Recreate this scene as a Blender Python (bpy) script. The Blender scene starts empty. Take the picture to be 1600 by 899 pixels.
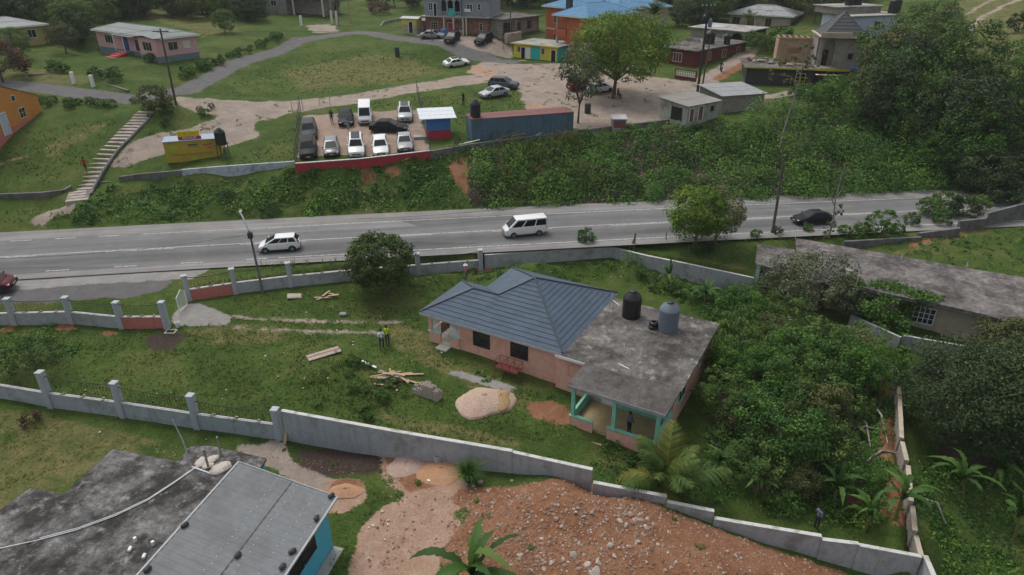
import bpy, bmesh, math, random
import numpy as np
from mathutils import Vector, Matrix, geometry
S = bpy.context.scene
C = S.collection
R = math.radians
rnd = random.Random(7)
nr = np.random.default_rng(11)

# ------------------------------------------------------------------ camera model (full-size photo pixels -> world points)
FPX, PITCH, CAMZ = 1067.0, R(27.0), 26.0
cp, sp = math.cos(PITCH), math.sin(PITCH)
def ray(px, py):
    a, b = (px-800)/FPX, (449.5-py)/FPX
    return (a, cp+b*sp, -sp+b*cp)
def at(px, py, z):
    d = ray(px, py); t = (z-CAMZ)/d[2]
    return Vector((d[0]*t, d[1]*t, z))

# ------------------------------------------------------------------ node helpers
def newmat(name):
    m = bpy.data.materials.new(name); m.use_nodes = True
    nt = m.node_tree; b = nt.nodes['Principled BSDF']
    return m, nt, b
def N(nt, t, **k):
    n = nt.nodes.new(t)
    for a, v in k.items(): setattr(n, a, v)
    return n
def noise(nt, vec, scale, detail=4.0, rough=0.6, dist=0.0):
    n = N(nt, 'ShaderNodeTexNoise'); n.inputs['Scale'].default_value = scale
    n.inputs['Detail'].default_value = detail; n.inputs['Roughness'].default_value = rough
    n.inputs['Distortion'].default_value = dist
    if vec is not None: nt.links.new(vec, n.inputs['Vector'])
    return n.outputs['Fac']
def ramp(nt, fac, stops):
    r = N(nt, 'ShaderNodeValToRGB'); e = r.color_ramp.elements
    while len(e) < len(stops): e.new(0.5)
    for i, (p, c) in enumerate(stops):
        e[i].position = p
        e[i].color = (*c, 1) if isinstance(c, tuple) else (c, c, c, 1)
    nt.links.new(fac, r.inputs[0]); return r.outputs[0]
def mix(nt, fac, a, b, mode='MIX'):
    m = N(nt, 'ShaderNodeMix', data_type='RGBA', blend_type=mode)
    for sock, v in ((m.inputs[0], fac), (m.inputs[6], a), (m.inputs[7], b)):
        if hasattr(v, 'is_linked'): nt.links.new(v, sock)
        elif isinstance(v, tuple): sock.default_value = (*v, 1)
        else: sock.default_value = v
    return m.outputs[2]
def mth(nt, op, a, b=None, clamp=False):
    m = N(nt, 'ShaderNodeMath', operation=op, use_clamp=clamp)
    for i, v in enumerate((a, b)):
        if v is None: continue
        if hasattr(v, 'is_linked'): nt.links.new(v, m.inputs[i])
        else: m.inputs[i].default_value = v
    return m.outputs[0]
def bump(nt, b, h, strength=0.4, dist=0.05):
    n = N(nt, 'ShaderNodeBump'); n.inputs['Strength'].default_value = strength
    n.inputs['Distance'].default_value = dist
    nt.links.new(h, n.inputs['Height']); nt.links.new(n.outputs[0], b.inputs['Normal'])
def objco(nt): return N(nt, 'ShaderNodeTexCoord').outputs['Object']
def geoco(nt): return N(nt, 'ShaderNodeNewGeometry').outputs['Position']
def scaled(nt, vec, s):
    m = N(nt, 'ShaderNodeMapping'); m.inputs['Scale'].default_value = s
    nt.links.new(vec, m.inputs['Vector']); return m.outputs[0]

def plain(name, col, rough=0.6, metal=0.0, var=0.18, scale=3.0, bstr=0.12, coat=0.0, spec=0.4):
    """paint / wood / plastic with slight unevenness"""
    m, nt, b = newmat(name); v = objco(nt)
    f = noise(nt, v, scale, 5); f2 = noise(nt, v, scale*7, 3)
    f = mth(nt, 'ADD', mth(nt, 'MULTIPLY', f, .7), mth(nt, 'MULTIPLY', f2, .3))
    lo = tuple(max(0, c*(1-var)) for c in col); hi = tuple(min(1, c*(1+var)) for c in col)
    nt.links.new(ramp(nt, f, [(.3, lo), (.7, hi)]), b.inputs['Base Color'])
    b.inputs['Roughness'].default_value = rough; b.inputs['Metallic'].default_value = metal
    b.inputs['Specular IOR Level'].default_value = spec
    if coat: b.inputs['Coat Weight'].default_value = coat; b.inputs['Coat Roughness'].default_value = .06
    if bstr: bump(nt, b, f2, bstr, .02)
    return m

def worn(name, col, stain, amount=.5, scale=.6, rough=.85, streak=False, spot=None, bstr=.25, mott=0):
    """concrete, render or painted masonry with stains and streaks of its own"""
    m, nt, b = newmat(name); v = objco(nt)
    n1 = noise(nt, v, scale, 10, .70, .12)
    n2 = noise(nt, v, scale*6, 6, .65)
    n3 = noise(nt, v, 26, 3, .6)
    base = ramp(nt, n2, [(.25, tuple(c*.82 for c in col)), (.75, tuple(min(1, c*1.14) for c in col))])
    lo = .62-.35*amount
    mk = ramp(nt, n1, [(max(0.02, lo), 0.0), (lo+.16, 1.0)])
    cc = mix(nt, mth(nt, 'MULTIPLY', mk, .85), base, stain)
    if streak:
        s2 = noise(nt, scaled(nt, v, (1.6, 1.6, .12)), 1.6, 5, .7)
        cc = mix(nt, mth(nt, 'MULTIPLY', ramp(nt, s2, [(.52, 0.0), (.72, 1.0)]), .55), cc, stain)
    if spot:
        n4 = noise(nt, v, scale*2.3, 9, .74, .15)
        cc = mix(nt, mth(nt, 'MULTIPLY', ramp(nt, n4, [(.54, 0.0), (.66, 1.0)]), .8), cc, spot)
    if mott:
        n5 = noise(nt, v, scale*5.5, 12, .82, .2); n6 = noise(nt, scaled(nt, v, (1, .35, 1)), scale*9, 8, .8)
        cc = mix(nt, mott, cc, ramp(nt, n5, [(.32, .25), (.46, .8), (.56, 1.1), (.68, 2.0)]), 'MULTIPLY')
        cc = mix(nt, mott*.7, cc, ramp(nt, n6, [(.36, .55), (.64, 1.5)]), 'MULTIPLY')
    nt.links.new(cc, b.inputs['Base Color']); b.inputs['Roughness'].default_value = rough
    b.inputs['Specular IOR Level'].default_value = .25
    bump(nt, b, mth(nt, 'ADD', n2, mth(nt, 'MULTIPLY', n3, .5)), bstr, .04)
    return m

def leafmat(name, dark, mid, light, trans=.22):
    m, nt, b = newmat(name)
    a = N(nt, 'ShaderNodeAttribute', attribute_name='tint')
    oi = N(nt, 'ShaderNodeObjectInfo')
    f = mth(nt, 'ADD', a.outputs['Fac'], mth(nt, 'MULTIPLY', mth(nt, 'SUBTRACT', oi.outputs['Random'], .5), .22))
    col = ramp(nt, f, [(.05, dark), (.5, mid), (.95, light)])
    nt.links.new(col, b.inputs['Base Color'])
    b.inputs['Roughness'].default_value = .62; b.inputs['Specular IOR Level'].default_value = .25
    t = N(nt, 'ShaderNodeBsdfTranslucent'); nt.links.new(col, t.inputs['Color'])
    mx = N(nt, 'ShaderNodeMixShader'); mx.inputs[0].default_value = trans
    nt.links.new(b.outputs[0], mx.inputs[1]); nt.links.new(t.outputs[0], mx.inputs[2])
    nt.links.new(mx.outputs[0], nt.nodes['Material Output'].inputs['Surface'])
    return m

# ------------------------------------------------------------------ objects
def tag(o, label=None, cat=None, group=None, kind=None):
    if label: o['label'] = label
    if cat: o['category'] = cat
    if group: o['group'] = group
    if kind: o['kind'] = kind
    return o
def empty(name, loc, rz=0.0, label=None, cat=None, group=None):
    o = bpy.data.objects.new(name, None); C.objects.link(o)
    o.empty_display_size = .2
    o.location = loc; o.rotation_euler = (0, 0, rz)
    return tag(o, label, cat, group)
def link(name, me, parent=None, loc=None):
    o = bpy.data.objects.new(name, me); C.objects.link(o)
    if parent is not None: o.parent = parent
    if loc is not None: o.location = loc
    return o

class MB:
    """collects pieces of one mesh"""
    def __init__(s): s.v, s.f, s.m, s.uv = [], [], [], {}
    def add(s, vs, fs, mi=0):
        n = len(s.v); s.v += [tuple(v) for v in vs]
        for f in fs: s.f.append(tuple(i+n for i in f)); s.m.append(mi)
        return s
    def box(s, x0, x1, y0, y1, z0, z1, mi=0):
        vs = [(x0,y0,z0),(x1,y0,z0),(x1,y1,z0),(x0,y1,z0),(x0,y0,z1),(x1,y0,z1),(x1,y1,z1),(x0,y1,z1)]
        return s.add(vs, [(0,3,2,1),(4,5,6,7),(0,1,5,4),(1,2,6,5),(2,3,7,6),(3,0,4,7)], mi)
    def obox(s, c, size, rot=None, mi=0, taper=1.0):
        h = [d/2 for d in size]; M = rot if rot is not None else Matrix.Identity(3)
        vs = []
        for z in (-1, 1):
            k = taper if z > 0 else 1
            for x, y in ((-1,-1),(1,-1),(1,1),(-1,1)):
                vs.append(Vector(c)+M @ Vector((x*h[0]*k, y*h[1]*k, z*h[2])))
        return s.add(vs, [(0,3,2,1),(4,5,6,7),(0,1,5,4),(1,2,6,5),(2,3,7,6),(3,0,4,7)], mi)
    def prism(s, poly, z0, z1, mi=0):
        n = len(poly)
        z0 = z0 if hasattr(z0, '__len__') else [z0]*n
        z1 = z1 if hasattr(z1, '__len__') else [z1]*n
        vs = [(p[0],p[1],z0[i]) for i, p in enumerate(poly)]+[(p[0],p[1],z1[i]) for i, p in enumerate(poly)]
        fs = [tuple(reversed(range(n))), tuple(range(n, 2*n))]
        for i in range(n): j = (i+1) % n; fs.append((i, j, n+j, n+i))
        return s.add(vs, fs, mi)
    def quad(s, a, b, c, d, mi=0): return s.add([a, b, c, d], [(0,1,2,3)], mi)
    def tube(s, pts, rad, n=6, mi=0, cap=True):
        pts = [Vector(p) for p in pts]
        rad = rad if hasattr(rad, '__len__') else [rad]*len(pts)
        vs, fs = [], []
        up = Vector((.31, .17, .93))
        for i, p in enumerate(pts):
            d = (pts[min(i+1, len(pts)-1)]-pts[max(i-1, 0)]).normalized()
            a = d.cross(up)
            if a.length < .05: a = d.cross(Vector((1, 0, 0)))
            a.normalize(); b = d.cross(a).normalized()
            for k in range(n):
                t = 2*math.pi*k/n
                vs.append(p+(a*math.cos(t)+b*math.sin(t))*rad[i])
        for i in range(len(pts)-1):
            for k in range(n):
                j = (k+1) % n
                fs.append((i*n+k, i*n+j, (i+1)*n+j, (i+1)*n+k))
        if cap:
            fs.append(tuple(reversed(range(n)))); fs.append(tuple(range((len(pts)-1)*n, len(pts)*n)))
        return s.add(vs, fs, mi)
    def lathe(s, prof, n=20, c=(0,0,0), mi=0, axis='z'):
        vs, fs = [], []
        for r, z in prof:
            for k in range(n):
                t = 2*math.pi*k/n; x, y = r*math.cos(t), r*math.sin(t)
                if axis == 'z': vs.append((c[0]+x, c[1]+y, c[2]+z))
                elif axis == 'y': vs.append((c[0]+x, c[1]+z, c[2]+y))
                else: vs.append((c[0]+z, c[1]+x, c[2]+y))
        for i in range(len(prof)-1):
            for k in range(n):
                j = (k+1) % n; fs.append((i*n+k, i*n+j, (i+1)*n+j, (i+1)*n+k))
        fs.append(tuple(reversed(range(n)))); fs.append(tuple(range((len(prof)-1)*n, len(prof)*n)))
        return s.add(vs, fs, mi)
    def build(s, name, mats, parent=None, smooth=None, loc=None, bevel=0):
        me = bpy.data.meshes.new(name)
        me.from_pydata(s.v, [], s.f)
        mats = mats if isinstance(mats, (list, tuple)) else [mats]
        for m in mats: me.materials.append(m)
        if len(mats) > 1: me.polygons.foreach_set('material_index', s.m)
        bm = bmesh.new(); bm.from_mesh(me)
        bmesh.ops.recalc_face_normals(bm, faces=bm.faces)
        if bevel:
            bmesh.ops.bevel(bm, geom=[e for e in bm.edges if e.is_manifold and e.calc_face_angle(0) > .5], offset=bevel, segments=1, affect='EDGES', clamp_overlap=True)
        bm.to_mesh(me); bm.free()
        if smooth:
            me.polygons.foreach_set('use_smooth', [True]*len(me.polygons))
            me.set_sharp_from_angle(angle=R(smooth))
        me.update()
        return link(name, me, parent, loc)

def dup(o, parent=None):
    c = o.copy(); C.objects.link(c)
    if parent is not None: c.parent = parent
    for ch in o.children: dup(ch, c)
    return c

# leaf clouds: many small leaf-shaped faces in one mesh
def leaf_mesh(name, P, Nn, size, aspect, tint, mat, fold=True, drop=None):
    n = len(P)
    P = np.asarray(P, float); Nn = np.asarray(Nn, float)
    Nn /= np.linalg.norm(Nn, axis=1)[:, None]+1e-9
    r = nr.normal(size=(n, 3)) if drop is None else drop
    t = r-(r*Nn).sum(1)[:, None]*Nn; t /= np.linalg.norm(t, axis=1)[:, None]+1e-9
    b = np.cross(Nn, t)
    size = np.asarray(size)[:, None]
    asp = aspect if np.isscalar(aspect) else np.asarray(aspect)[:, None]
    L, W = t*size*.5, b*size*.5*asp
    lift = Nn*size*.08
    v = np.stack([P-L, P+W+lift-L*.1, P+L, P-W+lift-L*.1], 1).reshape(-1, 3)
    return quads_mesh(name, v, np.repeat(tint, 4), mat)
def quads_mesh(name, v, tint, mat, k=4):
    nv = len(v); nf = nv//k
    me = bpy.data.meshes.new(name)
    me.vertices.add(nv); me.vertices.foreach_set('co', np.ascontiguousarray(v, dtype=np.float32).ravel())
    me.loops.add(nv); me.loops.foreach_set('vertex_index', np.arange(nv, dtype=np.int32))
    me.polygons.add(nf); me.polygons.foreach_set('loop_start', np.arange(0, nv, k, dtype=np.int32))
    a = me.attributes.new('tint', 'FLOAT', 'POINT'); a.data.foreach_set('value', np.asarray(tint, dtype=np.float32))
    me.materials.append(mat); me.update(calc_edges=True); me.validate()
    return me
# ------------------------------------------------------------------ terrain
CTRL = []   # world (x, y, z)
def cpx(*pts):
    for x, y, z in pts: CTRL.append(tuple(at(x, y, z)))
def road_c(x): return 63.88+.1315*x-.00022*x*x
def road_s(x): return (.1315-.00044*x)
def road_pt(x, off):
    s = road_s(x); L = math.hypot(1, s)
    return (x-s/L*off, road_c(x)+off/L)
# far ground and the left hill
cpx((-250,0,13),(0,0,13),(200,0,12.5),(400,0,12),(560,5,12),(700,0,12),(850,0,12.5),(1000,0,12),(1150,0,12),(1300,0,13.5),(1450,0,15),(1600,0,16),(1800,0,17))
cpx((-200,95,9.5),(0,95,9.3),(150,100,9.2),(240,105,9),(318,85,9.3),(370,60,10),(60,50,11),(200,40,11),(320,35,11))
cpx((-150,128,8.2),(0,132,7.8),(130,148,7.3),(210,157,7.1),(290,150,7.2),(270,165,7.2),(215,178,6.6))
cpx((-150,220,4.8),(0,216,5.0),(70,196,5.9),(160,185,6.3),(110,240,4.0),(0,270,3.0),(-120,280,2.8),(160,250,3.6))
cpx((0,300,2.2),(60,298,2.2),(100,296,2.0),(0,330,.9),(80,325,.8),(108,316,1.3),(-120,310,2.0),(-120,340,.8))
# bank top and bottom
TOP = [(150,292,1.7),(230,278,2.7),(345,270,3.2),(460,263,3.5),(560,258,3.7),(670,246,4.0),(735,228,4.6),(895,211,4.9),(1050,192,5.3),(1190,184,5.7),(1300,165,6.3),(1390,150,7.0),(1500,140,8.5),(1600,135,10),(1800,130,12)]
cpx(*TOP)
# plateau
cpx((345,245,3.9),(250,245,3.8),(190,235,4.4),(300,175,6.2),(400,170,5.9),(440,190,5.2),(466,245,4.1),(470,178,5.8),(655,168,5.9),(668,236,4.3),(560,205,5.0))
cpx((735,195,5.2),(800,172,5.4),(895,190,5.1),(960,175,5.5),(1050,165,5.7),(1190,160,6.0),(1100,130,6.4),(900,140,6.1),(770,150,6.0),(790,130,6.3))
cpx((560,140,6.3),(430,120,6.9),(550,105,6.9),(650,115,6.4),(710,105,6.2),(430,80,8.3),(500,60,9.4),(610,60,9.2),(700,68,9.2),(770,70,9.0),(800,90,6.9),(880,97,6.8),(760,95,6.9))
cpx((650,48,10),(780,50,10),(880,72,8.4),(960,65,8.8),(1000,112,6.8),(1090,122,6.7),(1160,130,6.3),(1250,140,6.0),(1340,122,6.6),(1400,90,9.0),(1340,62,11.3),(1430,55,12),(1500,60,12.5),(1600,60,13.5),(1150,75,8.5),(1200,52,8.5),(1300,75,8.5))
# north shoulder and south shoulder along the road
for x in range(-170, 171, 10):
    CTRL.append((*road_pt(x, 6.7), -.03)); CTRL.append((*road_pt(x, 4), -.05)); CTRL.append((*road_pt(x, -4.3), -.06))
for x in range(-14, 171, 8): CTRL.append((*road_pt(x, -5.4), -.12))
# apron and gate on the left, yard inside the walls
cpx((0,447,-.1),(150,440,-.1),(270,430,-.15),(0,475,-.35),(130,470,-.4),(240,466,-.45),(-150,470,-.3),(-150,500,-1.2))
cpx((0,508,-1.2),(120,506,-1.2),(192,514,-1.2),(262,512,-1.0),(290,480,-.7),(296,470,-.6),(320,492,-.8),(369,459,-1.0),(455,449,-1.2),(560,440,-1.5),(654,431,-1.6),(751,422,-1.6),(850,411,-1.5),(955,402,-1.5),(1010,421,-1.9),(1075,441,-2.5),(1178,470,-3.1))
cpx((340,446,-.3),(455,432,-.35),(640,414,-.4),(755,402,-.4),(960,384,-.4),(1060,396,-.5),(1120,404,-.6),(1180,420,-.9),(1100,378,-.25),(1180,378,-.25))
cpx((400,520,-1.5),(590,545,-2),(500,600,-2.1),(300,600,-1.8),(100,570,-1.5),(0,560,-1.4),(-150,570,-1.4),(672,540,-2.05),(760,590,-2.2),(860,625,-2.4),(900,662,-2.6),(700,640,-2.3),(800,690,-2.7),(640,480,-1.8),(900,430,-2.2),(1000,445,-2.5))
cpx((1080,690,-3.0),(1130,540,-3.0),(1150,620,-3.3),(1250,560,-3.5),(1200,720,-3.9),(1300,700,-4.2),(1380,640,-3.9),(1398,570,-3.1),(1408,700,-3.7),(1418,800,-4.2),(1300,800,-4.7),(1100,760,-3.6))
# along the lower wall, yard side then the neighbour's side
LW = [(-100,600,-1.6),(0,617,-1.7),(85,636,-1.9),(194,651,-2.05),(310,669,-2.25),(438,686,-2.5)]
cpx(*LW)
cpx((600,704,-2.7),(740,722,-2.9),(925,742,-3.1),(1040,775,-3.5),(1117,800,-3.8),(1280,850,-4.6),(1430,885,-5.0))
cpx((600,716,-2.45),(690,728,-2.45),(760,740,-2.4),(850,750,-2.1),(935,757,-1.95),(1040,795,-2.2),(1117,825,-2.8),(1200,857,-3.6),(1290,885,-4.4),(1430,935,-5.6))
cpx((0,680,-2.1),(200,690,-2.3),(380,705,-2.5),(470,720,-2.55),(560,760,-2.55),(540,850,-2.6),(620,850,-2.5),(690,800,-2.4))
cpx((800,790,-1.6),(900,780,-1.35),(780,850,-1.5),(870,850,-1.15),(980,850,-1.1),(1100,880,-1.6),(860,899,-1.2),(980,899,-1.1),(700,899,-2.1),(1250,899,-3.4))
cpx((0,1050,-2.6),(400,1050,-2.6),(700,1050,-2.3),(900,1050,-1.6),(1200,1050,-3),(1450,1050,-5.8),(1700,1050,-6.5),(-300,800,-2.2),(-300,1050,-2.6))
cpx((1445,720,-4.6),(1600,700,-4.2),(1600,850,-5.6),(1490,620,-3.9),(1440,545,-3.3),(1800,700,-4),(1500,899,-5.8),(1600,540,-3.3),(1340,520,-3.2),(1260,470,-3.1))
cpx((1210,372,-.2),(1260,366,-.2),(1400,385,-.4),(1500,410,-.8),(1600,425,-1.1),(1600,345,.3),(1800,345,.3),(1450,368,-.1),(1800,430,-1.2))
for x, y, z in ((-300,300,19),(-150,300,18),(0,300,17),(150,300,19),(300,300,22),(-700,700,46),(0,750,42),(700,700,52),(-320,60,4),(320,60,2),(-320,130,10),(320,130,14),(-300,-60,-3),(300,-60,-7),(0,-60,-3),(-120,0,-2.6),(120,0,-6.5)): CTRL.append((x, y, z))

cv = [Vector((p[0], p[1])) for p in CTRL]
_vo, _e, _f, _ov, _oe, _of = geometry.delaunay_2d_cdt(cv, [], [], 0, 1e-4)
_z = []
for i, src in enumerate(_ov): _z.append(CTRL[src[0]][2])
GX0, GX1, GY0, GY1, GS = -160.0, 160.0, -40.0, 290.0, .5
gx = np.arange(GX0, GX1+.01, GS); gy = np.arange(GY0, GY1+.01, GS)
HG = np.zeros((len(gy), len(gx)))
for tri in _f:
    if len(tri) != 3: continue
    a, b, c = (np.array([_vo[i][0], _vo[i][1]]) for i in tri); za, zb, zc = (_z[i] for i in tri)
    i0 = max(0, int((min(a[0], b[0], c[0])-GX0)/GS)); i1 = min(len(gx)-1, int((max(a[0], b[0], c[0])-GX0)/GS)+1)
    j0 = max(0, int((min(a[1], b[1], c[1])-GY0)/GS)); j1 = min(len(gy)-1, int((max(a[1], b[1], c[1])-GY0)/GS)+1)
    if i1 < i0 or j1 < j0: continue
    X, Y = np.meshgrid(gx[i0:i1+1], gy[j0:j1+1])
    den = (b[1]-c[1])*(a[0]-c[0])+(c[0]-b[0])*(a[1]-c[1])
    if abs(den) < 1e-9: continue
    l1 = ((b[1]-c[1])*(X-c[0])+(c[0]-b[0])*(Y-c[1]))/den
    l2 = ((c[1]-a[1])*(X-c[0])+(a[0]-c[0])*(Y-c[1]))/den
    l3 = 1-l1-l2; ok = (l1 > -1e-6) & (l2 > -1e-6) & (l3 > -1e-6)
    sub = HG[j0:j1+1, i0:i1+1]; sub[ok] = (l1*za+l2*zb+l3*zc)[ok]
def blur(A, n=1):
    for _ in range(n):
        B = np.pad(A, 1, mode='edge')
        A = (B[:-2,1:-1]+B[2:,1:-1]+B[1:-1,:-2]+B[1:-1,2:]+2*B[1:-1,1:-1])/6
    return A
HG = blur(HG, 4)
def impose(pts, wn=1.0, ws=1.0, off=.5):
    """a retaining wall's step: (x, y, ground behind, ground in front) along its line, left to right"""
    Xg, Yg = np.meshgrid(gx, gy)
    x0, x1 = min(p[0] for p in pts)-4, max(p[0] for p in pts)+4; y0, y1 = min(p[1] for p in pts)-4, max(p[1] for p in pts)+4
    i0, i1 = max(0, int((x0-GX0)/GS)), min(len(gx)-1, int((x1-GX0)/GS)); j0, j1 = max(0, int((y0-GY0)/GS)), min(len(gy)-1, int((y1-GY0)/GS))
    X, Y = Xg[j0:j1, i0:i1], Yg[j0:j1, i0:i1]; best = np.full(X.shape, 1e9); side = np.zeros(X.shape); zn = np.zeros(X.shape); zs = np.zeros(X.shape)
    for a, b in zip(pts[:-1], pts[1:]):
        dx, dy = b[0]-a[0], b[1]-a[1]; L2 = dx*dx+dy*dy; t = np.clip(((X-a[0])*dx+(Y-a[1])*dy)/L2, 0, 1)
        d = np.hypot(X-a[0]-t*dx, Y-a[1]-t*dy); s = np.sign((X-a[0])*-dy+(Y-a[1])*dx); ok = d < best
        best[ok] = d[ok]; side[ok] = s[ok]; zn[ok] = (a[2]+(b[2]-a[2])*t)[ok]; zs[ok] = (a[3]+(b[3]-a[3])*t)[ok]
    H = HG[j0:j1, i0:i1]
    sd = side*best; k = np.clip(2-(sd-off)/wn, 0, 1)*(sd > off); H[:] = H*(1-k)+zn*k
    k = np.clip(2-(off-sd)/ws, 0, 1)*(sd <= off); H[:] = H*(1-k)+zs*k
def wpt(px, py, z, zn, zs): p = at(px, py, z); return (p.x, p.y, zn, zs)
impose([wpt(296,470,-.8,-.5,-.8), wpt(369,459,-1,-.25,-1.0), wpt(455,448,-1.2,-.16,-1.2), wpt(554,438,-1.4,-.12,-1.4), wpt(654,430,-1.6,-.1,-1.6), wpt(751,422,-1.6,-.1,-1.6)], 1.4, 1.0)
impose([wpt(757,398,-.15,-.12,-1.6), wpt(860,391,-.25,-.14,-1.5), wpt(957,386,-.42,-.3,-1.5), wpt(1010,399,-.6,-.62,-1.9), wpt(1075,412,-.8,-.9,-2.5), wpt(1178,434,-1.15,-1.2,-3.1)], 1.4, 1.2)
impose([wpt(461,255,4.45,4.05,3.55), wpt(560,248,4.6,4.2,3.7), wpt(672,235,4.8,4.4,4.0)], .9, .7)
impose([wpt(672,236,4.75,4.6,4.1), wpt(735,225,5,4.85,4.3), wpt(895,205,5.25,5.1,4.6), wpt(1050,186,5.6,5.45,4.9)], .9, .7)
impose([wpt(284,265,3.7,3.5,3.0), wpt(345,260,3.95,3.8,3.3), wpt(400,256,4.0,3.8,3.3), wpt(460,252,4.05,3.9,3.4)], .9, .7)
for a_, b_ in (((1430,829,-2.8),(1426,790,-2.7)),((1424,783,-2.35),(1419,727,-2.25)),((1417,719,-1.95),(1410,690,-1.9)),((1409,684,-1.7),(1405,603,-1.6)),((1404,597,-1.3),(1400,562,-1.25))): impose([wpt(*a_, a_[2]-.95, a_[2]-1.7), wpt(*b_, b_[2]-.95, b_[2]-1.7)], 1.1, 1.0, 0.0)
def smooth_noise(shape, cell, seed):
    g = np.random.default_rng(seed); h, w = shape[0]//cell+3, shape[1]//cell+3
    base = g.normal(size=(h, w)); y = np.arange(shape[0])/cell; x = np.arange(shape[1])/cell
    j, i = y.astype(int), x.astype(int); fy, fx = (y-j)[:, None], (x-i)[None]
    fy, fx = fy*fy*(3-2*fy), fx*fx*(3-2*fx)
    return (base[j][:, i]*(1-fy)*(1-fx)+base[j+1][:, i]*fy*(1-fx)+base[j][:, i+1]*(1-fy)*fx+base[j+1][:, i+1]*fy*fx)
XX, YY = np.meshgrid(gx, gy)
def flatten(px, py, z, r, bl):
    p = at(px, py, z); k = np.clip(1-(np.hypot(XX-p.x, YY-p.y)-r)/bl, 0, 1); k = k*k*(3-2*k); HG[:] = HG*(1-k)+z*k
flatten(225, 78, 8.7, 8.5, 5)
roff = (YY-(63.88+.1315*XX-.00022*XX*XX))
NS = smooth_noise(HG.shape, 9, 3)*.05+smooth_noise(HG.shape, 3, 4)*.022
bankw = np.clip((roff-6.8)/1.5, 0, 1)*np.clip((16-roff)/4, 0, 1)
NS += bankw*(smooth_noise(HG.shape, 7, 5)*.3+smooth_noise(HG.shape, 3, 6)*.14)
flat = np.clip((np.abs(roff+.2)-7.0)/1.5, 0.0, 1)
mound = np.clip(1-np.hypot((XX-4)/13, (YY-28)/7), 0, 1)
NS += mound*(smooth_noise(HG.shape, 5, 8)*.22+smooth_noise(HG.shape, 2, 9)*.09)
HG = HG+NS*np.maximum(flat, .0)
RW = np.abs(roff-.6) < 6.6
HG[RW] = np.minimum(HG[RW], -.06)
def gz(x, y):
    u = min(max((x-GX0)/GS, 0), len(gx)-1.001); v = min(max((y-GY0)/GS, 0), len(gy)-1.001)
    i, j = int(u), int(v); a, b = u-i, v-j
    return float(HG[j,i]*(1-a)*(1-b)+HG[j,i+1]*a*(1-b)+HG[j+1,i]*(1-a)*b+HG[j+1,i+1]*a*b)
def gzv(x, y):
    u = np.clip((x-GX0)/GS, 0, len(gx)-1.001); v = np.clip((y-GY0)/GS, 0, len(gy)-1.001)
    i, j = u.astype(int), v.astype(int); a, b = u-i, v-j
    return HG[j,i]*(1-a)*(1-b)+HG[j,i+1]*a*(1-b)+HG[j+1,i]*(1-a)*b+HG[j+1,i+1]*a*b
def gp(px, py):
    """the point of the ground seen at this pixel"""
    d = Vector(ray(px, py)); o = Vector((0, 0, CAMZ)); t0, t = 20.0, 20.0
    while t < 420:
        p = o+d*t
        if p.z < gz(p.x, p.y): break
        t0 = t; t += .6
    for _ in range(14):
        m = (t0+t)/2; p = o+d*m
        if p.z < gz(p.x, p.y): t = m
        else: t0 = m
    p = o+d*t; return Vector((p.x, p.y, gz(p.x, p.y)))
def proj(p):
    x, y, z = p; z -= CAMZ; dz = y*cp-z*sp
    return 800+FPX*x/dz, 449.5-FPX*(y*sp+z*cp)/dz
def inpoly(x, y, poly):
    c = np.zeros(x.shape, bool); n = len(poly); j = n-1
    for i in range(n):
        xi, yi = poly[i][0], poly[i][1]; xj, yj = poly[j][0], poly[j][1]
        if yi != yj:
            c ^= ((yi > y) != (yj > y)) & (x < (xj-xi)*(y-yi)/(yj-yi)+xi)
        j = i
    return c
def dist_line(x, y, pts):
    d = np.full(x.shape, 1e9)
    for a, b in zip(pts[:-1], pts[1:]):
        ax, ay, bx, by = a[0], a[1], b[0], b[1]; L2 = (bx-ax)**2+(by-ay)**2+1e-9
        t = np.clip(((x-ax)*(bx-ax)+(y-ay)*(by-ay))/L2, 0, 1)
        d = np.minimum(d, np.hypot(x-ax-t*(bx-ax), y-ay-t*(by-ay)))
    return d
G = lambda *pts: [gp(*p) for p in pts]

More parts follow.
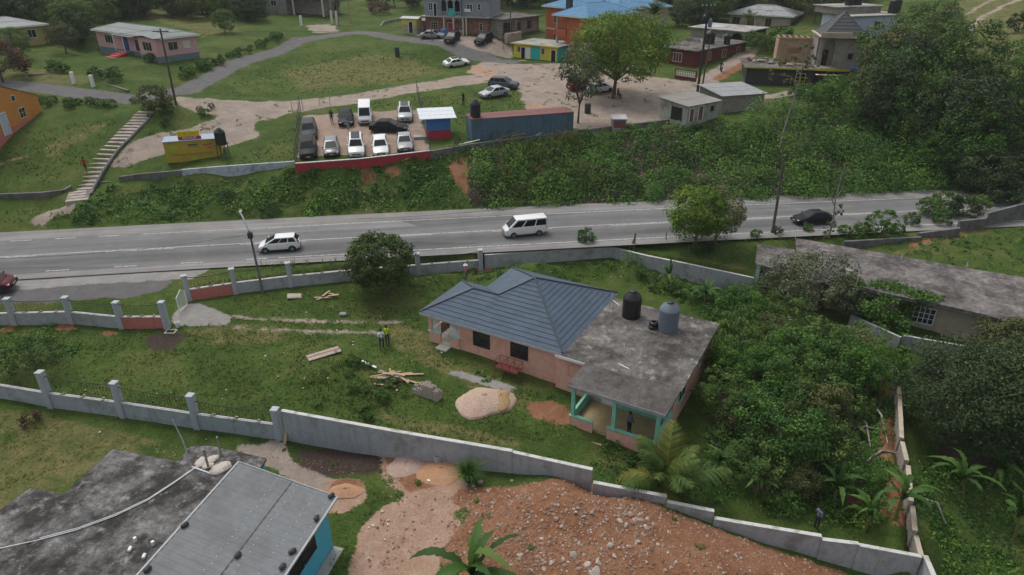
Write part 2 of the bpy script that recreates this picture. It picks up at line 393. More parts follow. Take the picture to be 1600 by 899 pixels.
# masks of what covers the ground: real areas of bare marl, red earth, asphalt ...
POLY = {
 'pale': [G((765,92),(800,100),(880,99),(1000,118),(1090,128),(1165,132),(1100,145),(1050,158),(1050,188),(960,200),(905,206),(880,190),(825,176),(815,150),(795,122),(735,105)),
          G((270,152),(460,158),(560,146),(640,132),(760,112),(815,125),(720,134),(640,146),(560,162),(470,174),(400,190),(400,215),(345,232),(270,236),(200,262),(170,262),(215,218),(300,200),(350,182),(280,165)),
          G((610,44),(690,66),(735,84),(800,92),(800,66),(770,62),(640,50)),
          G((470,182),(656,172),(670,234),(466,247)),
          G((478,40),(520,38),(530,50),(490,52)),
          
          G((355,697),(440,690),(455,718),(525,752),(545,780),(505,800),(430,735)),
           G((1330,100),(1372,108),(1360,122),(1270,143),(1190,156),(1180,150),(1260,137),(1340,118)),
          G((440,440),(470,436),(480,441),(450,446))],
 'red': [G((722,762),(850,750),(935,757),(1040,795),(1117,825),(1200,857),(1330,900),(1480,990),(700,990),(690,860),(740,800),(700,780)),
         G((560,264),(580,258),(586,282),(572,292)), G((600,262),(622,258),(625,278),(612,280)), G((706,252),(724,243),(736,250),(742,268),(738,285),(742,300),(722,305),(716,290),(708,280),(703,262)), G((650,255),(672,250),(672,265)),
         G((485,270),(498,266),(500,280)),G((995,228),(1004,228),(1006,290),(996,290)),
         G((1376,655),(1402,650),(1410,715),(1388,735),(1372,700)), G((1382,752),(1415,745),(1424,800),(1408,826),(1366,800)), G((1322,742),(1348,758),(1346,792),(1316,785)), G((1352,600),(1392,590),(1398,625),(1370,635)),
         G((80,512),(112,504),(120,516),(95,520)), G((158,518),(188,514),(186,524),(165,527)), G((0,512),(20,508),(22,520),(0,522)),
         G((820,630),(870,625),(900,650),(880,668),(830,650)),
         G((600,712),(640,703),(700,730),(720,752),(640,770),(610,740)), G((510,752),(560,748),(570,770),(530,785)),
         G((740,422),(775,416),(770,424),(745,427))],
 'sand': [G((738,100),(778,111),(770,122),(730,114)), G((820,165),(850,160),(860,175),(835,182)), G((578,708),(640,700),(725,738),(740,785),(705,800),(725,830),(690,860),(690,990),(550,990),(545,899),(560,830),(600,790),(640,780),(600,745)), G((500,752),(560,748),(575,775),(540,800),(505,800))],
 'asph': [G((-200,452),(0,445),(140,444),(275,436),(250,455),(215,464),(0,474),(-200,482))],
 'conc': [G((-100,442),(0,436),(300,416),(335,418),(300,436),(120,446),(40,452),(-100,456)), G((268,490),(300,473),(340,485),(362,495),(355,508),(290,512),(265,505)), G((690,582),(720,580),(812,608),(800,615),(760,604))],
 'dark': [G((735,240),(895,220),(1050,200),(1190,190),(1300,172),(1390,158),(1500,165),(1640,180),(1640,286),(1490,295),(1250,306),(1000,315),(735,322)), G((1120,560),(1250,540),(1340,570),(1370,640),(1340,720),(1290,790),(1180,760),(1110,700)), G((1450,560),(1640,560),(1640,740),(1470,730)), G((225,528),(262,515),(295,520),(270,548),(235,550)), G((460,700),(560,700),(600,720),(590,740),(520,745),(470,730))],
 'dry': [G((612,498),(672,520),(695,560),(790,598),(845,632),(820,645),(740,612),(650,566),(600,530)), G((280,515),(400,505),(470,515),(440,535),(320,540)), G((560,640),(700,660),(820,690),(800,700),(640,680)), G((430,110),(560,85),(660,95),(700,110),(600,132),(470,140)), G((-100,640),(60,640),(260,690),(180,720),(60,780),(-100,850),(-100,700),(20,690)), G((0,100),(150,120),(130,135),(0,125)),
         G((150,10),(360,20),(380,50),(320,60)), G((1420,30),(1600,-20),(1600,100),(1500,110)), G((1010,395),(1160,405),(1170,425),(1090,408)), G((380,340),(640,322),(640,332),(380,342)), G((60,232),(190,180),(200,180),(80,250)),
         G((1380,400),(1500,362),(1600,335),(1600,350),(1500,376),(1420,400))],
}
LINES = {
 'sand': [(G((-60,275),(0,257),(45,242),(80,228)), .05), (G((120,214),(160,198),(190,178)), -.02), (G((187,240),(155,268)), .0)],
 'asph': [(G((-200,126),(0,131),(100,142),(205,156),(290,142),(380,95),(470,62),(560,50),(640,62),(730,84),(800,97)), 1.35)],
 'pale': [(G((1640,-12),(1570,8),(1530,30),(1510,52),(1504,70)), .25), (G((1620,-22),(1540,5),(1500,28),(1478,55)), .2), (G((360,494),(420,499),(480,502),(560,504),(640,503)), -.02), (G((360,512),(430,516),(500,519),(600,521)), -.02), (G((1170,82),(1140,104),(1110,122),(1090,132)), 1.3), (G((60,345),(108,322)), .5)],
 'red': [(G((1420,385),(1500,362),(1600,338)), .05), (G((1170,95),(1120,125)), .5)],
 
}
NC = 360
rows = np.concatenate([np.arange(8, 62, .34), np.arange(62, 84, .3), np.arange(84, 150, .7), np.arange(150, 290, 2.2), np.linspace(290, 900, 30)])
tt = np.linspace(-1, 1, NC)
RX = tt[None, :]*(34+.86*rows[:, None]); RY = np.repeat(rows[:, None], NC, 1)
RZ = gzv(RX, RY)
far = np.clip((RY-285)/500, 0, 1); RZ = RZ+far*40
side = np.clip((np.abs(RX)-158)/200, 0, 1); RZ = RZ+side*8*np.clip((RY-90)/60, 0, 1)
MASK = {k: np.zeros(RX.shape) for k in ('pale', 'red', 'asph', 'conc', 'dark', 'dry', 'sand')}
for k, ps in POLY.items():
    for p in ps: MASK[k][inpoly(RX, RY, p)] = 1
for k, ls in LINES.items():
    for p, w in ls: MASK[k] = np.maximum(MASK[k], np.clip(1.0-(dist_line(RX, RY, p)-w)/.5, 0, 1))
MASK['sand'][inpoly(RX, RY, G((470,182),(656,172),(670,234),(466,247)))] = .47
for k in MASK: MASK[k] = blur(MASK[k], 2)
def mask_at(k, x, y):
    j = np.clip(np.searchsorted(rows, y)-1, 0, len(rows)-2)
    i = np.clip(((x/(34+.86*y)+1)/2*(NC-1)).round().astype(int), 0, NC-1)
    return MASK[k][j, i]

def ground_material():
    m, nt, b = newmat('ground_cover'); v = geoco(nt)
    A = N(nt, 'ShaderNodeAttribute', attribute_name='cover_a'); B = N(nt, 'ShaderNodeAttribute', attribute_name='cover_b')
    sa = N(nt, 'ShaderNodeSeparateColor'); nt.links.new(A.outputs['Color'], sa.inputs[0])
    sb = N(nt, 'ShaderNodeSeparateColor'); nt.links.new(B.outputs['Color'], sb.inputs[0])
    nL = noise(nt, v, .16, 4, .6, .5); nM = noise(nt, v, .9, 5, .65, .4); nS = noise(nt, v, 5.5, 4, .7); nT = noise(nt, v, 22, 3, .7)
    g = mix(nt, .5, ramp(nt, nL, [(.40, (.040,.072,.015)), (.52, (.066,.114,.022)), (.62, (.125,.135,.042))]), ramp(nt, nM, [(.3, (.032,.064,.014)), (.55, (.072,.106,.024)), (.75, (.118,.130,.044))]))
    g = mix(nt, 1.0, g, ramp(nt, nS, [(.25, .55), (.5, 1.0), (.75, 1.5)]), 'MULTIPLY')
    g = mix(nt, 1.0, g, ramp(nt, nT, [(.3, .7), (.7, 1.3)]), 'MULTIPLY')
    g = mix(nt, mth(nt, 'MULTIPLY', ramp(nt, nM, [(.60, 0.0), (.74, 1.0)]), .45), g, (.16,.125,.06))
    def edge(mask, k=.55, tex=None, lo=.40, hi=.58):
        t = mth(nt, 'ADD', mth(nt, 'MULTIPLY', mth(nt, 'SUBTRACT', tex if tex is not None else nM, .5), k*1.6), mask)
        t = mth(nt, 'ADD', t, mth(nt, 'MULTIPLY', mth(nt, 'SUBTRACT', nS, .5), k*1.1))
        return ramp(nt, t, [(lo, 0.0), (hi, 1.0)])
    grain = ramp(nt, nT, [(.25, .72), (.75, 1.25)])
    dry = mix(nt, 1.0, ramp(nt, nM, [(.3, (.085,.110,.030)), (.7, (.19,.165,.070))]), ramp(nt, nS, [(.25, .6), (.75, 1.3)]), 'MULTIPLY')
    c = mix(nt, edge(sb.outputs[1], .8, nM, .45, 1.25), g, dry)
    pale = mix(nt, .6, ramp(nt, nM, [(.28, (.215,.165,.13)), (.5, (.35,.285,.235)), (.72, (.45,.395,.345))]), ramp(nt, nS, [(.3, (.25,.19,.148)), (.7, (.42,.355,.30))]))
    pale = mix(nt, 1.0, pale, grain, 'MULTIPLY')
    pale = mix(nt, mth(nt, 'MULTIPLY', ramp(nt, noise(nt, v, .33, 7, .72, .3), [(.48, 0.0), (.62, 1.0)]), .6), pale, (.205,.185,.17))
    pale = mix(nt, mth(nt, 'MULTIPLY', ramp(nt, noise(nt, v, .55, 7, .75, .6), [(.56, 0.0), (.66, 1.0)]), .7), pale, (.33,.205,.145))
    c = mix(nt, edge(sa.outputs[0]), c, pale)
    Cc = N(nt, 'ShaderNodeAttribute', attribute_name='cover_c'); sc_ = N(nt, 'ShaderNodeSeparateColor'); nt.links.new(Cc.outputs['Color'], sc_.inputs[0])
    sand = mix(nt, .5, ramp(nt, nM, [(.26, (.25,.135,.085)), (.5, (.39,.25,.175)), (.74, (.50,.38,.31))]), ramp(nt, nS, [(.3, (.30,.17,.11)), (.7, (.47,.345,.27))]))
    c = mix(nt, edge(sc_.outputs[0]), c, mix(nt, 1.0, sand, grain, 'MULTIPLY'))
    red = mix(nt, .5, ramp(nt, nM, [(.3, (.175,.068,.032)), (.5, (.285,.138,.075)), (.72, (.38,.225,.14))]), ramp(nt, nS, [(.3, (.13,.066,.044)), (.6, (.29,.140,.075)), (.78, (.40,.28,.21))]))
    red = mix(nt, 1.0, red, grain, 'MULTIPLY')
    c = mix(nt, edge(sa.outputs[1]), c, red)
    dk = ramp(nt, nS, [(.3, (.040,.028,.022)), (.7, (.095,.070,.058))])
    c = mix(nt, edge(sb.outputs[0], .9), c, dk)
    con = mix(nt, .5, ramp(nt, nM, [(.3, (.20,.19,.175)), (.7, (.38,.36,.34))]), ramp(nt, nS, [(.3, (.25,.24,.23)), (.7, (.33,.32,.30))]))
    asp = mix(nt, .5, ramp(nt, nM, [(.3, (.11,.105,.105)), (.7, (.20,.19,.185))]), ramp(nt, nT, [(.3, (.10,.10,.10)), (.7, (.18,.175,.17))]))
    c = mix(nt, edge(sa.outputs[2], .35), c, asp)
    c = mix(nt, edge(sb.outputs[2], .3), c, con)
    nt.links.new(c, b.inputs['Base Color']); b.inputs['Roughness'].default_value = .95
    b.inputs['Specular IOR Level'].default_value = .1
    bump(nt, b, mth(nt, 'ADD', nS, mth(nt, 'MULTIPLY', nT, .6)), .8, .12)
    return m
def build_ground():
    nrw = len(rows)
    v = np.stack([RX, RY, RZ], -1).reshape(-1, 3)
    idx = np.arange(nrw*NC).reshape(nrw, NC)
    q = np.stack([idx[:-1,:-1], idx[:-1,1:], idx[1:,1:], idx[1:,:-1]], -1).reshape(-1, 4)
    me = bpy.data.meshes.new('ground')
    me.vertices.add(len(v)); me.vertices.foreach_set('co', v.astype(np.float32).ravel())
    me.loops.add(q.size); me.loops.foreach_set('vertex_index', q.astype(np.int32).ravel())
    me.polygons.add(len(q)); me.polygons.foreach_set('loop_start', np.arange(0, q.size, 4, dtype=np.int32))
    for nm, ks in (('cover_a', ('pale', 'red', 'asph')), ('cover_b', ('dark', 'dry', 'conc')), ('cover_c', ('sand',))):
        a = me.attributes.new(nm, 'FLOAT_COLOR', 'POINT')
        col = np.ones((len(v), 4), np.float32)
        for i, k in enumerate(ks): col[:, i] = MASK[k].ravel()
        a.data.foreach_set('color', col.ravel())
    me.polygons.foreach_set('use_smooth', np.ones(len(q), bool))
    me.materials.append(ground_material()); me.update(calc_edges=True); me.validate()
    tag(link('ground', me), kind='structure')
build_ground()

# highway: one sheet, its carriageway and its painted lines each a little above
def strip(name, x0, x1, offs, z, mat, step=3.0):
    mb = MB(); xs = np.arange(x0, x1+.01, step); vs = []; 
    for x in xs:
        for o in offs: vs.append((*road_pt(float(x), o), z))
    k = len(offs); fs = []
    for i in range(len(xs)-1):
        for j in range(k-1): fs.append((i*k+j, (i+1)*k+j, (i+1)*k+j+1, i*k+j+1))
    mb.add(vs, fs)
    me = bpy.data.meshes.new(name); me.from_pydata(mb.v, [], mb.f); me.materials.append(mat)
    uv = me.uv_layers.new(name='across')
    dat = []
    for p in me.polygons:
        for vi in p.vertices: dat += [offs[vi % k], float(xs[vi//k])]
    uv.data.foreach_set('uv', dat); me.update()
    return tag(link(name, me), kind='structure')
def asphalt(name, lo, hi, bands):
    m, nt, b = newmat(name); u = N(nt, 'ShaderNodeUVMap', uv_map='across').outputs[0]
    v = geoco(nt)
    s = N(nt, 'ShaderNodeSeparateXYZ'); nt.links.new(u, s.inputs[0])
    n1 = noise(nt, scaled(nt, u, (1.1, .05, 1)), 1.0, 5, .6); n2 = noise(nt, v, .35, 6, .65, .5); n3 = noise(nt, v, 14, 3, .7)
    c = ramp(nt, n2, [(.25, lo), (.75, hi)])
    c = mix(nt, 1.0, c, ramp(nt, n1, [(.3, .74), (.7, 1.22)]), 'MULTIPLY')
    c = mix(nt, 1.0, c, ramp(nt, n3, [(.3, .85), (.7, 1.15)]), 'MULTIPLY')
    if bands:
        w = mth(nt, 'ADD', mth(nt, 'MULTIPLY', s.outputs[0], 1/8.0), .5)
        w = mth(nt, 'ADD', w, mth(nt, 'MULTIPLY', mth(nt, 'SUBTRACT', n2, .5), .05))
        tone = ramp(nt, w, [(.04, .98), (.13, .78), (.24, .60), (.36, .74), (.47, 1.02), (.58, .92), (.70, .80), (.84, .9), (.97, 1.02)])
        c = mix(nt, 1.0, c, tone, 'MULTIPLY')
        pt = N(nt, 'ShaderNodeTexVoronoi', feature='F1'); pt.inputs['Scale'].default_value = 1
        nt.links.new(scaled(nt, u, (.27, .05, 1)), pt.inputs['Vector'])
        sc = N(nt, 'ShaderNodeSeparateColor'); nt.links.new(pt.outputs['Color'], sc.inputs[0])
        c = mix(nt, 1.0, c, ramp(nt, sc.outputs[0], [(.14, .72), (.22, 1.0), (.82, 1.0), (.9, 1.22)]), 'MULTIPLY')
        cr = noise(nt, scaled(nt, u, (1.5, .25, 1)), 1.2, 7, .75, 2.0)
        cr = mth(nt, 'ABSOLUTE', mth(nt, 'SUBTRACT', cr, .5))
        c = mix(nt, mth(nt, 'MULTIPLY', ramp(nt, cr, [(.0, 1.0), (.006, 0.0)]), .55), c, (.03,.03,.03))
    nt.links.new(c, b.inputs['Base Color']); b.inputs['Roughness'].default_value = .88
    b.inputs['Specular IOR Level'].default_value = .3; bump(nt, b, n3, .35, .02)
    return m
def faded_paint(name, col, cut):
    m, nt, b = newmat(name); v = geoco(nt)
    n = noise(nt, v, 3.2, 7, .75); 
    nt.links.new(ramp(nt, n, [(cut-.07, (.17,.165,.16)), (cut+.05, col)]), b.inputs['Base Color']); b.inputs['Roughness'].default_value = .8
    return m
strip('highway', -165, 165, [-5.3, -4.5, 0, 4.5, 6.4], 0.0, asphalt('shoulder_asphalt', (.165,.16,.153), (.24,.232,.222), False))
strip('carriageway', -165, 165, [-4.15, 0, 4.15], .004, asphalt('carriageway_asphalt', (.135,.135,.135), (.195,.193,.190), True))
paintw = faded_paint('road_paint_white', (.52,.52,.5), .47); painty = faded_paint('road_paint_centre', (.50,.49,.46), .46)
def lines_mesh(name, segs, mat, z=.009):
    mb = MB()
    for x0, x1, o, w in segs:
        n = max(1, int((x1-x0)/4))
        for i in range(n):
            a, b_ = x0+(x1-x0)*i/n, x0+(x1-x0)*(i+1)/n
            mb.quad((*road_pt(a, o-w), z), (*road_pt(b_, o-w), z), (*road_pt(b_, o+w), z), (*road_pt(a, o+w), z))
    tag(mb.build(name, mat), kind='structure')
lines_mesh('road_markings', [(x, x+1.9, -3.87, .06) for x in np.arange(-120, -24, 5.6)]+[(-22, 165, -3.87, .06)]+[(x, x+1.9, 3.87, .055) for x in np.arange(-120, -38, 4.0)]+[(-36, 165, 3.87, .05)], paintw)
lines_mesh('centre_line', [(-165, 165, .0, .055)]+[(x, x+6, -.24, .05) for x in np.arange(-158, 160, 12)], painty)
# ------------------------------------------------------------------ materials for buildings
M = {}
M['coral'] = worn('coral_render', (.66,.375,.305), (.50,.25,.19), .2, .5, .8, True, bstr=.1)
M['coral_deep'] = worn('coral_wall_paint', (.50,.17,.14), (.33,.12,.09), .25, .8, .8, True)
M['mint'] = plain('mint_paint', (.20,.50,.38), .7)
M['mint_pale'] = plain('pale_mint_paint', (.33,.50,.43), .7)
M['white'] = plain('white_paint', (.72,.73,.73), .6, var=.08)
M['offwhite'] = plain('cream_trim', (.58,.55,.47), .7, var=.1)
M['grey_block'] = worn('grey_render', (.30,.305,.315), (.17,.165,.155), .42, .45, .9, True)
M['wall_grey'] = worn('perimeter_render', (.36,.375,.40), (.20,.195,.185), .30, .6, .9, True)
M['wall_top'] = worn('coping_mortar', (.50,.50,.48), (.24,.23,.21), .35, 1.5, .9)
M['post_grey'] = worn('pillar_render', (.40,.42,.45), (.24,.24,.245), .25, .8, .9, True)
M['slab'] = worn('weathered_slab', (.14,.13,.12), (.036,.032,.030), .54, .34, .95, spot=(.30,.285,.25), bstr=.3, mott=.75)
M['slab_clean'] = worn('dark_slab', (.105,.098,.092), (.058,.052,.048), .5, .5, .95, bstr=.25, mott=.55)
M['slab_black'] = worn('black_stained_slab', (.155,.152,.148), (.018,.016,.014), .66, .42, .95, spot=(.27,.262,.25), bstr=.4, mott=1.0)
M['slab_brown'] = worn('brown_grey_slab', (.165,.15,.142), (.050,.045,.042), .56, .36, .95, spot=(.25,.235,.22), bstr=.25, mott=.8)
M['slab_pale'] = worn('pale_slab', (.33,.32,.30), (.13,.12,.11), .4, .4, .95)
M['zinc'] = worn('zinc_sheet', (.40,.41,.42), (.27,.265,.26), .35, .6, .55, bstr=.05)
M['zinc_rust'] = worn('rusty_zinc', (.33,.32,.31), (.20,.10,.055), .38, .9, .65, True, bstr=.08)
M['rust'] = plain('rust_red_sheet', (.17,.065,.06), .75, var=.35)
M['glass'] = plain('dark_window_glass', (.018,.022,.026), .12, var=.3, bstr=0, spec=.6)
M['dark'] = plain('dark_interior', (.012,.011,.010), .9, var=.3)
M['black'] = plain('black_plastic', (.014,.014,.015), .42, var=.2, spec=.4)
M['tank_grey'] = plain('grey_blue_plastic', (.13,.155,.19), .5, var=.12)
M['iron_red'] = plain('red_oxide_iron', (.16,.035,.03), .7)
M['iron'] = plain('dark_iron', (.035,.032,.032), .6)
M['wood'] = worn('raw_timber', (.42,.30,.19), (.26,.17,.10), .4, 2.2, .85)
M['wood_grey'] = worn('grey_timber', (.27,.25,.22), (.15,.135,.12), .4, 2, .9)
M['pole_wood'] = worn('pole_timber', (.135,.115,.095), (.07,.06,.05), .4, 1.5, .9)
M['turq'] = plain('turquoise_paint', (.075,.40,.55), .6, var=.12)
M['yellow'] = plain('yellow_paint', (.60,.50,.05), .6)
M['teal'] = plain('teal_paint', (.04,.44,.41), .6)
M['orange'] = worn('orange_render', (.56,.235,.055), (.36,.16,.05), .2, .5, .8, True)
M['brick_orange'] = worn('terracotta_render', (.37,.10,.045), (.22,.07,.035), .2, .5, .85, True)
M['blue_roof'] = plain('blue_roof_sheet', (.085,.24,.41), .5, var=.14)
M['pink'] = plain('pale_pink_paint', (.58,.335,.36), .7, var=.08)
M['slate_blue'] = plain('blue_grey_paint', (.14,.19,.205), .75)
M['red'] = plain('red_paint', (.40,.035,.05), .6)
M['blue'] = plain('blue_paint', (.05,.17,.46), .6)
M['door_blue'] = plain('deep_blue_door', (.03,.06,.22), .5)
M['grey_pale_blue'] = worn('grey_blue_render', (.25,.28,.32), (.15,.16,.18), .3, .5, .85, True)
M['stone_red'] = worn('red_stone_cladding', (.30,.165,.125), (.18,.09,.065), .5, 1.3, .9, bstr=.5)
M['maroon'] = worn('maroon_render', (.135,.032,.026), (.08,.025,.02), .3, .6, .8)
M['pale_blue'] = worn('pale_blue_render', (.42,.49,.60), (.28,.32,.38), .2, .5, .8, True)
M['tan'] = worn('tan_render', (.42,.36,.28), (.25,.21,.165), .3, .5, .9, True)
M['bare_block'] = worn('bare_block', (.33,.31,.285), (.20,.185,.17), .35, .8, .95)
M['shed_wall'] = worn('pale_green_grey_boards', (.33,.36,.31), (.19,.15,.11), .42, .9, .9, True)
M['ply'] = worn('plywood', (.40,.285,.185), (.30,.2,.125), .4, 1, .85)
M['charcoal'] = plain('charcoal_paint', (.042,.038,.040), .7)
M['lime_trim'] = plain('yellow_green_trim', (.42,.38,.04), .6)
M['tilefloor'] = worn('ochre_floor', (.40,.31,.17), (.28,.21,.12), .3, .8, .6)
M['stone'] = worn('limestone', (.42,.365,.315), (.26,.18,.13), .45, 1.2, .95, bstr=.6)
M['stone_dark'] = worn('old_stone', (.16,.155,.15), (.075,.07,.066), .45, .8, .95, bstr=.6)
M['stone_red_rock'] = worn('earth_stained_rock', (.36,.25,.195), (.21,.11,.07), .45, 1.2, .95, bstr=.6)
M['ochre'] = plain('ochre_wall', (.40,.33,.12), .8)
M['red_parapet'] = worn('red_parapet_paint', (.34,.035,.045), (.19,.05,.05), .25, 1, .75)
M['cont'] = worn('container_blue_grey', (.095,.155,.205), (.06,.075,.09), .3, .7, .6, True)

def tile_mat(name, col, pitch):
    m, nt, b = newmat(name); u = N(nt, 'ShaderNodeUVMap', uv_map='UVMap').outputs[0]
    w = N(nt, 'ShaderNodeTexWave', wave_type='BANDS', bands_direction='X'); w.inputs['Scale'].default_value = pitch
    nt.links.new(u, w.inputs['Vector'])
    n = noise(nt, objco(nt), .8, 6, .6); n2 = noise(nt, objco(nt), 6, 3, .6)
    c = ramp(nt, n, [(.28, tuple(k*.84 for k in col)), (.72, tuple(k*1.16 for k in col))])
    sk_ = noise(nt, scaled(nt, u, (2.2, .25, 1)), 1.0, 6, .7); c = mix(nt, 1.0, c, ramp(nt, sk_, [(.3, .92), (.7, 1.07)]), 'MULTIPLY')
    c = mix(nt, 1.0, c, ramp(nt, n2, [(.3, .92), (.7, 1.08)]), 'MULTIPLY')
    nt.links.new(c, b.inputs['Base Color']); b.inputs['Roughness'].default_value = .55; b.inputs['Specular IOR Level'].default_value = .3
    bump(nt, b, w.outputs['Fac'], .55, .05); return m
M['tile_slate'] = tile_mat('slate_blue_tiles', (.075,.105,.145), 3.6)
M['tile_blue'] = tile_mat('bright_blue_tiles', (.075,.215,.37), 2.2)
M['tile_dark'] = tile_mat('charcoal_tiles', (.036,.040,.046), 3.0)
M['corr'] = tile_mat('grey_corrugated', (.26,.27,.275), 2.4)
M['corr_old'] = tile_mat('old_corrugated', (.23,.215,.195), 2.4)
def block_courses(name, col):
    m = worn(name, col, tuple(c*.55 for c in col), .35, .8, .95, True); nt = m.node_tree; b = nt.nodes['Principled BSDF']
    src = b.inputs['Base Color'].links[0].from_socket; bk_ = N(nt, 'ShaderNodeTexBrick'); bk_.inputs['Scale'].default_value = 1.0; bk_.inputs['Brick Width'].default_value = .42; bk_.inputs['Row Height'].default_value = .21; bk_.inputs['Mortar Size'].default_value = .018
    bk_.inputs['Color1'].default_value = (1,1,1,1); bk_.inputs['Color2'].default_value = (.78,.77,.76,1); bk_.inputs['Mortar'].default_value = (.5,.49,.47,1)
    mp = N(nt, 'ShaderNodeMapping'); mp.inputs['Rotation'].default_value = (R(90), 0, 0); nt.links.new(objco(nt), mp.inputs['Vector']); nt.links.new(mp.outputs[0], bk_.inputs['Vector'])
    nt.links.new(mix(nt, .8, src, bk_.outputs['Color'], 'MULTIPLY'), b.inputs['Base Color']); return m
M['bare_block'] = block_courses('coursed_bare_block', (.36,.33,.295))
M['corr_green'] = tile_mat('green_grey_corrugated', (.145,.175,.168), 2.4)

def clip_half(poly, n, d, keep):
    out = []
    for i in range(len(poly)):
        a, b = poly[i], poly[(i+1) % len(poly)]
        da, db = (a.dot(n)-d)*keep, (b.dot(n)-d)*keep
        if da >= 0: out.append(a)
        if da*db < 0: out.append(a+(b-a)*(da/(da-db)))
    return out
def roof_planes(name, planes, mat, parent, course=.38, lift=.035, thick=.05):
    """roof planes of overlapping tile courses; each plane is a convex polygon of (x,y,z)"""
    vs, fs, uvs = [], [], []
    for poly in planes:
        P = [Vector(p) for p in poly]
        n = Vector((0,0,0))
        for i in range(len(P)): n += P[i].cross(P[(i+1) % len(P)])
        n.normalize()
        if n.z < 0: n = -n; P.reverse()
        side = Vector((-n.y, n.x, 0)); 
        if side.length < 1e-6: side = Vector((1,0,0))
        side.normalize(); up = n.cross(side).normalized()
        if up.z < 0: up = -up
        v0 = min(p.dot(up) for p in P); v1 = max(p.dot(up) for p in P)
        k = max(1, int(round((v1-v0)/course))); h = (v1-v0)/k
        for i in range(k):
            a, b_ = v0+i*h, v0+(i+1)*h
            q = clip_half(clip_half(P, up, a, 1), up, b_, -1)
            if len(q) < 3: continue
            base = len(vs)
            for p in q:
                t = (p.dot(up)-a)/h
                vs.append(p+n*(lift*(1-t)+.004)); uvs.append((p.dot(side), p.dot(up)))
            fs.append(tuple(range(base, base+len(q))))
            low = sorted(q, key=lambda p: p.dot(up))[:2]
            if len(low) == 2 and abs(low[0].dot(up)-low[1].dot(up)) < 1e-4:
                b2 = len(vs)
                for p, dz in ((low[0], lift+.004), (low[1], lift+.004), (low[1], -thick), (low[0], -thick)):
                    vs.append(p+n*dz); uvs.append((p.dot(side), p.dot(up)))
                fs.append((b2, b2+1, b2+2, b2+3))
        b3 = len(vs)
        for p in P: vs.append(p-n*thick); uvs.append((0, 0))
        fs.append(tuple(range(b3, b3+len(P))))
    me = bpy.data.meshes.new(name); me.from_pydata([tuple(v) for v in vs], [], fs)
    uv = me.uv_layers.new(name='UVMap')
    for p in me.polygons:
        for li, vi in zip(p.loop_indices, p.vertices): uv.data[li].uv = uvs[vi]
    me.materials.append(mat); me.update()
    return link(name, me, parent)

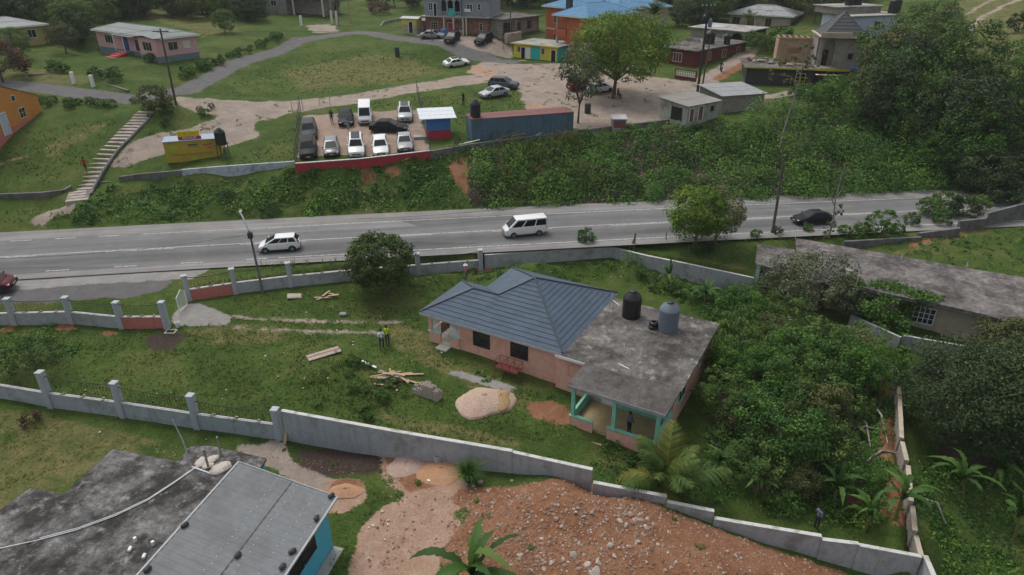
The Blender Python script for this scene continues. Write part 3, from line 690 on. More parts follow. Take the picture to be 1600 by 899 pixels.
class Bld:
    """a building: local x along its front (A to B as seen), y into its depth, z up"""
    def __init__(s, name, label, cat, A, B, z, group=None, dz=0):
        a, b = at(*A, z), at(*B, z)
        s.ang = math.atan2(b.y-a.y, b.x-a.x); s.L = (Vector((b.x-a.x, b.y-a.y))).length
        s.o = Vector((a.x, a.y, z+dz)); s.root = empty(name, s.o, s.ang, label, cat, group)
    def loc(s, x, y, z=0):
        c, n = math.cos(s.ang), math.sin(s.ang)
        return Vector((s.o.x+x*c-y*n, s.o.y+x*n+y*c, s.o.z+z))
    def inv(s, p):
        d = p-s.o; c, n = math.cos(s.ang), math.sin(s.ang)
        return Vector((d.x*c+d.y*n, -d.x*n+d.y*c, d.z))
    def box(s, name, x0, x1, y0, y1, z0, z1, mat, bevel=0, parent=None):
        return MB().box(x0, x1, y0, y1, z0, z1).build(name, mat, parent or s.root, bevel=bevel)
    def shell(s, x0, x1, y0, y1, z0, z1, mat, name='wall'):
        return s.box(name, x0, x1, y0, y1, z0, z1, mat)
    def slab(s, x0, x1, y0, y1, z, t, mat, name='flat_roof', trim=None):
        o = s.box(name, x0, x1, y0, y1, z, z+t, mat, bevel=.02)
        return o
    def win(s, side, u, y, z, w, h, frame='white', pane='glass', cols=2, rws=1, bar=.06, name='window', surround=None, dep=.05):
        """window: side f/b/l/r; u along the wall, y the wall's own plane coordinate"""
        rot = {'f': 0, 'r': math.pi/2, 'b': math.pi, 'l': -math.pi/2}[side]
        if side in 'fb': px, py = u, y
        else: px, py = y, u
        e = None
        mb = MB()
        f = bar
        mb.box(-w/2-f, -w/2, -dep, .0, -f, h+f); mb.box(w/2, w/2+f, -dep, .0, -f, h+f)
        mb.box(-w/2, w/2, -dep, .0, h, h+f); mb.box(-w/2-.05, w/2+.05, -dep-.03, .0, -f, 0)
        for i in range(1, cols): x = -w/2+w*i/cols; mb.box(x-f*.35, x+f*.35, -dep*.8, -.0, 0, h)
        for j in range(1, rws): zz = h*j/rws; mb.box(-w/2, w/2, -dep*.75, -.0, zz-f*.3, zz+f*.3)
        fr = mb.build(name, M[frame] if isinstance(frame, str) else frame, s.root)
        fr.location = (px, py, z); fr.rotation_euler = (0, 0, rot)
        MB().box(-w/2, w/2, -.018, .01, 0, h).build('pane', M[pane], fr)
        return fr
    def door(s, side, u, y, z, w, h, mat='door_blue', name='door', frame='white', opened=False):
        rot = {'f': 0, 'r': math.pi/2, 'b': math.pi, 'l': -math.pi/2}[side]
        px, py = (u, y) if side in 'fb' else (y, u)
        d = MB().box(-w/2, w/2, -.03, .01, 0, h).build(name, M[mat], s.root)
        d.location = (px, py, z); d.rotation_euler = (0, 0, rot)
        mb = MB(); mb.box(-w/2-.08, -w/2, -.06, .005, 0, h+.08); mb.box(w/2, w/2+.08, -.06, .005, 0, h+.08); mb.box(-w/2, w/2, -.06, .005, h, h+.08)
        mb.build('door_frame', M[frame], d)
        MB().lathe([(.012, -.10), (.035, -.09), (.035, -.03)], 8, (w*.38, 0, 1.0), axis='y').build('handle', M['iron'], d)
        return d
    def hip(s, x0, x1, y0, y1, z, rise, mat, cap=None, course=.38, name='roof', fascia='white'):
        W, L = y1-y0, x1-x0
        if L >= W: a, b = (x0+W/2, (y0+y1)/2, z+rise), (x1-W/2, (y0+y1)/2, z+rise)
        else: a, b = ((x0+x1)/2, y0+L/2, z+rise), ((x0+x1)/2, y1-L/2, z+rise)
        c = [(x0,y0,z),(x1,y0,z),(x1,y1,z),(x0,y1,z)]
        if L >= W: pl = [[c[0],c[1],b,a],[c[1],c[2],b],[c[2],c[3],a,b],[c[3],c[0],a]]
        else: pl = [[c[0],c[1],a],[c[1],c[2],b,a],[c[2],c[3],b],[c[3],c[0],a,b]]
        r = roof_planes(name, pl, M[mat], s.root, course)
        mb = MB()
        if (Vector(a)-Vector(b)).length > .05: mb.tube([a, b], .07, 6)
        near = lambda p: a if (Vector(a)-Vector(p)).length <= (Vector(b)-Vector(p)).length else b
        for p in c: mb.tube([p, near(p)], .07, 6)
        mb.build('ridge_cap', M[cap or mat], r)
        fb = MB(); t = .03
        fb.box(x0, x1, y0-t, y0, z-.2, z-.005); fb.box(x0, x1, y1, y1+t, z-.2, z-.005); fb.box(x0-t, x0, y0, y1, z-.2, z-.005); fb.box(x1, x1+t, y0, y1, z-.2, z-.005)
        fb.build('fascia', M[fascia], r)
        return r
    def gable_roof(s, x0, x1, y0, y1, z, rise, mat, along='x', course=2.0, name='roof', th=.06):
        if along == 'x':
            m = (y0+y1)/2; pl = [[(x0,y0,z),(x1,y0,z),(x1,m,z+rise),(x0,m,z+rise)],[(x0,y1,z),(x1,y1,z),(x1,m,z+rise),(x0,m,z+rise)]]
        else:
            m = (x0+x1)/2; pl = [[(x0,y0,z),(x0,y1,z),(m,y1,z+rise),(m,y0,z+rise)],[(x1,y0,z),(x1,y1,z),(m,y1,z+rise),(m,y0,z+rise)]]
        return roof_planes(name, pl, M[mat], s.root, course, .012, th)

def water_tank(loc, r, h, mat, label, group='water tanks', lean=0):
    t = empty('water_tank', loc, rnd.random()*6, label, 'water tank', group)
    prof = [(r*.97, 0), (r, .05)]; k = 9; hb = h*.74
    for i in range(k):
        z0 = .05+(hb-.05)*i/k; dz = (hb-.05)/k
        prof += [(r, z0+dz*.15), (r*.972, z0+dz*.5), (r, z0+dz*.85)]
    prof += [(r*.98, hb), (r*.80, h*.85), (r*.42, h*.95), (r*.40, h*.96)]
    MB().lathe(prof, 28).build('tank_body', mat, t, 50)
    MB().lathe([(r*.36, h*.955), (r*.36, h), (r*.30, h*1.015)], 20).build('lid', M['black'], t, 40)
    MB().tube([(r*.9, 0, .12), (r*1.12, 0, .12), (r*1.12, 0, .0)], .025, 6).build('outlet_pipe', M['white'], t)
    return t

# ================================================================== the pink house with the slate-blue tiled roof
_A, _B = at(655, 488, .6), at(879, 553, .6)
hs = Bld('pink_house', 'salmon pink house with slate-blue tiled hip roof and flat concrete extension', 'house', (655, 488), (879, 553), .6, dz=-2.7)
LH = 12.1; W1, U0, WG, RISE = 10.35, 2.4, 6.1, 2.4
e = 2.72
mu = (U0+LH)/2; APX = (mu, W1/2, e+RISE); k = RISE/(W1/2)
RG1, RG2 = (WG/2, WG/2, e+k*WG/2), (U0+(k*WG/2)/(RISE/(mu-U0)), WG/2, e+k*WG/2)
pl = [[(0,0,e),(RG2[0],0,e),RG2,RG1], [(RG2[0],0,e),(LH,0,e),APX,RG2], [(0,0,e),RG1,(0,WG,e)],
      [(0,WG,e),(U0,WG,e),RG2,RG1], [(U0,WG,e),RG2,APX,(U0,W1,e)], [(U0,W1,e),(LH,W1,e),APX], [(LH,0,e),(LH,W1,e),APX]]
rf = roof_planes('tiled_roof', pl, M['tile_slate'], hs.root, .40, .04)
mb = MB()
for a, b in (((0,0,e),RG1),(RG1,(0,WG,e)),(RG1,RG2),(RG2,APX),((LH,0,e),APX),(APX,(LH,W1,e)),(APX,(U0,W1,e))): mb.tube([Vector(a)+Vector((0,0,.04)), Vector(b)+Vector((0,0,.04))], .085, 6)
M['ridge'] = plain('ridge_tile', (.04,.052,.072), .5)
mb.build('ridge_cap', M['ridge'], rf)
fb = MB()
for a, b in (((0,0),(LH,0)),((LH,0),(LH,W1)),((LH,W1),(U0,W1)),((U0,W1),(U0,WG)),((U0,WG),(0,WG)),((0,WG),(0,0))):
    d = Vector((b[0]-a[0], b[1]-a[1], 0)).normalized(); n_ = Vector((d.y, -d.x, 0))
    p, q = Vector((*a, 0))+n_*.012, Vector((*b, 0))+n_*.012
    fb.add([(p.x,p.y,e-.2),(q.x,q.y,e-.2),(q.x,q.y,e-.0),(p.x,p.y,e-.0),(p.x+n_.x*.03,p.y+n_.y*.03,e-.2),(q.x+n_.x*.03,q.y+n_.y*.03,e-.2),(q.x+n_.x*.03,q.y+n_.y*.03,e),(p.x+n_.x*.03,p.y+n_.y*.03,e)], [(0,1,2,3),(7,6,5,4),(0,4,5,1),(1,5,6,2),(2,6,7,3),(3,7,4,0)])
fb.build('fascia', plain('fascia_board', (.40,.43,.46), .6), rf)
MB().prism([(.06,.06),(LH-.06,.06),(LH-.06,W1-.06),(U0+.06,W1-.06),(U0+.06,WG-.06),(.06,WG-.06)], e-.10, e-.055).build('soffit', M['offwhite'], rf)
# walls (butted end to end)
hs.shell(3.3, LH-.5, .5, W1-.5, -1.2, e-.12, M['coral'])
hs.shell(.5, 3.297, 3.0, WG-.5, -1.2, e-.12, M['coral'])
# entrance veranda in the left corner
hs.box('veranda_floor', .5, 3.297, .5, 2.997, -1.0, .28, M['offwhite'])
hs.box('low_wall', .47, 1.55, .44, .60, -1.0, .95, M['coral']); hs.box('low_wall', 2.45, 3.297, .44, .60, -1.0, .95, M['coral']); hs.box('low_wall', .44, .60, .603, 2.997, -1.0, .95, M['coral'])
hs.box('wall_cap', .40, 1.60, .38, .66, .953, 1.03, M['mint_pale']); hs.box('wall_cap', 2.40, 3.295, .38, .66, .953, 1.03, M['mint_pale'])
hs.box('pillar', .46, .74, .46, .74, 1.033, e-.12, M['coral'])
hs.box('header_beam', .745, 3.297, .46, .70, 2.15, e-.12, M['coral']); hs.box('header_beam', .46, .70, .745, 2.997, 2.15, e-.12, M['coral'])
def grille(u0, u1, y, z0, z1, side='f', n=5):
    mb = MB(); w = (u1-u0)
    for i in range(n+1):
        u = u0+w*i/n; mb.box(u-.02, u+.02, y-.015, y+.015, z0, z1)
    for j in range(6): z = z0+(z1-z0)*j/5; mb.box(u0, u1, y-.012, y+.012, z-.02, z+.02)
    for i in range(n):
        for j in range(5):
            u, z = u0+w*(i+.5)/n, z0+(z1-z0)*(j+.5)/5
            mb.obox((u, y, z), (.09, .02, .09), Matrix.Rotation(R(45), 3, 'Y'))
    return mb.build('veranda_grille', M['white'], hs.root)
grille(.76, 1.55, .53, 1.04, 2.14, n=3); grille(2.45, 3.28, .53, 1.04, 2.14, n=4)
st = hs.box('front_step', 1.5, 2.5, -.25, .44, -.6, .10, M['offwhite'])
hs.door('f', 2.0, 2.99, .28, .9, 2.0, 'white', frame='mint_pale')
for u in (5.25, 8.45):
    w_ = hs.win('f', u, .5, .95, 1.35, 1.12, 'iron', 'glass', 2, 1, .05)
hs.win('b', 5, W1-.5, .95, 1.3, 1.1, 'iron'); hs.win('b', 9, W1-.5, .95, 1.3, 1.1, 'iron')
# flat roofed part and its porch
FX0, FX1, FY0, FY1 = LH-.5, 20.1, -.05, 9.1
hs.shell(FX0+.003, FX1, .12, FY1, -2.2, 2.53, M['coral'], 'extension_wall')
hs.slab(LH-.25, FX1+.45, -.35, FY1+.35, 2.54, .16, M['slab'], 'flat_roof')
hs.box('roof_ledge', LH-.4, 14.0, -.38, -.353, 2.52, 2.72, M['white'])
PX0, PX1, PY = 14.15, 20.1, -2.95
hs.slab(PX0-.2, FX1+.40, PY-.25, -.352, 2.60, .15, M['slab_clean'], 'porch_roof')
hs.box('porch_fascia', PX0-.16, FX1+.36, PY-.29, PY-.255, 2.50, 2.74, M['grey_block'])
hs.box('porch_floor', PX0, PX1-.15, PY+.15, .115, -2.0, -.42, M['tilefloor'])
hs.box('porch_back_wall', PX0+.6, PX1-.2, .085, .115, -.41, 2.5, M['mint'])
for x in (PX0+.02, 17.0, PX1-.26):
    hs.box('porch_post', x, x+.24, PY, PY+.24, .25, 2.30, M['mint'])
hs.box('porch_beam', PX0+.01, PX1-.01, PY+.01, PY+.22, 2.303, 2.592, M['coral'])
hs.box('porch_beam', PX0+.01, PX0+.22, PY+.225, .115, 2.303, 2.592, M['mint']); hs.box('porch_beam', PX1-.22, PX1-.01, PY+.225, .08, 2.303, 2.592, M['mint'])
for a, b in ((PX0-.03, 15.75), (16.75, PX1+.03)):
    hs.box('porch_low_wall', a, b, PY-.03, PY+.145, -2.0, .17, M['coral']); hs.box('wall_cap', a-.04, b+.02, PY-.07, PY+.18, .173, .247, M['mint'])
hs.box('porch_low_wall', PX0-.03, PX0+.145, PY+.148, .115, -2.0, .35, M['mint']); 
hs.box('porch_side_wall', PX1-.148, PX1, PY+.185, .115, -2.2, .65, M['coral']); hs.box('wall_cap', PX1-.19, PX1+.04, PY+.25, .11, .653, .72, M['mint'])
hs.box('porch_step', 15.75, 16.7, PY-.75, PY-.035, -2.0, -.75, M['tilefloor']); hs.box('porch_step', 15.95, 16.5, PY-1.35, PY-.753, -2.0, -1.0, M['tilefloor'])
hs.door('f', 15.6, .085, -.41, .9, 2.0, 'white', frame='mint_pale')
w_ = hs.win('r', 1.9, FX1, .6, 1.5, 1.2, 'mint', 'dark', 2, 1, .08); hs.win('r', 6.2, FX1, .9, .5, .5, 'mint', 'dark', 1, 1, .06)
hs.win('f', 13.0, .12, 1.0, .9, .9, 'coral', 'coral', 1, 1, .04, name='blocked_window')
# starter bars and pipe stubs left standing out of the roof
for i, (px, py) in enumerate(((955,490),(980,553),(984,556),(1002,553),(1001,556),(982,494),(956,470),(975,548))):
    p = hs.inv(at(px, py, .62)); mb = MB().tube([(0,0,0),(rnd.uniform(-.03,.03),rnd.uniform(-.03,.03),rnd.uniform(.45,.75))], .022, 6)
    mb.build('roof_pipe', M['white'], hs.root, loc=(p.x, p.y, 2.70))
for (a, b) in (((967,569),(983,577)),((958,470),(967,477))):
    p, q = hs.inv(at(*a, .62)), hs.inv(at(*b, .62))
    MB().tube([(p.x,p.y,2.735),(q.x,q.y,2.735)], .035, 6).build('pipe_run', M['white'], hs.root)
# tanks
zt = hs.o.z+2.70
for px, py, r_, h_, mt, lb in ((986,494,.70,2.15,M['black'],'black ribbed water tank on the flat roof beside the blue tiles'), (1043,514,.74,2.25,M['tank_grey'],'grey-blue ribbed water tank on the flat roof, right of the black one')):
    p = at(px, py, zt); water_tank(p, r_, h_, mt, lb, 'water tanks on the pink house')
p = at(1022, 513, zt)
for i, (dx, dy, dz) in enumerate(((0,0,0),(.05,.05,.27),(.25,.5,0))):
    o = tag(MB().lathe([(.16,0),(.30,.0),(.33,.07),(.33,.18),(.28,.25),(.17,.25),(.15,.2),(.15,.05)], 18).build('old_tyre', M['black'], None, 60, loc=(p.x+dx-.1, p.y+dy, p.z+dz)), ['lower old tyre of the stack next to the grey roof tank','old tyre on top of the stack next to the grey roof tank','loose old tyre behind the stack by the grey roof tank'][i], 'tyre', 'old tyres on the roof')
# rusty red iron frame leaning at the wall
q = hs.loc(8.15, -.95, -.6); t = empty('iron_cage', (q.x, q.y, gz(q.x, q.y)), hs.ang, 'rusty red welded iron frame leaning on the pink wall below the window', 'iron frame')
mb = MB()
for z in (.75, 1.35):
    for y in (0, .8): mb.tube([(-.95,y,z),(.95,y,z)], .025, 6)
for x in (-.95,-.3,.3,.95):
    mb.tube([(x,0,1.35),(x,.8,1.35)], .022, 6); mb.tube([(x,0,.0 if abs(x)>.9 else .75),(x,0,1.35)], .022, 6); mb.tube([(x,.8,.0 if abs(x)>.9 else .75),(x,.8,1.35)], .022, 6)
for y in (.25,.5): mb.tube([(-.95,y,1.35),(.95,y,1.35)], .018, 6)
mb.build('bar_frame', M['iron_red'], t)
MB().box(-.9,.9,.05,.75,.77,.80).build('mesh_shelf', M['iron_red'], t)

# ================================================================== long building with a flat concrete roof on the right
rb = Bld('flat_roofed_building', 'long tan building under a huge weathered concrete roof, ivy hanging over its wall', 'building', (1195,415), (1530,490), .0, dz=-3.6)
RBZ = .12
def rb_poly(pts, z): return [tuple(rb.inv(at(px, py, z)))[:2] for px, py in pts]
main = rb_poly([(1243,372),(1600,434),(1900,492),(1900,600),(1540,492),(1480,478),(1385,459),(1335,446),(1300,438),(1245,408)], RBZ)
low = rb_poly([(1184,381),(1242,390),(1246,409),(1300,440),(1278,441),(1180,411)], RBZ-.1)
MB().prism(main, 3.44, 3.72).build('roof_slab', M['slab_brown'], rb.root)
MB().prism(low, 3.36, 3.60).build('lower_roof_slab', M['slab_brown'], rb.root)
wallp = rb_poly([(1248,380),(1600,441),(1890,498),(1890,585),(1540,484),(1480,470),(1385,452),(1335,440),(1300,432)], RBZ)
MB().prism(wallp, -1.5, 3.435).build('wall', M['tan'], rb.root)
low_w = rb_poly([(1196,392),(1240,398),(1288,436),(1204,418)], RBZ-.1)
MB().prism(low_w, -1.0, 3.355).build('annex_wall', M['tan'], rb.root)
p = rb.inv(at(1182,437,-1.6)); rb.box('corner_post', p.x-.16, p.x+.16, p.y-.1, p.y+.22, -.6, 3.355, plain('pale_blue_post', (.33,.47,.52), .7))
# window on its lit face
a, b = at(1385,459,RBZ), at(1480,478,RBZ); wd = math.atan2(b.y-a.y, b.x-a.x)-rb.ang
p = rb.inv(at(1445,500,-1.35)); fr = rb.win('f', 0, 0, 0, 1.45, 1.35, 'white', 'glass', 4, 3, .07)
# seat the window on the wall plane
w0, w1 = Vector(wallp[5]), Vector(wallp[6]); dv = (w0-w1).normalized(); tt_ = (Vector((p.x, p.y))-w1).dot(dv); foot = w1+dv*tt_
fr.location = (foot.x-dv.y*-.012, foot.y-dv.x*.012, 1.35); fr.rotation_euler = (0, 0, math.atan2(dv.y, dv.x))
def rb_strip(name, pts, z0, z1, thick, mat):
    q = [rb.inv(at(px, py, z)) for px, py, z in pts]; mb = MB()
    for a, b in zip(q[:-1], q[1:]):
        d = (b-a); d.z = 0; d.normalize(); n_ = Vector((d.y, -d.x, 0))*thick
        mb.prism([(a.x,a.y),(b.x,b.y),(b.x-n_.x,b.y-n_.y),(a.x-n_.x,a.y-n_.y)], z0, z1)
    return mb.build(name, mat, rb.root)
for (px, py) in ((1408,398),(1510,410),(1243,352)):
    p = rb.inv(at(px, py+(8 if px != 1243 else 20), RBZ)); MB().tube([(p.x,p.y,3.72),(p.x,p.y,3.72+(.5 if px != 1243 else 1.1))], .03, 6).build('roof_pipe', M['white'], rb.root)
# lower yard wall below it
pts = [(1334,500),(1405,530)]
def yard_wall(name, label, tops, th, mat, cap=None, group=None, base=None, cat='wall'):
    """tops: (px,py,z_top) along the wall's upper edge; goes down into the ground"""
    t = empty(name, at(*tops[0]), 0, label, cat, group); o = t.location
    P = [at(*q)-o for q in tops]; mb, cb = MB(), MB()
    for a, b in zip(P[:-1], P[1:]):
        d = Vector((b.x-a.x, b.y-a.y, 0)).normalized(); n_ = Vector((d.y, -d.x, 0))*th/2
        za = min(gz(o.x+a.x, o.y+a.y), gz(o.x+a.x+n_.x*6, o.y+a.y+n_.y*6), gz(o.x+a.x-n_.x*6, o.y+a.y-n_.y*6))-o.z-.5
        zb = min(gz(o.x+b.x, o.y+b.y), gz(o.x+b.x+n_.x*6, o.y+b.y+n_.y*6), gz(o.x+b.x-n_.x*6, o.y+b.y-n_.y*6))-o.z-.5
        poly = [(a.x+n_.x,a.y+n_.y),(b.x+n_.x,b.y+n_.y),(b.x-n_.x,b.y-n_.y),(a.x-n_.x,a.y-n_.y)]
        ct = .06 if cap else 0
        mb.prism(poly, [za,zb,zb,za], [a.z-ct,b.z-ct,b.z-ct,a.z-ct])
        if cap:
            m_ = n_*1.25; poly2 = [(a.x+m_.x,a.y+m_.y),(b.x+m_.x,b.y+m_.y),(b.x-m_.x,b.y-m_.y),(a.x-m_.x,a.y-m_.y)]
            cb.prism(poly2, [a.z-ct+.002,b.z-ct+.002,b.z-ct+.002,a.z-ct+.002], [a.z,b.z,b.z,a.z])
    mb.build('wall_body', mat, t)
    if cap: cb.build('coping', cap, t)
    return t
yard_wall('boundary_wall', 'smooth grey lower wall under the ivy, left of the tan building window', [(1330,492,-1.9),(1408,527,-1.9)], .2, M['wall_grey'])
yard_wall('boundary_wall', 'pale grey lower wall below the barred window, half behind a dark tree', [(1412,524,-2.0),(1475,535,-2.0),(1560,550,-2.0)], .2, M['wall_grey'])

# ================================================================== neighbour's house in the lower left corner
nb = Bld('stained_roof_house', 'turquoise house under black-stained concrete roof and grey sheet-metal roof', 'house', (516,850), (447,960), -2.5)
NZ = .55
nbp = lambda pts, z: [tuple(nb.inv(at(px, py, z)))[:2] for px, py in pts]
flat = nbp([(-200,860),(0,797),(47,763),(100,772),(176,702),(277,721),(298,697),(330,697),(416,716),(405,735),(372,730),(215,905),(150,990),(-200,990)], NZ)
MB().prism(flat, NZ+2.5-.18, NZ+2.5).build('flat_roof', M['slab_black'], nb.root)
flatw = nbp([(-190,868),(3,802),(50,769),(102,779),(178,709),(279,728),(301,703),(330,703),(412,723),(401,742),(372,740),(215,915),(150,995),(-190,995)], NZ)
MB().prism(flatw, -1.0, NZ+2.5-.183).build('wall', M['turq'], nb.root)
sheet = [nb.inv(at(373,722,NZ+.55)), nb.inv(at(527,777,NZ+.10)), nb.inv(at(395,965,NZ+.10)), nb.inv(at(160,960,NZ+.55))]
d1 = sheet[1]-sheet[0]; d2 = sheet[3]-sheet[0]
sheet[2] = sheet[1]+d2*1.0; sheet[3] = sheet[0]+d2*1.0
def sheet_roof():
    mb = MB(); nrm = (sheet[1]-sheet[0]).cross(sheet[3]-sheet[0]).normalized()
    if nrm.z < 0: nrm = -nrm
    Ld = d2.length; n = int(Ld/.38)
    vs, fs = [], []
    for i in range(n*4+1):
        t = i/(n*4); h = (.0, .030, .032, .004)[i % 4]
        for s_ in (0, 1):
            q = sheet[0]+d2*t+d1*s_+nrm*h; vs.append(q)
    for i in range(n*4): fs.append((2*i, 2*i+2, 2*i+3, 2*i+1))
    mb.add(vs, fs); k0 = len(vs)
    return mb, nrm
mb, nrm = sheet_roof()
# underside, so the sheet has a thickness
mb.quad(*[p-nrm*.03 for p in sheet])
ms = worn('grey_roof_sheet', (.155,.165,.17), (.115,.12,.12), .45, .5, .65, bstr=.04)
dt = d2.normalized(); du = d1.normalized()
for i in range(24):
    for s_ in (.42, .62, .8, .93):
        c0 = sheet[0]+d1*(s_+.01*((i*7) % 3))+d2*((i+.5)/24)+nrm*.024; mb.obox(c0, (.028, .028, .015), Matrix((dt, du, nrm)).transposed(), 1)
sr = mb.build('sheet_roof', [ms, M['white']], nb.root)
tb = MB()
for a in (sheet[0], sheet[1]): tb.obox(a+d2*.5, (d2.length, .10, .10), Matrix((dt, du, nrm)).transposed())
tb.obox(sheet[0]+d1*.5, (d1.length, .05, .10), Matrix((du, dt, nrm)).transposed())
tb.build('edge_trim', plain('zinc_flashing', (.30,.31,.32), .5), sr)
lb = MB(); lb.obox(sheet[0]+d1*.56+d2*.5+nrm*.035, (d2.length*.98, .04, .012), Matrix((dt, du, nrm)).transposed()); lb.build('sheet_lap', M['iron'], sr)
hw = [sheet[1]-du*.45, sheet[2]-du*.45, sheet[2]-du*3.0, sheet[1]-du*3.0]
hw = [q+dt*.45 if i in (0, 3) else q for i, q in enumerate(hw)]
ztop = min(q.z for q in hw)-.12
MB().prism([(q.x,q.y) for q in hw], -1.2, ztop).build('wall', M['turq'], nb.root)
# louvre windows in the turquoise wall
wdir = (hw[1]-hw[0]); wdir.z = 0; wl = wdir.length; wdir.normalize(); nout = Vector((-wdir.y, wdir.x, 0))
if nout.dot(du) < 0: nout = -nout
for f_ in (2.0, 3.2):
    c0 = hw[0]+wdir*f_; ob = nb.win('f', 0, 0, 0, 1.0, 1.15, 'iron', 'glass', 1, 6, .06); ob.location = (c0.x+nout.x*.01, c0.y+nout.y*.01, ztop-1.55)
    ob.rotation_euler = (0, 0, math.atan2(nout.y, nout.x)+math.pi/2)
c0 = hw[0]+nout*.33+wdir*1.3
MB().obox((c0.x, c0.y, -.25), (2.6, .6, .5), Matrix.Rotation(math.atan2(wdir.y, wdir.x), 3, 'Z')).build('footing', M['slab_pale'], nb.root)
# weights lying on the roof sheet, and cans on the slab
blk = plain('black_bag', (.035,.036,.04), .6, var=.4)
proto = None
def sheetpt(px, py):
    d = Vector(ray(px, py)); o = Vector((0,0,CAMZ)); nn = Matrix.Rotation(nb.ang, 3, 'Z') @ nrm
    a = nb.loc(*sheet[0]); t = (a-o).dot(nn)/d.dot(nn); return o+d*t+nn*.03
for i, (px, py) in enumerate(((518,777),(495,812),(457,864),(442,888),(372,870),(289,823),(231,892))):
    q = sheetpt(px, py); mb = MB().obox((0,0,.10), (.46,.28,.2), None, 0, .75)
    o = mb.build('roof_weight', blk, None, 60, bevel=.08); o.location = q; o.rotation_euler = (R(4), R(-6), nb.ang+rnd.uniform(-.5,.5))
    tag(o, ['black sandbag at the far corner of the grey sheet roof','black sandbag second along the right edge of the grey sheet roof','black sandbag above the louvre window on the sheet roof','black sandbag nearest the bottom of the right roof edge','lone black sandbag on the middle of the grey sheet roof','black sandbag on the left edge of the grey sheet roof','black sandbag low on the left edge of the grey sheet roof'][i], 'sandbag', 'weights on the sheet roof')
for i, (px, py) in enumerate(((240,852),(227,868),(205,857),(212,846),(337,770))):
    q = at(px, py, NZ); o = MB().lathe([(.08,0),(.085,.02),(.085,.22),(.07,.25),(.03,.25)], 12, (0,0,0)).build('paint_can', M['white'], None, 40, loc=q)
    if i in (1, 2): o.rotation_euler = (R(90), 0, rnd.random()*3); o.location.z += .085
    tag(o, ['white can upright in the black puddle on the stained roof','white can lying at the edge of the black roof puddle','white can lying farther left in the black roof puddle','small white can standing left in the black roof puddle','white scrap can against the left edge of the sheet roof'][i], 'can', 'cans on the stained roof')
# pale bags near the mast
for i, (px, py, r_) in enumerate(((315,722,.55),(332,718,.5),(345,732,.75),(325,728,.4),(338,738,.3))):
    q = at(px, py, NZ+.05); bm = bmesh.new(); bmesh.ops.create_icosphere(bm, subdivisions=3, radius=r_)
    for v_ in bm.verts:
        nn = smooth = math.sin(v_.co.x*9+i)*math.cos(v_.co.y*8+2*i)*.08+rnd.uniform(-.02,.02); v_.co *= 1+nn; v_.co.z = v_.co.z*.26+.05*math.sin(v_.co.x*14+i*2)*math.cos(v_.co.y*11); v_.co.y *= .75; v_.co *= .8
        v_.co.z = max(v_.co.z, -.05)
    me = bpy.data.meshes.new('cement_bag'); bm.to_mesh(me); bm.free(); me.polygons.foreach_set('use_smooth', [True]*len(me.polygons)); me.materials.append(worn('bag_cloth%d' % i, (.46,.41,.36), (.17,.12,.09), .35, 2.2, .9))
    o = link('cement_bag', me, None, q); o.rotation_euler = (0, 0, rnd.random()*3)
    tag(o, ['crumpled pale sack left beside the roof mast','crumpled pale sack behind the others on the stained roof','largest pale sack in front of the sheet roof corner','small pale sack squeezed between two larger sacks','smallest pale sack at the tip of the white conduit'][i], 'sack', 'sacks on the stained roof')
# leaning mast, two stub posts and the white conduits
t = empty('roof_mast', at(299,730,NZ), 0, 'thin leaning metal mast on the stained roof with white conduit at its foot', 'mast')
MB().tube([(0,0,0),(-.15,.15,1.6),(-.45,.25,3.0)], [.045,.04,.03], 8).build('pole', M['zinc'], t); MB().tube([(0,0,.04),(1.4,-.6,.04)], .035, 6).build('base_rail', M['white'], t)
for px, py, h_, lb_ in ((326,732,1.3,'pale timber stub post between the sacks'),(346,712,1.3,'pale timber stub post at the roof edge behind the sacks')):
    tag(MB().obox((0,0,h_/2), (.09,.09,h_)).build('stub_post', M['wood_grey'], None, loc=at(px, py, NZ-.02)), lb_, 'post', 'stub posts on the stained roof')
cpts = [(-180,880),(-60,868),(0,857),(60,844),(120,828),(180,806),(230,782),(270,756),(300,735),(308,730)]
tag(MB().tube([at(px, py, NZ+.06) for px, py in cpts], .022, 6).build('conduit', M['white'], None, 60), 'long white conduit curving across the stained roof, lower of two', 'conduit', 'white conduits')
tag(MB().tube([at(px+2, py-3, NZ+.07) for px, py in cpts[3:]], .018, 6).build('conduit', M['white'], None, 60), 'shorter white conduit running beside the long one on the stained roof', 'conduit', 'white conduits')
# ================================================================== buildings across the road
def text(parent, body, size, loc, rot, mat, name='lettering', ext=.008, ax='CENTER'):
    cu = bpy.data.curves.new(name, 'FONT'); cu.body = body; cu.size = size; cu.align_x = ax; cu.align_y = 'CENTER'; cu.extrude = ext
    cu.materials.append(mat); o = bpy.data.objects.new(name, cu); C.objects.link(o)
    me = bpy.data.meshes.new_from_object(o.evaluated_get(bpy.context.evaluated_depsgraph_get())); bpy.data.objects.remove(o)
    o = link(name, me, parent, loc); o.rotation_euler = rot
    return o
def depth_to(b, px, py, z): return b.inv(at(px, py, z)).y

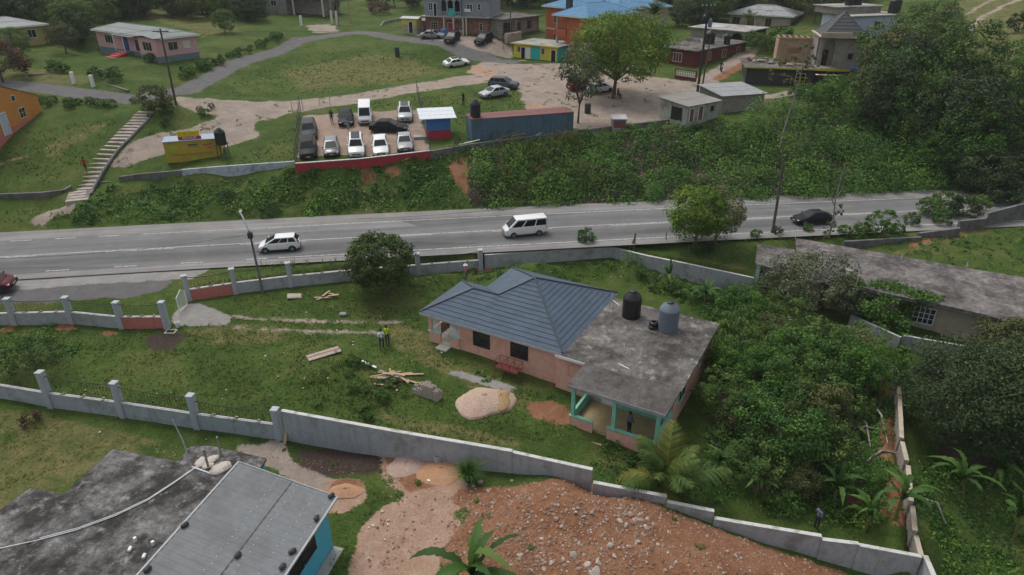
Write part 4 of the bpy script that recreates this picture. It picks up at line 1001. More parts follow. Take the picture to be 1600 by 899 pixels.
# --- pale pink bungalow
pk = Bld('pink_bungalow', 'pale pink bungalow with grey low roof and red front steps', 'house', (157,80), (261,97), 9.15)
D = 5.6; L = pk.L; uu = lambda px: pk.inv(at(px, 80+(px-157)*17/104, 9.15)).x; UD, UW2, UWG = uu(202), uu(220), uu(234)
pk.shell(0, L, 0, D, .85, 3.5, M['pink']); pk.shell(-.03, L+.03, -.03, D+.03, -1.2, .847, M['slate_blue'], 'plinth')
pk.shell(UWG, L, -1.2, -.033, .85, 3.5, M['pink'], 'wing_wall'); pk.shell(UWG-.03, L+.03, -1.23, -.036, -1.2, .847, M['slate_blue'], 'wing_plinth')
pk.hip(-.5, L+.5, -.5, D+.5, 3.5, 1.0, 'corr_green', course=1.5)
pk.gable_roof(UWG-.4, L+.45, -1.65, 1.8, 3.52, .30, 'corr_green', 'y', name='wing_roof')
for u, y in ((uu(176), 0), ((UWG+L)/2, -1.2)): pk.win('f', u, y, 1.6, 2.4, 1.25, 'offwhite', 'glass', 3, 1)
pk.win('f', UW2, 0, 1.0, 1.4, 1.7, 'offwhite', 'glass', 1, 1); pk.win('r', 1.5, L, 1.6, 1.5, 1.15, 'offwhite', 'glass', 2, 1); pk.win('r', D-1.8, L, 1.7, 1.1, 1.0, 'offwhite', 'offwhite', 1, 1, name='shuttered_window')
pk.door('f', UD, 0, .85, 1.7, 2.2, 'door_blue')
pk.box('canopy', UD-2.4, UD+4, -1.2, -.05, 3.15, 3.25, M['corr_green'])
pk.box('porch', UD-1.5, UD+1.6, -1.3, -.05, -1, .83, M['slate_blue'])
mb = MB()
for i in range(6): mb.box(UD-.2, UD+2.2, -1.3-.62*(i+1), -1.3-.62*i-.002, -1.4, .76-.15*i)
mb.build('front_steps', M['red'], pk.root)
for x in (UD-1.4, UD+1.5): pk.box('canopy_post', x-.05, x+.05, -1.25, -1.15, .83, 3.147, M['white'])

# --- orange gabled house at the edge
og = Bld('orange_house', 'bright orange gabled house with pale blue door, cut by the frame', 'house', (-75,252), (69,187), 5.3)
L = og.L; zp = lambda x, z: (x, 0, z)
def gable_wall(b, prof, D, mat, name='wall'):
    n = len(prof); vs = [(x,0,z) for x,z in prof]+[(x,D,z) for x,z in prof]
    fs = [tuple(range(n)), tuple(range(2*n-1, n-1, -1))]+[(i,(i+1)%n,n+(i+1)%n,n+i) for i in range(n)]
    return MB().add(vs, fs).build(name, mat, b.root)
gable_wall(og, [(0,-1),(L,-1),(L,3.1),(L*.45,6.6),(0,3.4)], 9, M['orange'])
roof_planes('roof', [[(L+.1,-.05,3.12),(L+.1,9.3,3.12),(L*.45,9.3,6.68),(L*.45,-.05,6.68)],[(-.3,-.05,3.3),(-.3,9.3,3.3),(L*.45,9.3,6.68),(L*.45,-.05,6.68)]], M['orange'], og.root, 4, .01)
og.box('base_band', -.03, L+.03, -.035, -.003, -1, .75, M['coral_deep'])
og.win('f', L*.73, 0, 3.4, .7, .6, 'offwhite', 'glass', 1, 1); og.win('f', L*.78, 0, 1.25, 1.2, 1.1, 'offwhite', 'glass', 2, 2); og.door('f', L*.56, -.036, .1, 1.3, 2.5, 'pale_blue')

# --- yellow bungalow among the trees
yb = Bld('yellow_bungalow', 'ochre bungalow under a pale grey roof, half hidden by trees at upper left', 'house', (-10,75), (78,66), 10.3)
L = yb.L; yb.shell(0, L, 0, 8, -1, 2.9, M['ochre']); yb.hip(-.5, L+.5, -.5, 8.5, 2.9, 1.3, 'corr', course=2); yb.win('f', L*.72, 0, 1, 1.3, 1.2, 'white'); yb.win('f', L*.3, 0, 1, 1.3, 1.2, 'white')
# --- carport house at the top edge
ch = Bld('carport_house', 'grey flat-roofed house with an open carport at the top edge', 'house', (388,16), (505,19), 12)
L = ch.L; ch.shell(0, L*.52, 0, 8, -1, 3, M['bare_block']); ch.shell(L*.52+.003, L, 3, 8, -1, 3, M['bare_block'], 'rear_wall'); ch.slab(-.4, L+.4, -.5, 8.4, 3, .2, M['slab_pale'])
for x in (L*.6, L-.3): ch.box('carport_post', x, x+.3, .1, .4, -1, 2.997, M['offwhite'])
ch.win('f', L*.15, 0, 1, 1.3, 1.1); ch.win('f', L*.36, 0, 1, 1.3, 1.1)

# --- grey-blue two-storey house with arches
gh = Bld('arched_house', 'two-storey grey-blue house with three arches over red stone ground floor', 'house', (666,55), (764,58), 9.4)
L = gh.L; H1 = 3.4; D = 9
gh.shell(0, L, 0, D, -1, H1, M['stone_red'], 'ground_floor_wall')
gh.slab(-.5, L+.4, -1.2, D+.3, H1+.003, .18, M['slab_pale'], 'floor_slab')
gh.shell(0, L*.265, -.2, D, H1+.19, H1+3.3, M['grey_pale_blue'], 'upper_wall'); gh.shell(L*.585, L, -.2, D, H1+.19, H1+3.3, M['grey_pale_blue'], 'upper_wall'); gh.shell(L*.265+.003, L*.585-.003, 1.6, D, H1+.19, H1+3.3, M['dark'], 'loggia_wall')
gh.slab(-.4, L+.4, -.6, D+.3, H1+3.303, .2, M['slab_pale'], 'roof_slab')
def arcade(b, x0, x1, y0, y1, z0, z1, n, mat, name, spring=.62, pier=.16, solid=0):
    """wall with n round-headed openings"""
    mb = MB(); w = (x1-x0)/n
    for i in range(n):
        a, c = x0+w*i, x0+w*(i+1); r = w/2-pier; zs = z1-.25-r; m = (a+c)/2
        mb.box(a, a+pier, y0, y1, z0, zs); mb.box(c-pier, c, y0, y1, z0, zs)
        K = 10; pts = [(m-r*math.cos(math.pi*k/K), zs+r*math.sin(math.pi*k/K)) for k in range(K+1)]
        for k in range(K):
            (xa, za), (xb, zb) = pts[k], pts[k+1]
            vs = [(xa,y0,za),(xb,y0,zb),(xb,y0,z1),(xa,y0,z1),(xa,y1,za),(xb,y1,zb),(xb,y1,z1),(xa,y1,z1)]
            mb.add(vs, [(0,1,2,3),(7,6,5,4),(0,4,5,1),(3,2,6,7)])
        mb.box(a, a+pier, y0, y1, zs, z1); mb.box(c-pier, c, y0, y1, zs, z1)
    return mb.build(name, mat, b.root)
def balusters(b, x0, x1, y, z0, z1, mat, name='balustrade', step=.28):
    mb = MB(); mb.box(x0, x1, y-.07, y+.07, z1-.1, z1); mb.box(x0, x1, y-.07, y+.07, z0, z0+.08); n = max(2, int((x1-x0)/step))
    for i in range(n):
        x = x0+(x1-x0)*(i+.5)/n; mb.lathe([(.04, z0+.08), (.075, z0+.25), (.04, z0+.5), (.06, z1-.1)], 6, (x, y, 0))
    return mb.build(name, mat, b.root)
arcade(gh, L*.265+.003, L*.585-.003, -.75, -.5, H1+.19, H1+3.3, 3, M['grey_pale_blue'], 'arcade')
balusters(gh, L*.27, L*.58, -.62, H1+.19, H1+1.0, M['mint_pale'])
for x in (L*.40, L*.44): gh.box('hanging_towel', x, x+.45, -.86, -.80, H1+.3, H1+1.6, M['teal'])
gh.box('hanging_sheet', L*.63, L*.73, -.32, -.27, H1+1.0, H1+1.55, M['white'])
gh.win('f', L*.10, -.2, H1+1.2, .8, 1.2, 'white', 'glass', 2, 3); gh.door('f', L*.17, -.2, H1+.2, .6, 2.2, 'dark'); gh.win('f', L*.71, -.2, H1+1.1, 1.1, 1.2, 'white', 'glass', 2, 3); gh.win('f', L*.86, -.2, H1+1.4, .5, 1.0, 'white', 'glass', 1, 2)
gh.win('f', L*.14, 0, 1.1, 1.3, 1.3, 'offwhite', 'glass', 3, 3); gh.win('f', L*.88, 0, 1.2, .5, 1.2, 'offwhite', 'glass', 1, 3)
arcade(gh, L*.34, L*.62, -1.1, -.9, .25, H1-.003, 2, M['stone_red'], 'porch_arcade')
gh.box('porch_floor', L*.26, L*.68, -1.2, -.003, -1, .22, M['tan'])
balusters(gh, L*.50, L*.62, -1.22, .22, 1.15, M['offwhite']); balusters(gh, L*.26, L*.33, -1.0, .22, 1.15, M['offwhite'])
for x in (L*.33, L*.48, L*.63, L*.68): gh.box('porch_post', x-.09, x+.09, -1.45, -1.27, -.5, H1-.003, M['offwhite'])
gh.door('f', L*.40, 0, .25, 1.0, 2.1, 'red')
# --- small yellow stall
ys = Bld('corner_stall', 'narrow yellow and cream stall with dark doorway beside the arched house', 'stall', (629,51), (651,52), 9.9)
L = ys.L; ys.shell(0, L, 0, 2.4, -.6, 1.5, M['tan']); ys.shell(-.01, L+.01, -.01, 2.41, 1.503, 2.6, M['yellow'], 'painted_wall'); ys.gable_roof(-.3, L+.6, -.4, 2.7, 2.6, .3, 'zinc', 'x'); ys.door('f', L*.62, -.013, 0, .8, 2.0, 'dark')
l2 = Bld('lean_to_hut', 'little hut with a tilted zinc awning squeezed beside the arched house', 'hut', (652,49), (664,49), 9.9)
l2.shell(0, l2.L, 0, 2, -.6, 2.0, M['bare_block']); l2.gable_roof(-.2, l2.L+.4, -.9, 2.2, 2.0, .35, 'corr_old', 'x'); l2.door('f', l2.L*.5, 0, 0, .8, 1.8, 'white')
# --- unfinished grey building
ug = Bld('grey_concrete_house', 'low unpainted concrete house with dark openings between arched and terracotta houses', 'house', (784,58), (842,50), 9.6)
L = ug.L; ug.shell(0, L, 0, 7, -1, 3.0, M['bare_block']); ug.slab(-.6, L+.3, -1.0, 7.4, 3.003, .2, M['slab'])
for u, w in ((1.6, 2.4), (L*.72, 1.1)): ug.win('f', u, 0, .9 if w < 2 else .2, w, 1.4 if w < 2 else 2.2, 'grey_block', 'dark', 2, 2)
ug.win('f', L*.45, 0, .9, .9, 1.3, 'grey_block', 'dark', 2, 2)
ug.box('planter_wall', -1.2, 2.8, -2.6, -1.8, -.8, .9, M['stone']); ug.box('carport_post', 2.9, 3.15, -.9, -.65, -.8, 3.0, M['bare_block'])
# --- terracotta house with bright blue roofs
th = Bld('terracotta_house', 'tall terracotta house with bright blue hipped roofs above the bright tree', 'house', (868,80), (915,87), 8.0)
L = th.L; D = max(8, min(13, depth_to(th, 974, 66, 8.0))); H2 = 6.2
th.shell(2.6, L, 0, D, -1, H2, M['brick_orange']); th.shell(0, 2.597, 2.2, D, -1, H2, M['brick_orange'], 'rear_wall')
th.box('balcony_floor', -.1, 2.597, -.1, 2.197, 2.9, 3.1, M['brick_orange']); th.box('balcony_post', 0, .3, 0, .3, -1, H2-.003, M['tan']); balusters(th, .3, 2.55, .1, 3.1, 4.0, M['iron'])
th.box('balcony_parapet', -.12, 2.59, -.22, -.103, 2.7, 3.9, M['brick_orange'])
th.hip(-.6, L+.6, -.6, D+.6, H2, 1.8, 'tile_blue', course=.55, fascia='offwhite')
th.shell(-7.0, -.003, 4.5, D+2, -1, H2+.8, M['brick_orange'], 'left_wall'); 
lr = th.hip(-7.6, .9, 3.8, D+2.6, H2+.8, 1.6, 'tile_blue', course=.55, name='left_roof', fascia='offwhite')
th.box('floor_band', -7.05, -.01, 4.42, 4.497, 2.9, 3.2, M['tan']); th.box('chimney', -1.2, -.2, 3.6, 4.4, H2+.5, H2+2.3, M['charcoal'])
for z in (.9, 4.2): th.win('f', -4.4, 4.5, z, 1.1, 1.3, 'pink', 'glass', 2, 2)
for y in (3, 7): th.win('r', y, L, 4.2, 1.0, 1.3, 'white', 'glass', 2, 2)
bh = Bld('blue_roofed_house', 'blue metal roof of a house showing behind the terracotta one', 'house', (962,44), (1042,38), 10)
bh.shell(0, bh.L, 0, 9, -1, 3.6, M['tan']); bh.hip(-.6, bh.L+.6, -.6, 9.6, 3.6, 1.9, 'tile_blue', course=.55); bh.win('f', bh.L*.3, 0, 1.2, 1.2, 1.2)
uw = Bld('half_built_wall', 'ragged stub of unplastered block wall by the bright tree', 'wall', (985,44), (1030,50), 9.2)
for i, (a, b_, h) in enumerate(((0,.22,2.2),(.22,.5,3.2),(.5,.78,2.4),(.78,1,3.4))): uw.box('wall_panel', uw.L*a+.002, uw.L*b_, 0, .2, -1, h, M['tan'])
# --- yellow and turquoise shop row
sh = Bld('shop_row', 'low yellow and turquoise shop row with flat grey roof', 'shop', (803,91), (870,98), 6.75)
L = sh.L; D = max(4, min(7, depth_to(sh, 889, 88, 6.75)))
for i, (a, b_, mt) in enumerate(((0,.40,'yellow'),(.40,.62,'teal'),(.62,1,'yellow'))): sh.shell(L*a+.002, L*b_, 0, D, -.8, 2.55, M[mt])
sh.box('side_panel', L+.003, L+.03, 0, D, -.8, 2.55, M['teal'])
sh.slab(-.4, L+.6, -.5, D+.3, 2.553, .15, M['slab_pale'])
sh.box('fascia', -.42, L+.62, -.54, -.503, 2.50, 2.72, M['yellow'])
sh.win('f', L*.12, 0, 1.2, .6, .9, 'offwhite'); sh.door('f', L*.22, 0, 0, .8, 2.0, 'dark'); sh.door('f', L*.335, 0, 0, .8, 2.0, 'white'); sh.win('f', L*.68, 0, 1.2, .6, .9, 'offwhite'); sh.door('f', L*.92, 0, 0, .9, 2.0, 'dark'); sh.win('r', D*.5, L+.03, 1.2, .9, .8, 'white')
# --- maroon house
mh = Bld('maroon_house', 'dark maroon house with cream window surround and stained flat roof', 'house', (1028,100), (1085,108), 7.0)
L = mh.L; D = max(8, min(16, depth_to(mh, 1127, 83, 7.0)))
mh.shell(0, L, 0, D, -1, 2.75, M['maroon']); mh.slab(-.6, L+.5, -.6, D+.5, 2.753, .18, M['slab'])
mh.win('f', L*.52, 0, .85, 1.5, 1.3, 'pink', 'glass', 3, 1, .14); mh.win('r', D*.25, L, 1, 1.2, 1.2, 'pink', 'glass', 2, 1, .1); mh.win('r', D*.55, L, 1, 1.2, 1.2, 'pink', 'glass', 2, 1, .1); mh.win('r', D*.85, L, 1, 1.2, 1.2, 'pink', 'glass', 2, 1, .1)
mh.box('parapet', -.6, L*.3, D*.55, D*.55+.25, 2.94, 3.5, M['slab_pale'])
p = mh.loc(L*.62, D*.52, 2.935); water_tank(p, .85, 2.3, M['black'], 'large black water tank on the roof of the maroon house')
p = mh.loc(L*.95, D*.62, 2.935); water_tank(p, .55, 1.8, M['black'], 'narrower black water tank behind the transformer pole on the maroon roof')
q = mh.loc(-4.2, 1.0, 0); cpz = Bld('zinc_carport', 'white zinc sheet carport roof between the bright tree and maroon house', 'carport', (992,100), (1036,104), 6.8)
cpz.gable_roof(0, cpz.L, 0, 4, 2.2, .25, 'zinc', 'x'); 
for x in (.1, cpz.L-.2):
    for y in (.1, 3.8): cpz.box('carport_post', x, x+.1, y, y+.1, -.5, 2.2, M['iron'])
def breeze_wall(label, A, B, z, n):
    b = Bld('garden_wall', label, 'wall', A, B, z, 'breeze-block garden walls'); L = b.L; w = L/n
    b.box('wall_body', 0, L, 0, .18, -.6, .35, M['maroon']); b.box('wall_cap', -.03, L+.03, -.04, .22, 1.25, 1.4, M['maroon'])
    for i in range(n+1): b.box('wall_pier', w*i-.12 if i else -.02, w*i+.12 if i < n else L+.02, -.02, .2, .353, 1.247, M['maroon'])
    for i in range(n):
        mb = MB(); a, c = w*i+.125, w*(i+1)-.125; k = max(3, int((c-a)/.3))
        for j in range(k+1): x = a+(c-a)*j/k; mb.box(x-.035, x+.035, .04, .14, .353, 1.247)
        for zz in (.39, .8, 1.2): mb.box(a, c, .05, .13, zz-.035, zz+.035)
        mb.build('breeze_block_panel', M['white'], b.root)
breeze_wall('maroon garden wall with white breeze-block panels, half behind the bright tree', (968,113), (1016,117), 6.75, 2)
breeze_wall('short maroon garden wall with one white breeze-block panel near the power pole', (1054,121), (1087,126), 6.7, 1)
# --- grey house with teal door
gd = Bld('grey_arch_house', 'small grey house with an arch and teal door behind the maroon one', 'house', (1122,73), (1161,77), 8.0)
L = gd.L; D = 9
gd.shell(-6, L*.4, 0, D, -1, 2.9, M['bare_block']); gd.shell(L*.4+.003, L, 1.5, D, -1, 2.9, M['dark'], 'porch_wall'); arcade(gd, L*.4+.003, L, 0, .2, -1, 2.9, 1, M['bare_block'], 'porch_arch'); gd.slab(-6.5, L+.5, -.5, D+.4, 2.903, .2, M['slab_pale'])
gd.door('f', L*.25, 0, 0, 1.0, 2.1, 'teal'); gd.box('side_panel', L+.003, L+.03, 0, D, -1, .9, M['blue'])
gd.box('roof_sheet', -5, -1, 2, 6, 3.12, 3.16, M['zinc'])
# --- far bungalow
fb_ = Bld('grey_roofed_bungalow', 'cream bungalow with wide grey hipped roof and pale skylight strips near the wood', 'house', (1138,44), (1232,50), 8.4)
L = fb_.L; fb_.shell(0, L, 0, 9, -1, 3.1, M['tan']); fb_.hip(-.8, L+.8, -.8, 9.8, 3.1, 1.7, 'corr', course=3)
fb_.win('f', L*.12, 0, 1, 1.6, 1.3, 'bare_block'); fb_.win('f', L*.65, 0, .9, 1.2, 1.5, 'bare_block'); fb_.door('f', L*.36, 0, 0, 1.6, 2.3, 'maroon')
for x in (L*.56, L*.62): fb_.box('skylight', x, x+.35, 1.2, 2.6, 3.98, 4.02, M['white']).rotation_euler = (0, 0, 0)
# --- unfinished black and yellow house
bk = Bld('half_built_house', 'half-built house: charcoal ground floor with yellow trim, raw block tower under dark hip roof', 'house', (1163,136), (1338,143), 5.75)
L = bk.L; D = 8.5; H0 = 2.9
bk.shell(0, L*.60, 0, D, -1.2, H0, M['charcoal']); bk.shell(L*.60+.003, L, .9, D, -1.2, H0, M['charcoal'], 'right_wall')
bk.slab(-.5, L+.1, -.5, D+.2, H0+.003, .16, M['slab'], 'terrace_slab'); bk.box('trim', -.55, L*.60, -.56, -.503, H0-.02, H0+.2, M['lime_trim']); bk.box('trim', L*.60+.01, L*.9, -.60, -.503, H0-.05, H0+.3, M['lime_trim'])
bk.win('f', L*.49, 0, .7, 1.2, 1.5, 'lime_trim', 'glass', 2, 3, .12)
mb = MB(); n = 9
for i in range(n): mb.box(L*.605+3.6*i/n, L*.605+3.6*(i+1)/n-.004, -1.4, -.58, H0-.55, H0-.5, i % 3)
aw = mb.build('striped_awning', [M['white'], plain('awning_orange', (.42,.20,.10), .7), plain('awning_green', (.30,.36,.30), .7)], bk.root); aw.rotation_euler = (0, 0, 0)
arc = MB()
K = 12
for k_ in range(K):
    t0, t1 = math.pi*k_/K, math.pi*(k_+1)/K
    arc.add([(L*.90-1.5*math.cos(t0), .55, 1.0+1.5*math.sin(t0)), (L*.90-1.5*math.cos(t1), .55, 1.0+1.5*math.sin(t1)), (L*.90-1.3*math.cos(t1), .55, 1.0+1.3*math.sin(t1)), (L*.90-1.3*math.cos(t0), .55, 1.0+1.3*math.sin(t0)),
             (L*.90-1.5*math.cos(t0), .85, 1.0+1.5*math.sin(t0)), (L*.90-1.5*math.cos(t1), .85, 1.0+1.5*math.sin(t1)), (L*.90-1.3*math.cos(t1), .85, 1.0+1.3*math.sin(t1)), (L*.90-1.3*math.cos(t0), .85, 1.0+1.3*math.sin(t0))], [(0,1,2,3),(7,6,5,4),(0,4,5,1),(3,2,6,7)])
arc.build('arch_trim', M['lime_trim'], bk.root)
gm = MB()
for i in range(9):
    for j in range(7):
        x, z = L*.90-1.2+2.4*i/8, -.3+2.6*j/6
        if (x-L*.90)**2+(max(0, z-1.0))**2 < 1.3**2: gm.obox((x, .75, z), (.22, .06, .22), Matrix.Rotation(R(45), 3, 'Y'))
gm.build('arch_grille', M['zinc'], bk.root)
bk.box('tarpaulin', L*.91, L*.985, -.3, .6, H0+.17, H0+.5, M['blue'], bevel=.12)
TX = L*.615; T0, T1 = H0+.17, H0+4.5
bk.shell(TX, L*.78, 2.6, 7.5, T0, T1, M['bare_block'], 'tower_wall'); arcade(bk, TX, L*.78, .5, .75, T0, T1, 1, M['bare_block'], 'tower_arch', pier=.5); bk.shell(L*.78+.003, L, .5, 7.5, T0, T1, M['bare_block'], 'tower_wall')
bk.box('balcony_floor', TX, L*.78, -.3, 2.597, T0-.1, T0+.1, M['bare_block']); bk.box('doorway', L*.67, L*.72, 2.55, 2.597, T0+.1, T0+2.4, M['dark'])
bk.win('f', L*.89, .5, T0+1.4, .7, .8, 'bare_block', 'dark', 1, 1)
bk.slab(TX-.3, L+.4, -.2, 7.9, T1+.003, .22, M['tan'], 'tower_cornice')
bk.box('tower_parapet', TX-.25, TX+4.0, -.15, .1, T1+.23, T1+.8, M['tan'])
bk.hip(TX+.1, L+.1, .3, 7.5, T1+.26, 3.1, 'tile_dark', course=.6, fascia='charcoal')
for (a, b_, y, h) in ((.30,.40,6.0,3.4),(.52,.605,6.0,3.4)): bk.box('plywood_wall', L*a, L*b_, y, y+.12, T0, T0+h, M['ply'])
bk.box('plywood_wall', L*.40+.003, L*.52-.003, 6.0, 6.12, T0, T0+1.2, M['ply']); bk.box('plywood_wall', L*.40+.003, L*.52-.003, 6.0, 6.12, T0+2.1, T0+3.4, M['ply']); bk.box('plywood_wall', L*.30-.1, L*.30-.003, 6.0, 9.5, T0, T0+3.2, M['ply'])
bk.box('plywood_wall', L*.32, L*.6, 9.3, 9.42, T0, T0+3.6, M['ply'])
mb = MB()
for i in range(6): mb.obox((L*(.30+.055*i), 7.6, T0+3.5), (.12, 3.6, .2))
mb.obox((L*.45, 5.9, T0+3.5), (L*.31, .15, .25)); mb.build('roof_joist', M['wood'], bk.root)
mb = MB()
for i in range(5): mb.tube([(L*.31+.25*i, 5.3, T0), (L*.315+.2*i, 5.95, T0+2.8)], .05, 5)
mb.build('prop_timber', M['wood'], bk.root)
for i, (x, y, sx, sy, sz, mt) in enumerate(((.06,6,1.6,1.2,.7,'rust'),(.14,5,2.0,1,.5,'stone'),(.2,6.5,1.4,1.3,.5,'wood_grey'),(.28,3.5,2.4,.8,.35,'wood_grey'),(.42,3,2.6,1,.3,'ply'),(.36,1.8,1.8,.6,.3,'stone'),(.52,2,1.6,.9,.35,'stone_red_rock'))):
    q = bk.loc(L*x, y, T0-.005); bm = bmesh.new()
    mb = MB()
    for j in range(14): mb.obox((rnd.uniform(-sx/2,sx/2), rnd.uniform(-sy/2,sy/2), .08+rnd.random()*sz*.6), (rnd.uniform(.3,.9), rnd.uniform(.12,.4), rnd.uniform(.05,.16)), Matrix.Rotation(rnd.random()*3, 3, 'Z') @ Matrix.Rotation(rnd.uniform(-.4,.4), 3, 'X'))
    bm.free()
    tag(mb.build('debris_heap', M[mt], None, loc=q), ['rust-red heap of scrap sheet on the terrace corner','pale heap of block rubble at the terrace back','grey heap of boards at the terrace back','long grey heap of boards in the terrace middle','flat heap of plywood offcuts before the plywood wall','small pale rubble heap near the yellow trim','reddish rubble heap next to the raw block tower'][i], 'rubble heap', 'heaps on the terrace')
# --- pale blue house
pb = Bld('pale_blue_house', 'pale blue flat-roofed house with smaller block storey on top near the wood', 'house', (1326,56), (1407,52), 11.6)
L = pb.L; pb.shell(0, L, 0, 7, -1.2, 2.9, M['pale_blue']); pb.slab(-.3, L+.3, -.3, 7.3, 2.903, .18, M['slab_pale']); pb.shell(-.6, L*.8, 3.2, 8.5, 3.09, 4.1, M['bare_block'], 'upper_wall'); pb.slab(-.9, L*.8+.3, 2.9, 8.8, 4.103, .18, M['slab_pale'], 'upper_roof')
pb.win('f', L*.5, 0, .9, 1.3, 1.2, 'offwhite', 'glass', 2, 2); pb.win('f', L*.92, 0, 1.6, .7, .5, 'bare_block', 'glass', 2, 1)
water_tank(pb.loc(L*.92, 1.6, 3.085), 1.0, 2.7, M['black'], 'big black water tank on the lower roof of the pale blue house')
water_tank(pb.loc(L*.30, 5, 4.285), .65, 1.7, M['black'], 'black water tank, left of two on the top roof of the pale blue house')
water_tank(pb.loc(L*.46, 5, 4.285), .8, 1.9, M['black'], 'black water tank, right of two on the top roof of the pale blue house')
p = gp(1347,73); water_tank(p, .85, 2.4, M['black'], 'tall black water tank on the ground behind the dark hip roof')
p = gp(1361,78); tk = water_tank(p+Vector((0,0,.75)), .78, 1.9, M['black'], 'black water tank lying on its side near the pale blue house'); tk.rotation_euler = (R(90), 0, R(20)); tk.location.y += .9
# --- sheds on the edge of the bank
def shed(name, label, A, B, z, D, h, roofm, wallm, dh=.5, drop=1.2, ov=.3):
    b = Bld(name, label, 'shed', A, B, z); L = b.L
    mb = MB(); mb.add([(0,0,-drop),(L,0,-drop),(L,D,-drop),(0,D,-drop),(0,0,h),(L,0,h),(L,D,h+dh),(0,D,h+dh)], [(0,3,2,1),(4,5,6,7),(0,1,5,4),(1,2,6,5),(2,3,7,6),(3,0,4,7)]); mb.build('wall', M[wallm], b.root)
    k_ = dh/D; roof_planes('roof', [[(-ov,-ov,h+.04-ov*k_),(L+ov,-ov,h+.04-ov*k_),(L+ov,D+ov,h+.04+dh+ov*k_),(-ov,D+ov,h+.04+dh+ov*k_)]], M[roofm], b.root, 2.4, .015, .04)
    return b
s1 = shed('zinc_shed', 'lower shed with old zinc roof, pale green wall and red door', (1072,193), (1121,183), 5.6, 4.6, 2.1, 'corr_old', 'shed_wall', .35)
s1.door('f', s1.L*.14, 0, .1, .7, 1.6, 'rust'); s1.door('f', s1.L*.42, 0, .1, .8, 1.7, 'rust'); s1.win('f', s1.L*.78, 0, .9, .7, .7, 'shed_wall', 'dark', 1, 1)
s1.box('side_opening', -.03, -.003, .8, 2.6, .1, 1.7, M['dark'])
shed('zinc_shed', 'higher shed with pale zinc roof and grey board walls', (1126,177), (1191,172), 5.7, 5.6, 2.2, 'corr', 'wood_grey', .4)
rb2 = shed('red_kiosk', 'tiny red-fronted kiosk with zinc lid at the edge of the bank', (957,202), (978,202), 5.2, 1.6, 1.2, 'zinc', 'bare_block', .15, .5, .12); rb2.box('front_panel', .12, rb2.L-.12, -.04, -.003, .15, 1.05, M['rust'])
# --- red and blue kiosk by the car lot
kb = Bld('painted_kiosk', 'kiosk painted blue above red with a white sheet roof beside the car lot', 'kiosk', (668,222), (705,220), 4.4)
L = kb.L; kb.shell(0, L, 0, 2.6, -.4, 1.35, M['red'], 'lower_wall'); kb.shell(0, L, 0, 2.6, 1.353, 2.75, M['blue'], 'upper_wall')
roof_planes('roof', [[(-.8,-.6,2.85),(L+.7,-.6,2.85),(L+.7,3.6,3.25),(-.8,3.6,3.25)]], plain('white_sheet', (.56,.60,.63), .5), kb.root, 1.4, .015, .05)
kb.win('f', L*.5, 0, 1.4, L*.62, .9, 'blue', 'blue', 1, 1, .05, name='shutter'); kb.box('side_stair', -1.6, -.05, .2, 1.2, -.3, .6, M['zinc_rust'])
# --- shipping container with a tank on its roof
ct = Bld('shipping_container', 'long blue-grey shipping container with rust-red roof sheet', 'container', (737,221), (895,208), 4.9)
L = ct.L; mb = MB(); n = 42
pts = []
for i in range(n):
    w = L/n; x = i*w
    pts += [(x, 0), (x+w*.3, 0), (x+w*.45, .05), (x+w*.8, .05)]
pts += [(L, 0), (L, 2.44), (0, 2.44)]
mb.prism(pts, .0, 2.5); mb.build('corrugated_body', M['cont'], ct.root)
fr = MB()
for x in (-.01, L-.11): fr.box(x, x+.12, -.03, .0, 0, 2.55)
fr.box(.11, L-.11, -.03, 0, 0, .12); fr.box(.11, L-.11, -.03, 0, 2.43, 2.55); fr.build('frame_rail', M['cont'], ct.root)
roof_planes('roof_sheet', [[(-.05,-.05,2.56),(L+.05,-.05,2.56),(L+.05,2.5,2.66),(-.05,2.5,2.66)]], M['rust'], ct.root, 1.2, .012, .03)
water_tank(ct.loc(.75, .9, 2.62), .62, 2.0, M['black'], 'black water tank standing on the near end of the container')
# --- yellow sign-covered kiosk
yk = Bld('yellow_kiosk', 'faded yellow roadside kiosk covered in lettering with RETAILER sign', 'kiosk', (262,257), (349,250), 3.45)
L = yk.L; yk.shell(0, L, 0, 2.3, .12, 2.45, worn('faded_yellow_panel', (.42,.315,.035), (.30,.24,.06), .3, .9, .6, True)); 
for x in (.2, L/2, L-.3): yk.box('support_block', x, x+.25, .2, 2.1, -.4, .117, M['stone_dark'])
yk.slab(-.12, L+.12, -.12, 2.45, 2.453, .1, plain('faded_blue_roof', (.27,.33,.40), .6), 'roof')
RX_ = (R(90), 0, 0)
ink = plain('faded_red_ink', (.42,.10,.02), .6); inkd = plain('dark_ink', (.05,.045,.03), .6)
text(yk.root, 'Making Winners Everyday', .40, (L*.5, -.015, .98), RX_, ink)
bl = MB()
for i, (x, z, w, h) in enumerate(((.42,1.95,.10,.12),(.455,1.97,.10,.10),(.50,1.95,.09,.14),(.44,1.78,.16,.05))): bl.box(L*x, L*(x+w), -.02, -.003, z, z+h)
bl.build('printed_emblem', inkd, yk.root)
bl = MB(); bl.obox((L*.77, -.012, 1.92), (.95,.015,.28), Matrix.Rotation(R(-6),3,'Y')); bl.obox((L*.8, -.012, 1.55), (.5,.015,.2)); bl.build('printed_emblem', plain('faded_pink_ink', (.40,.12,.08), .6), yk.root)
bl = MB(); bl.obox((L*.17, -.012, 1.85), (.8,.015,.3), Matrix.Rotation(R(12),3,'Y')); bl.obox((L*.14, -.012, 1.5), (.5,.015,.14)); bl.obox((L*.5, -.012, .45), (.75,.015,.14)); bl.build('printed_emblem', plain('faded_lime_ink', (.32,.42,.03), .6), yk.root)
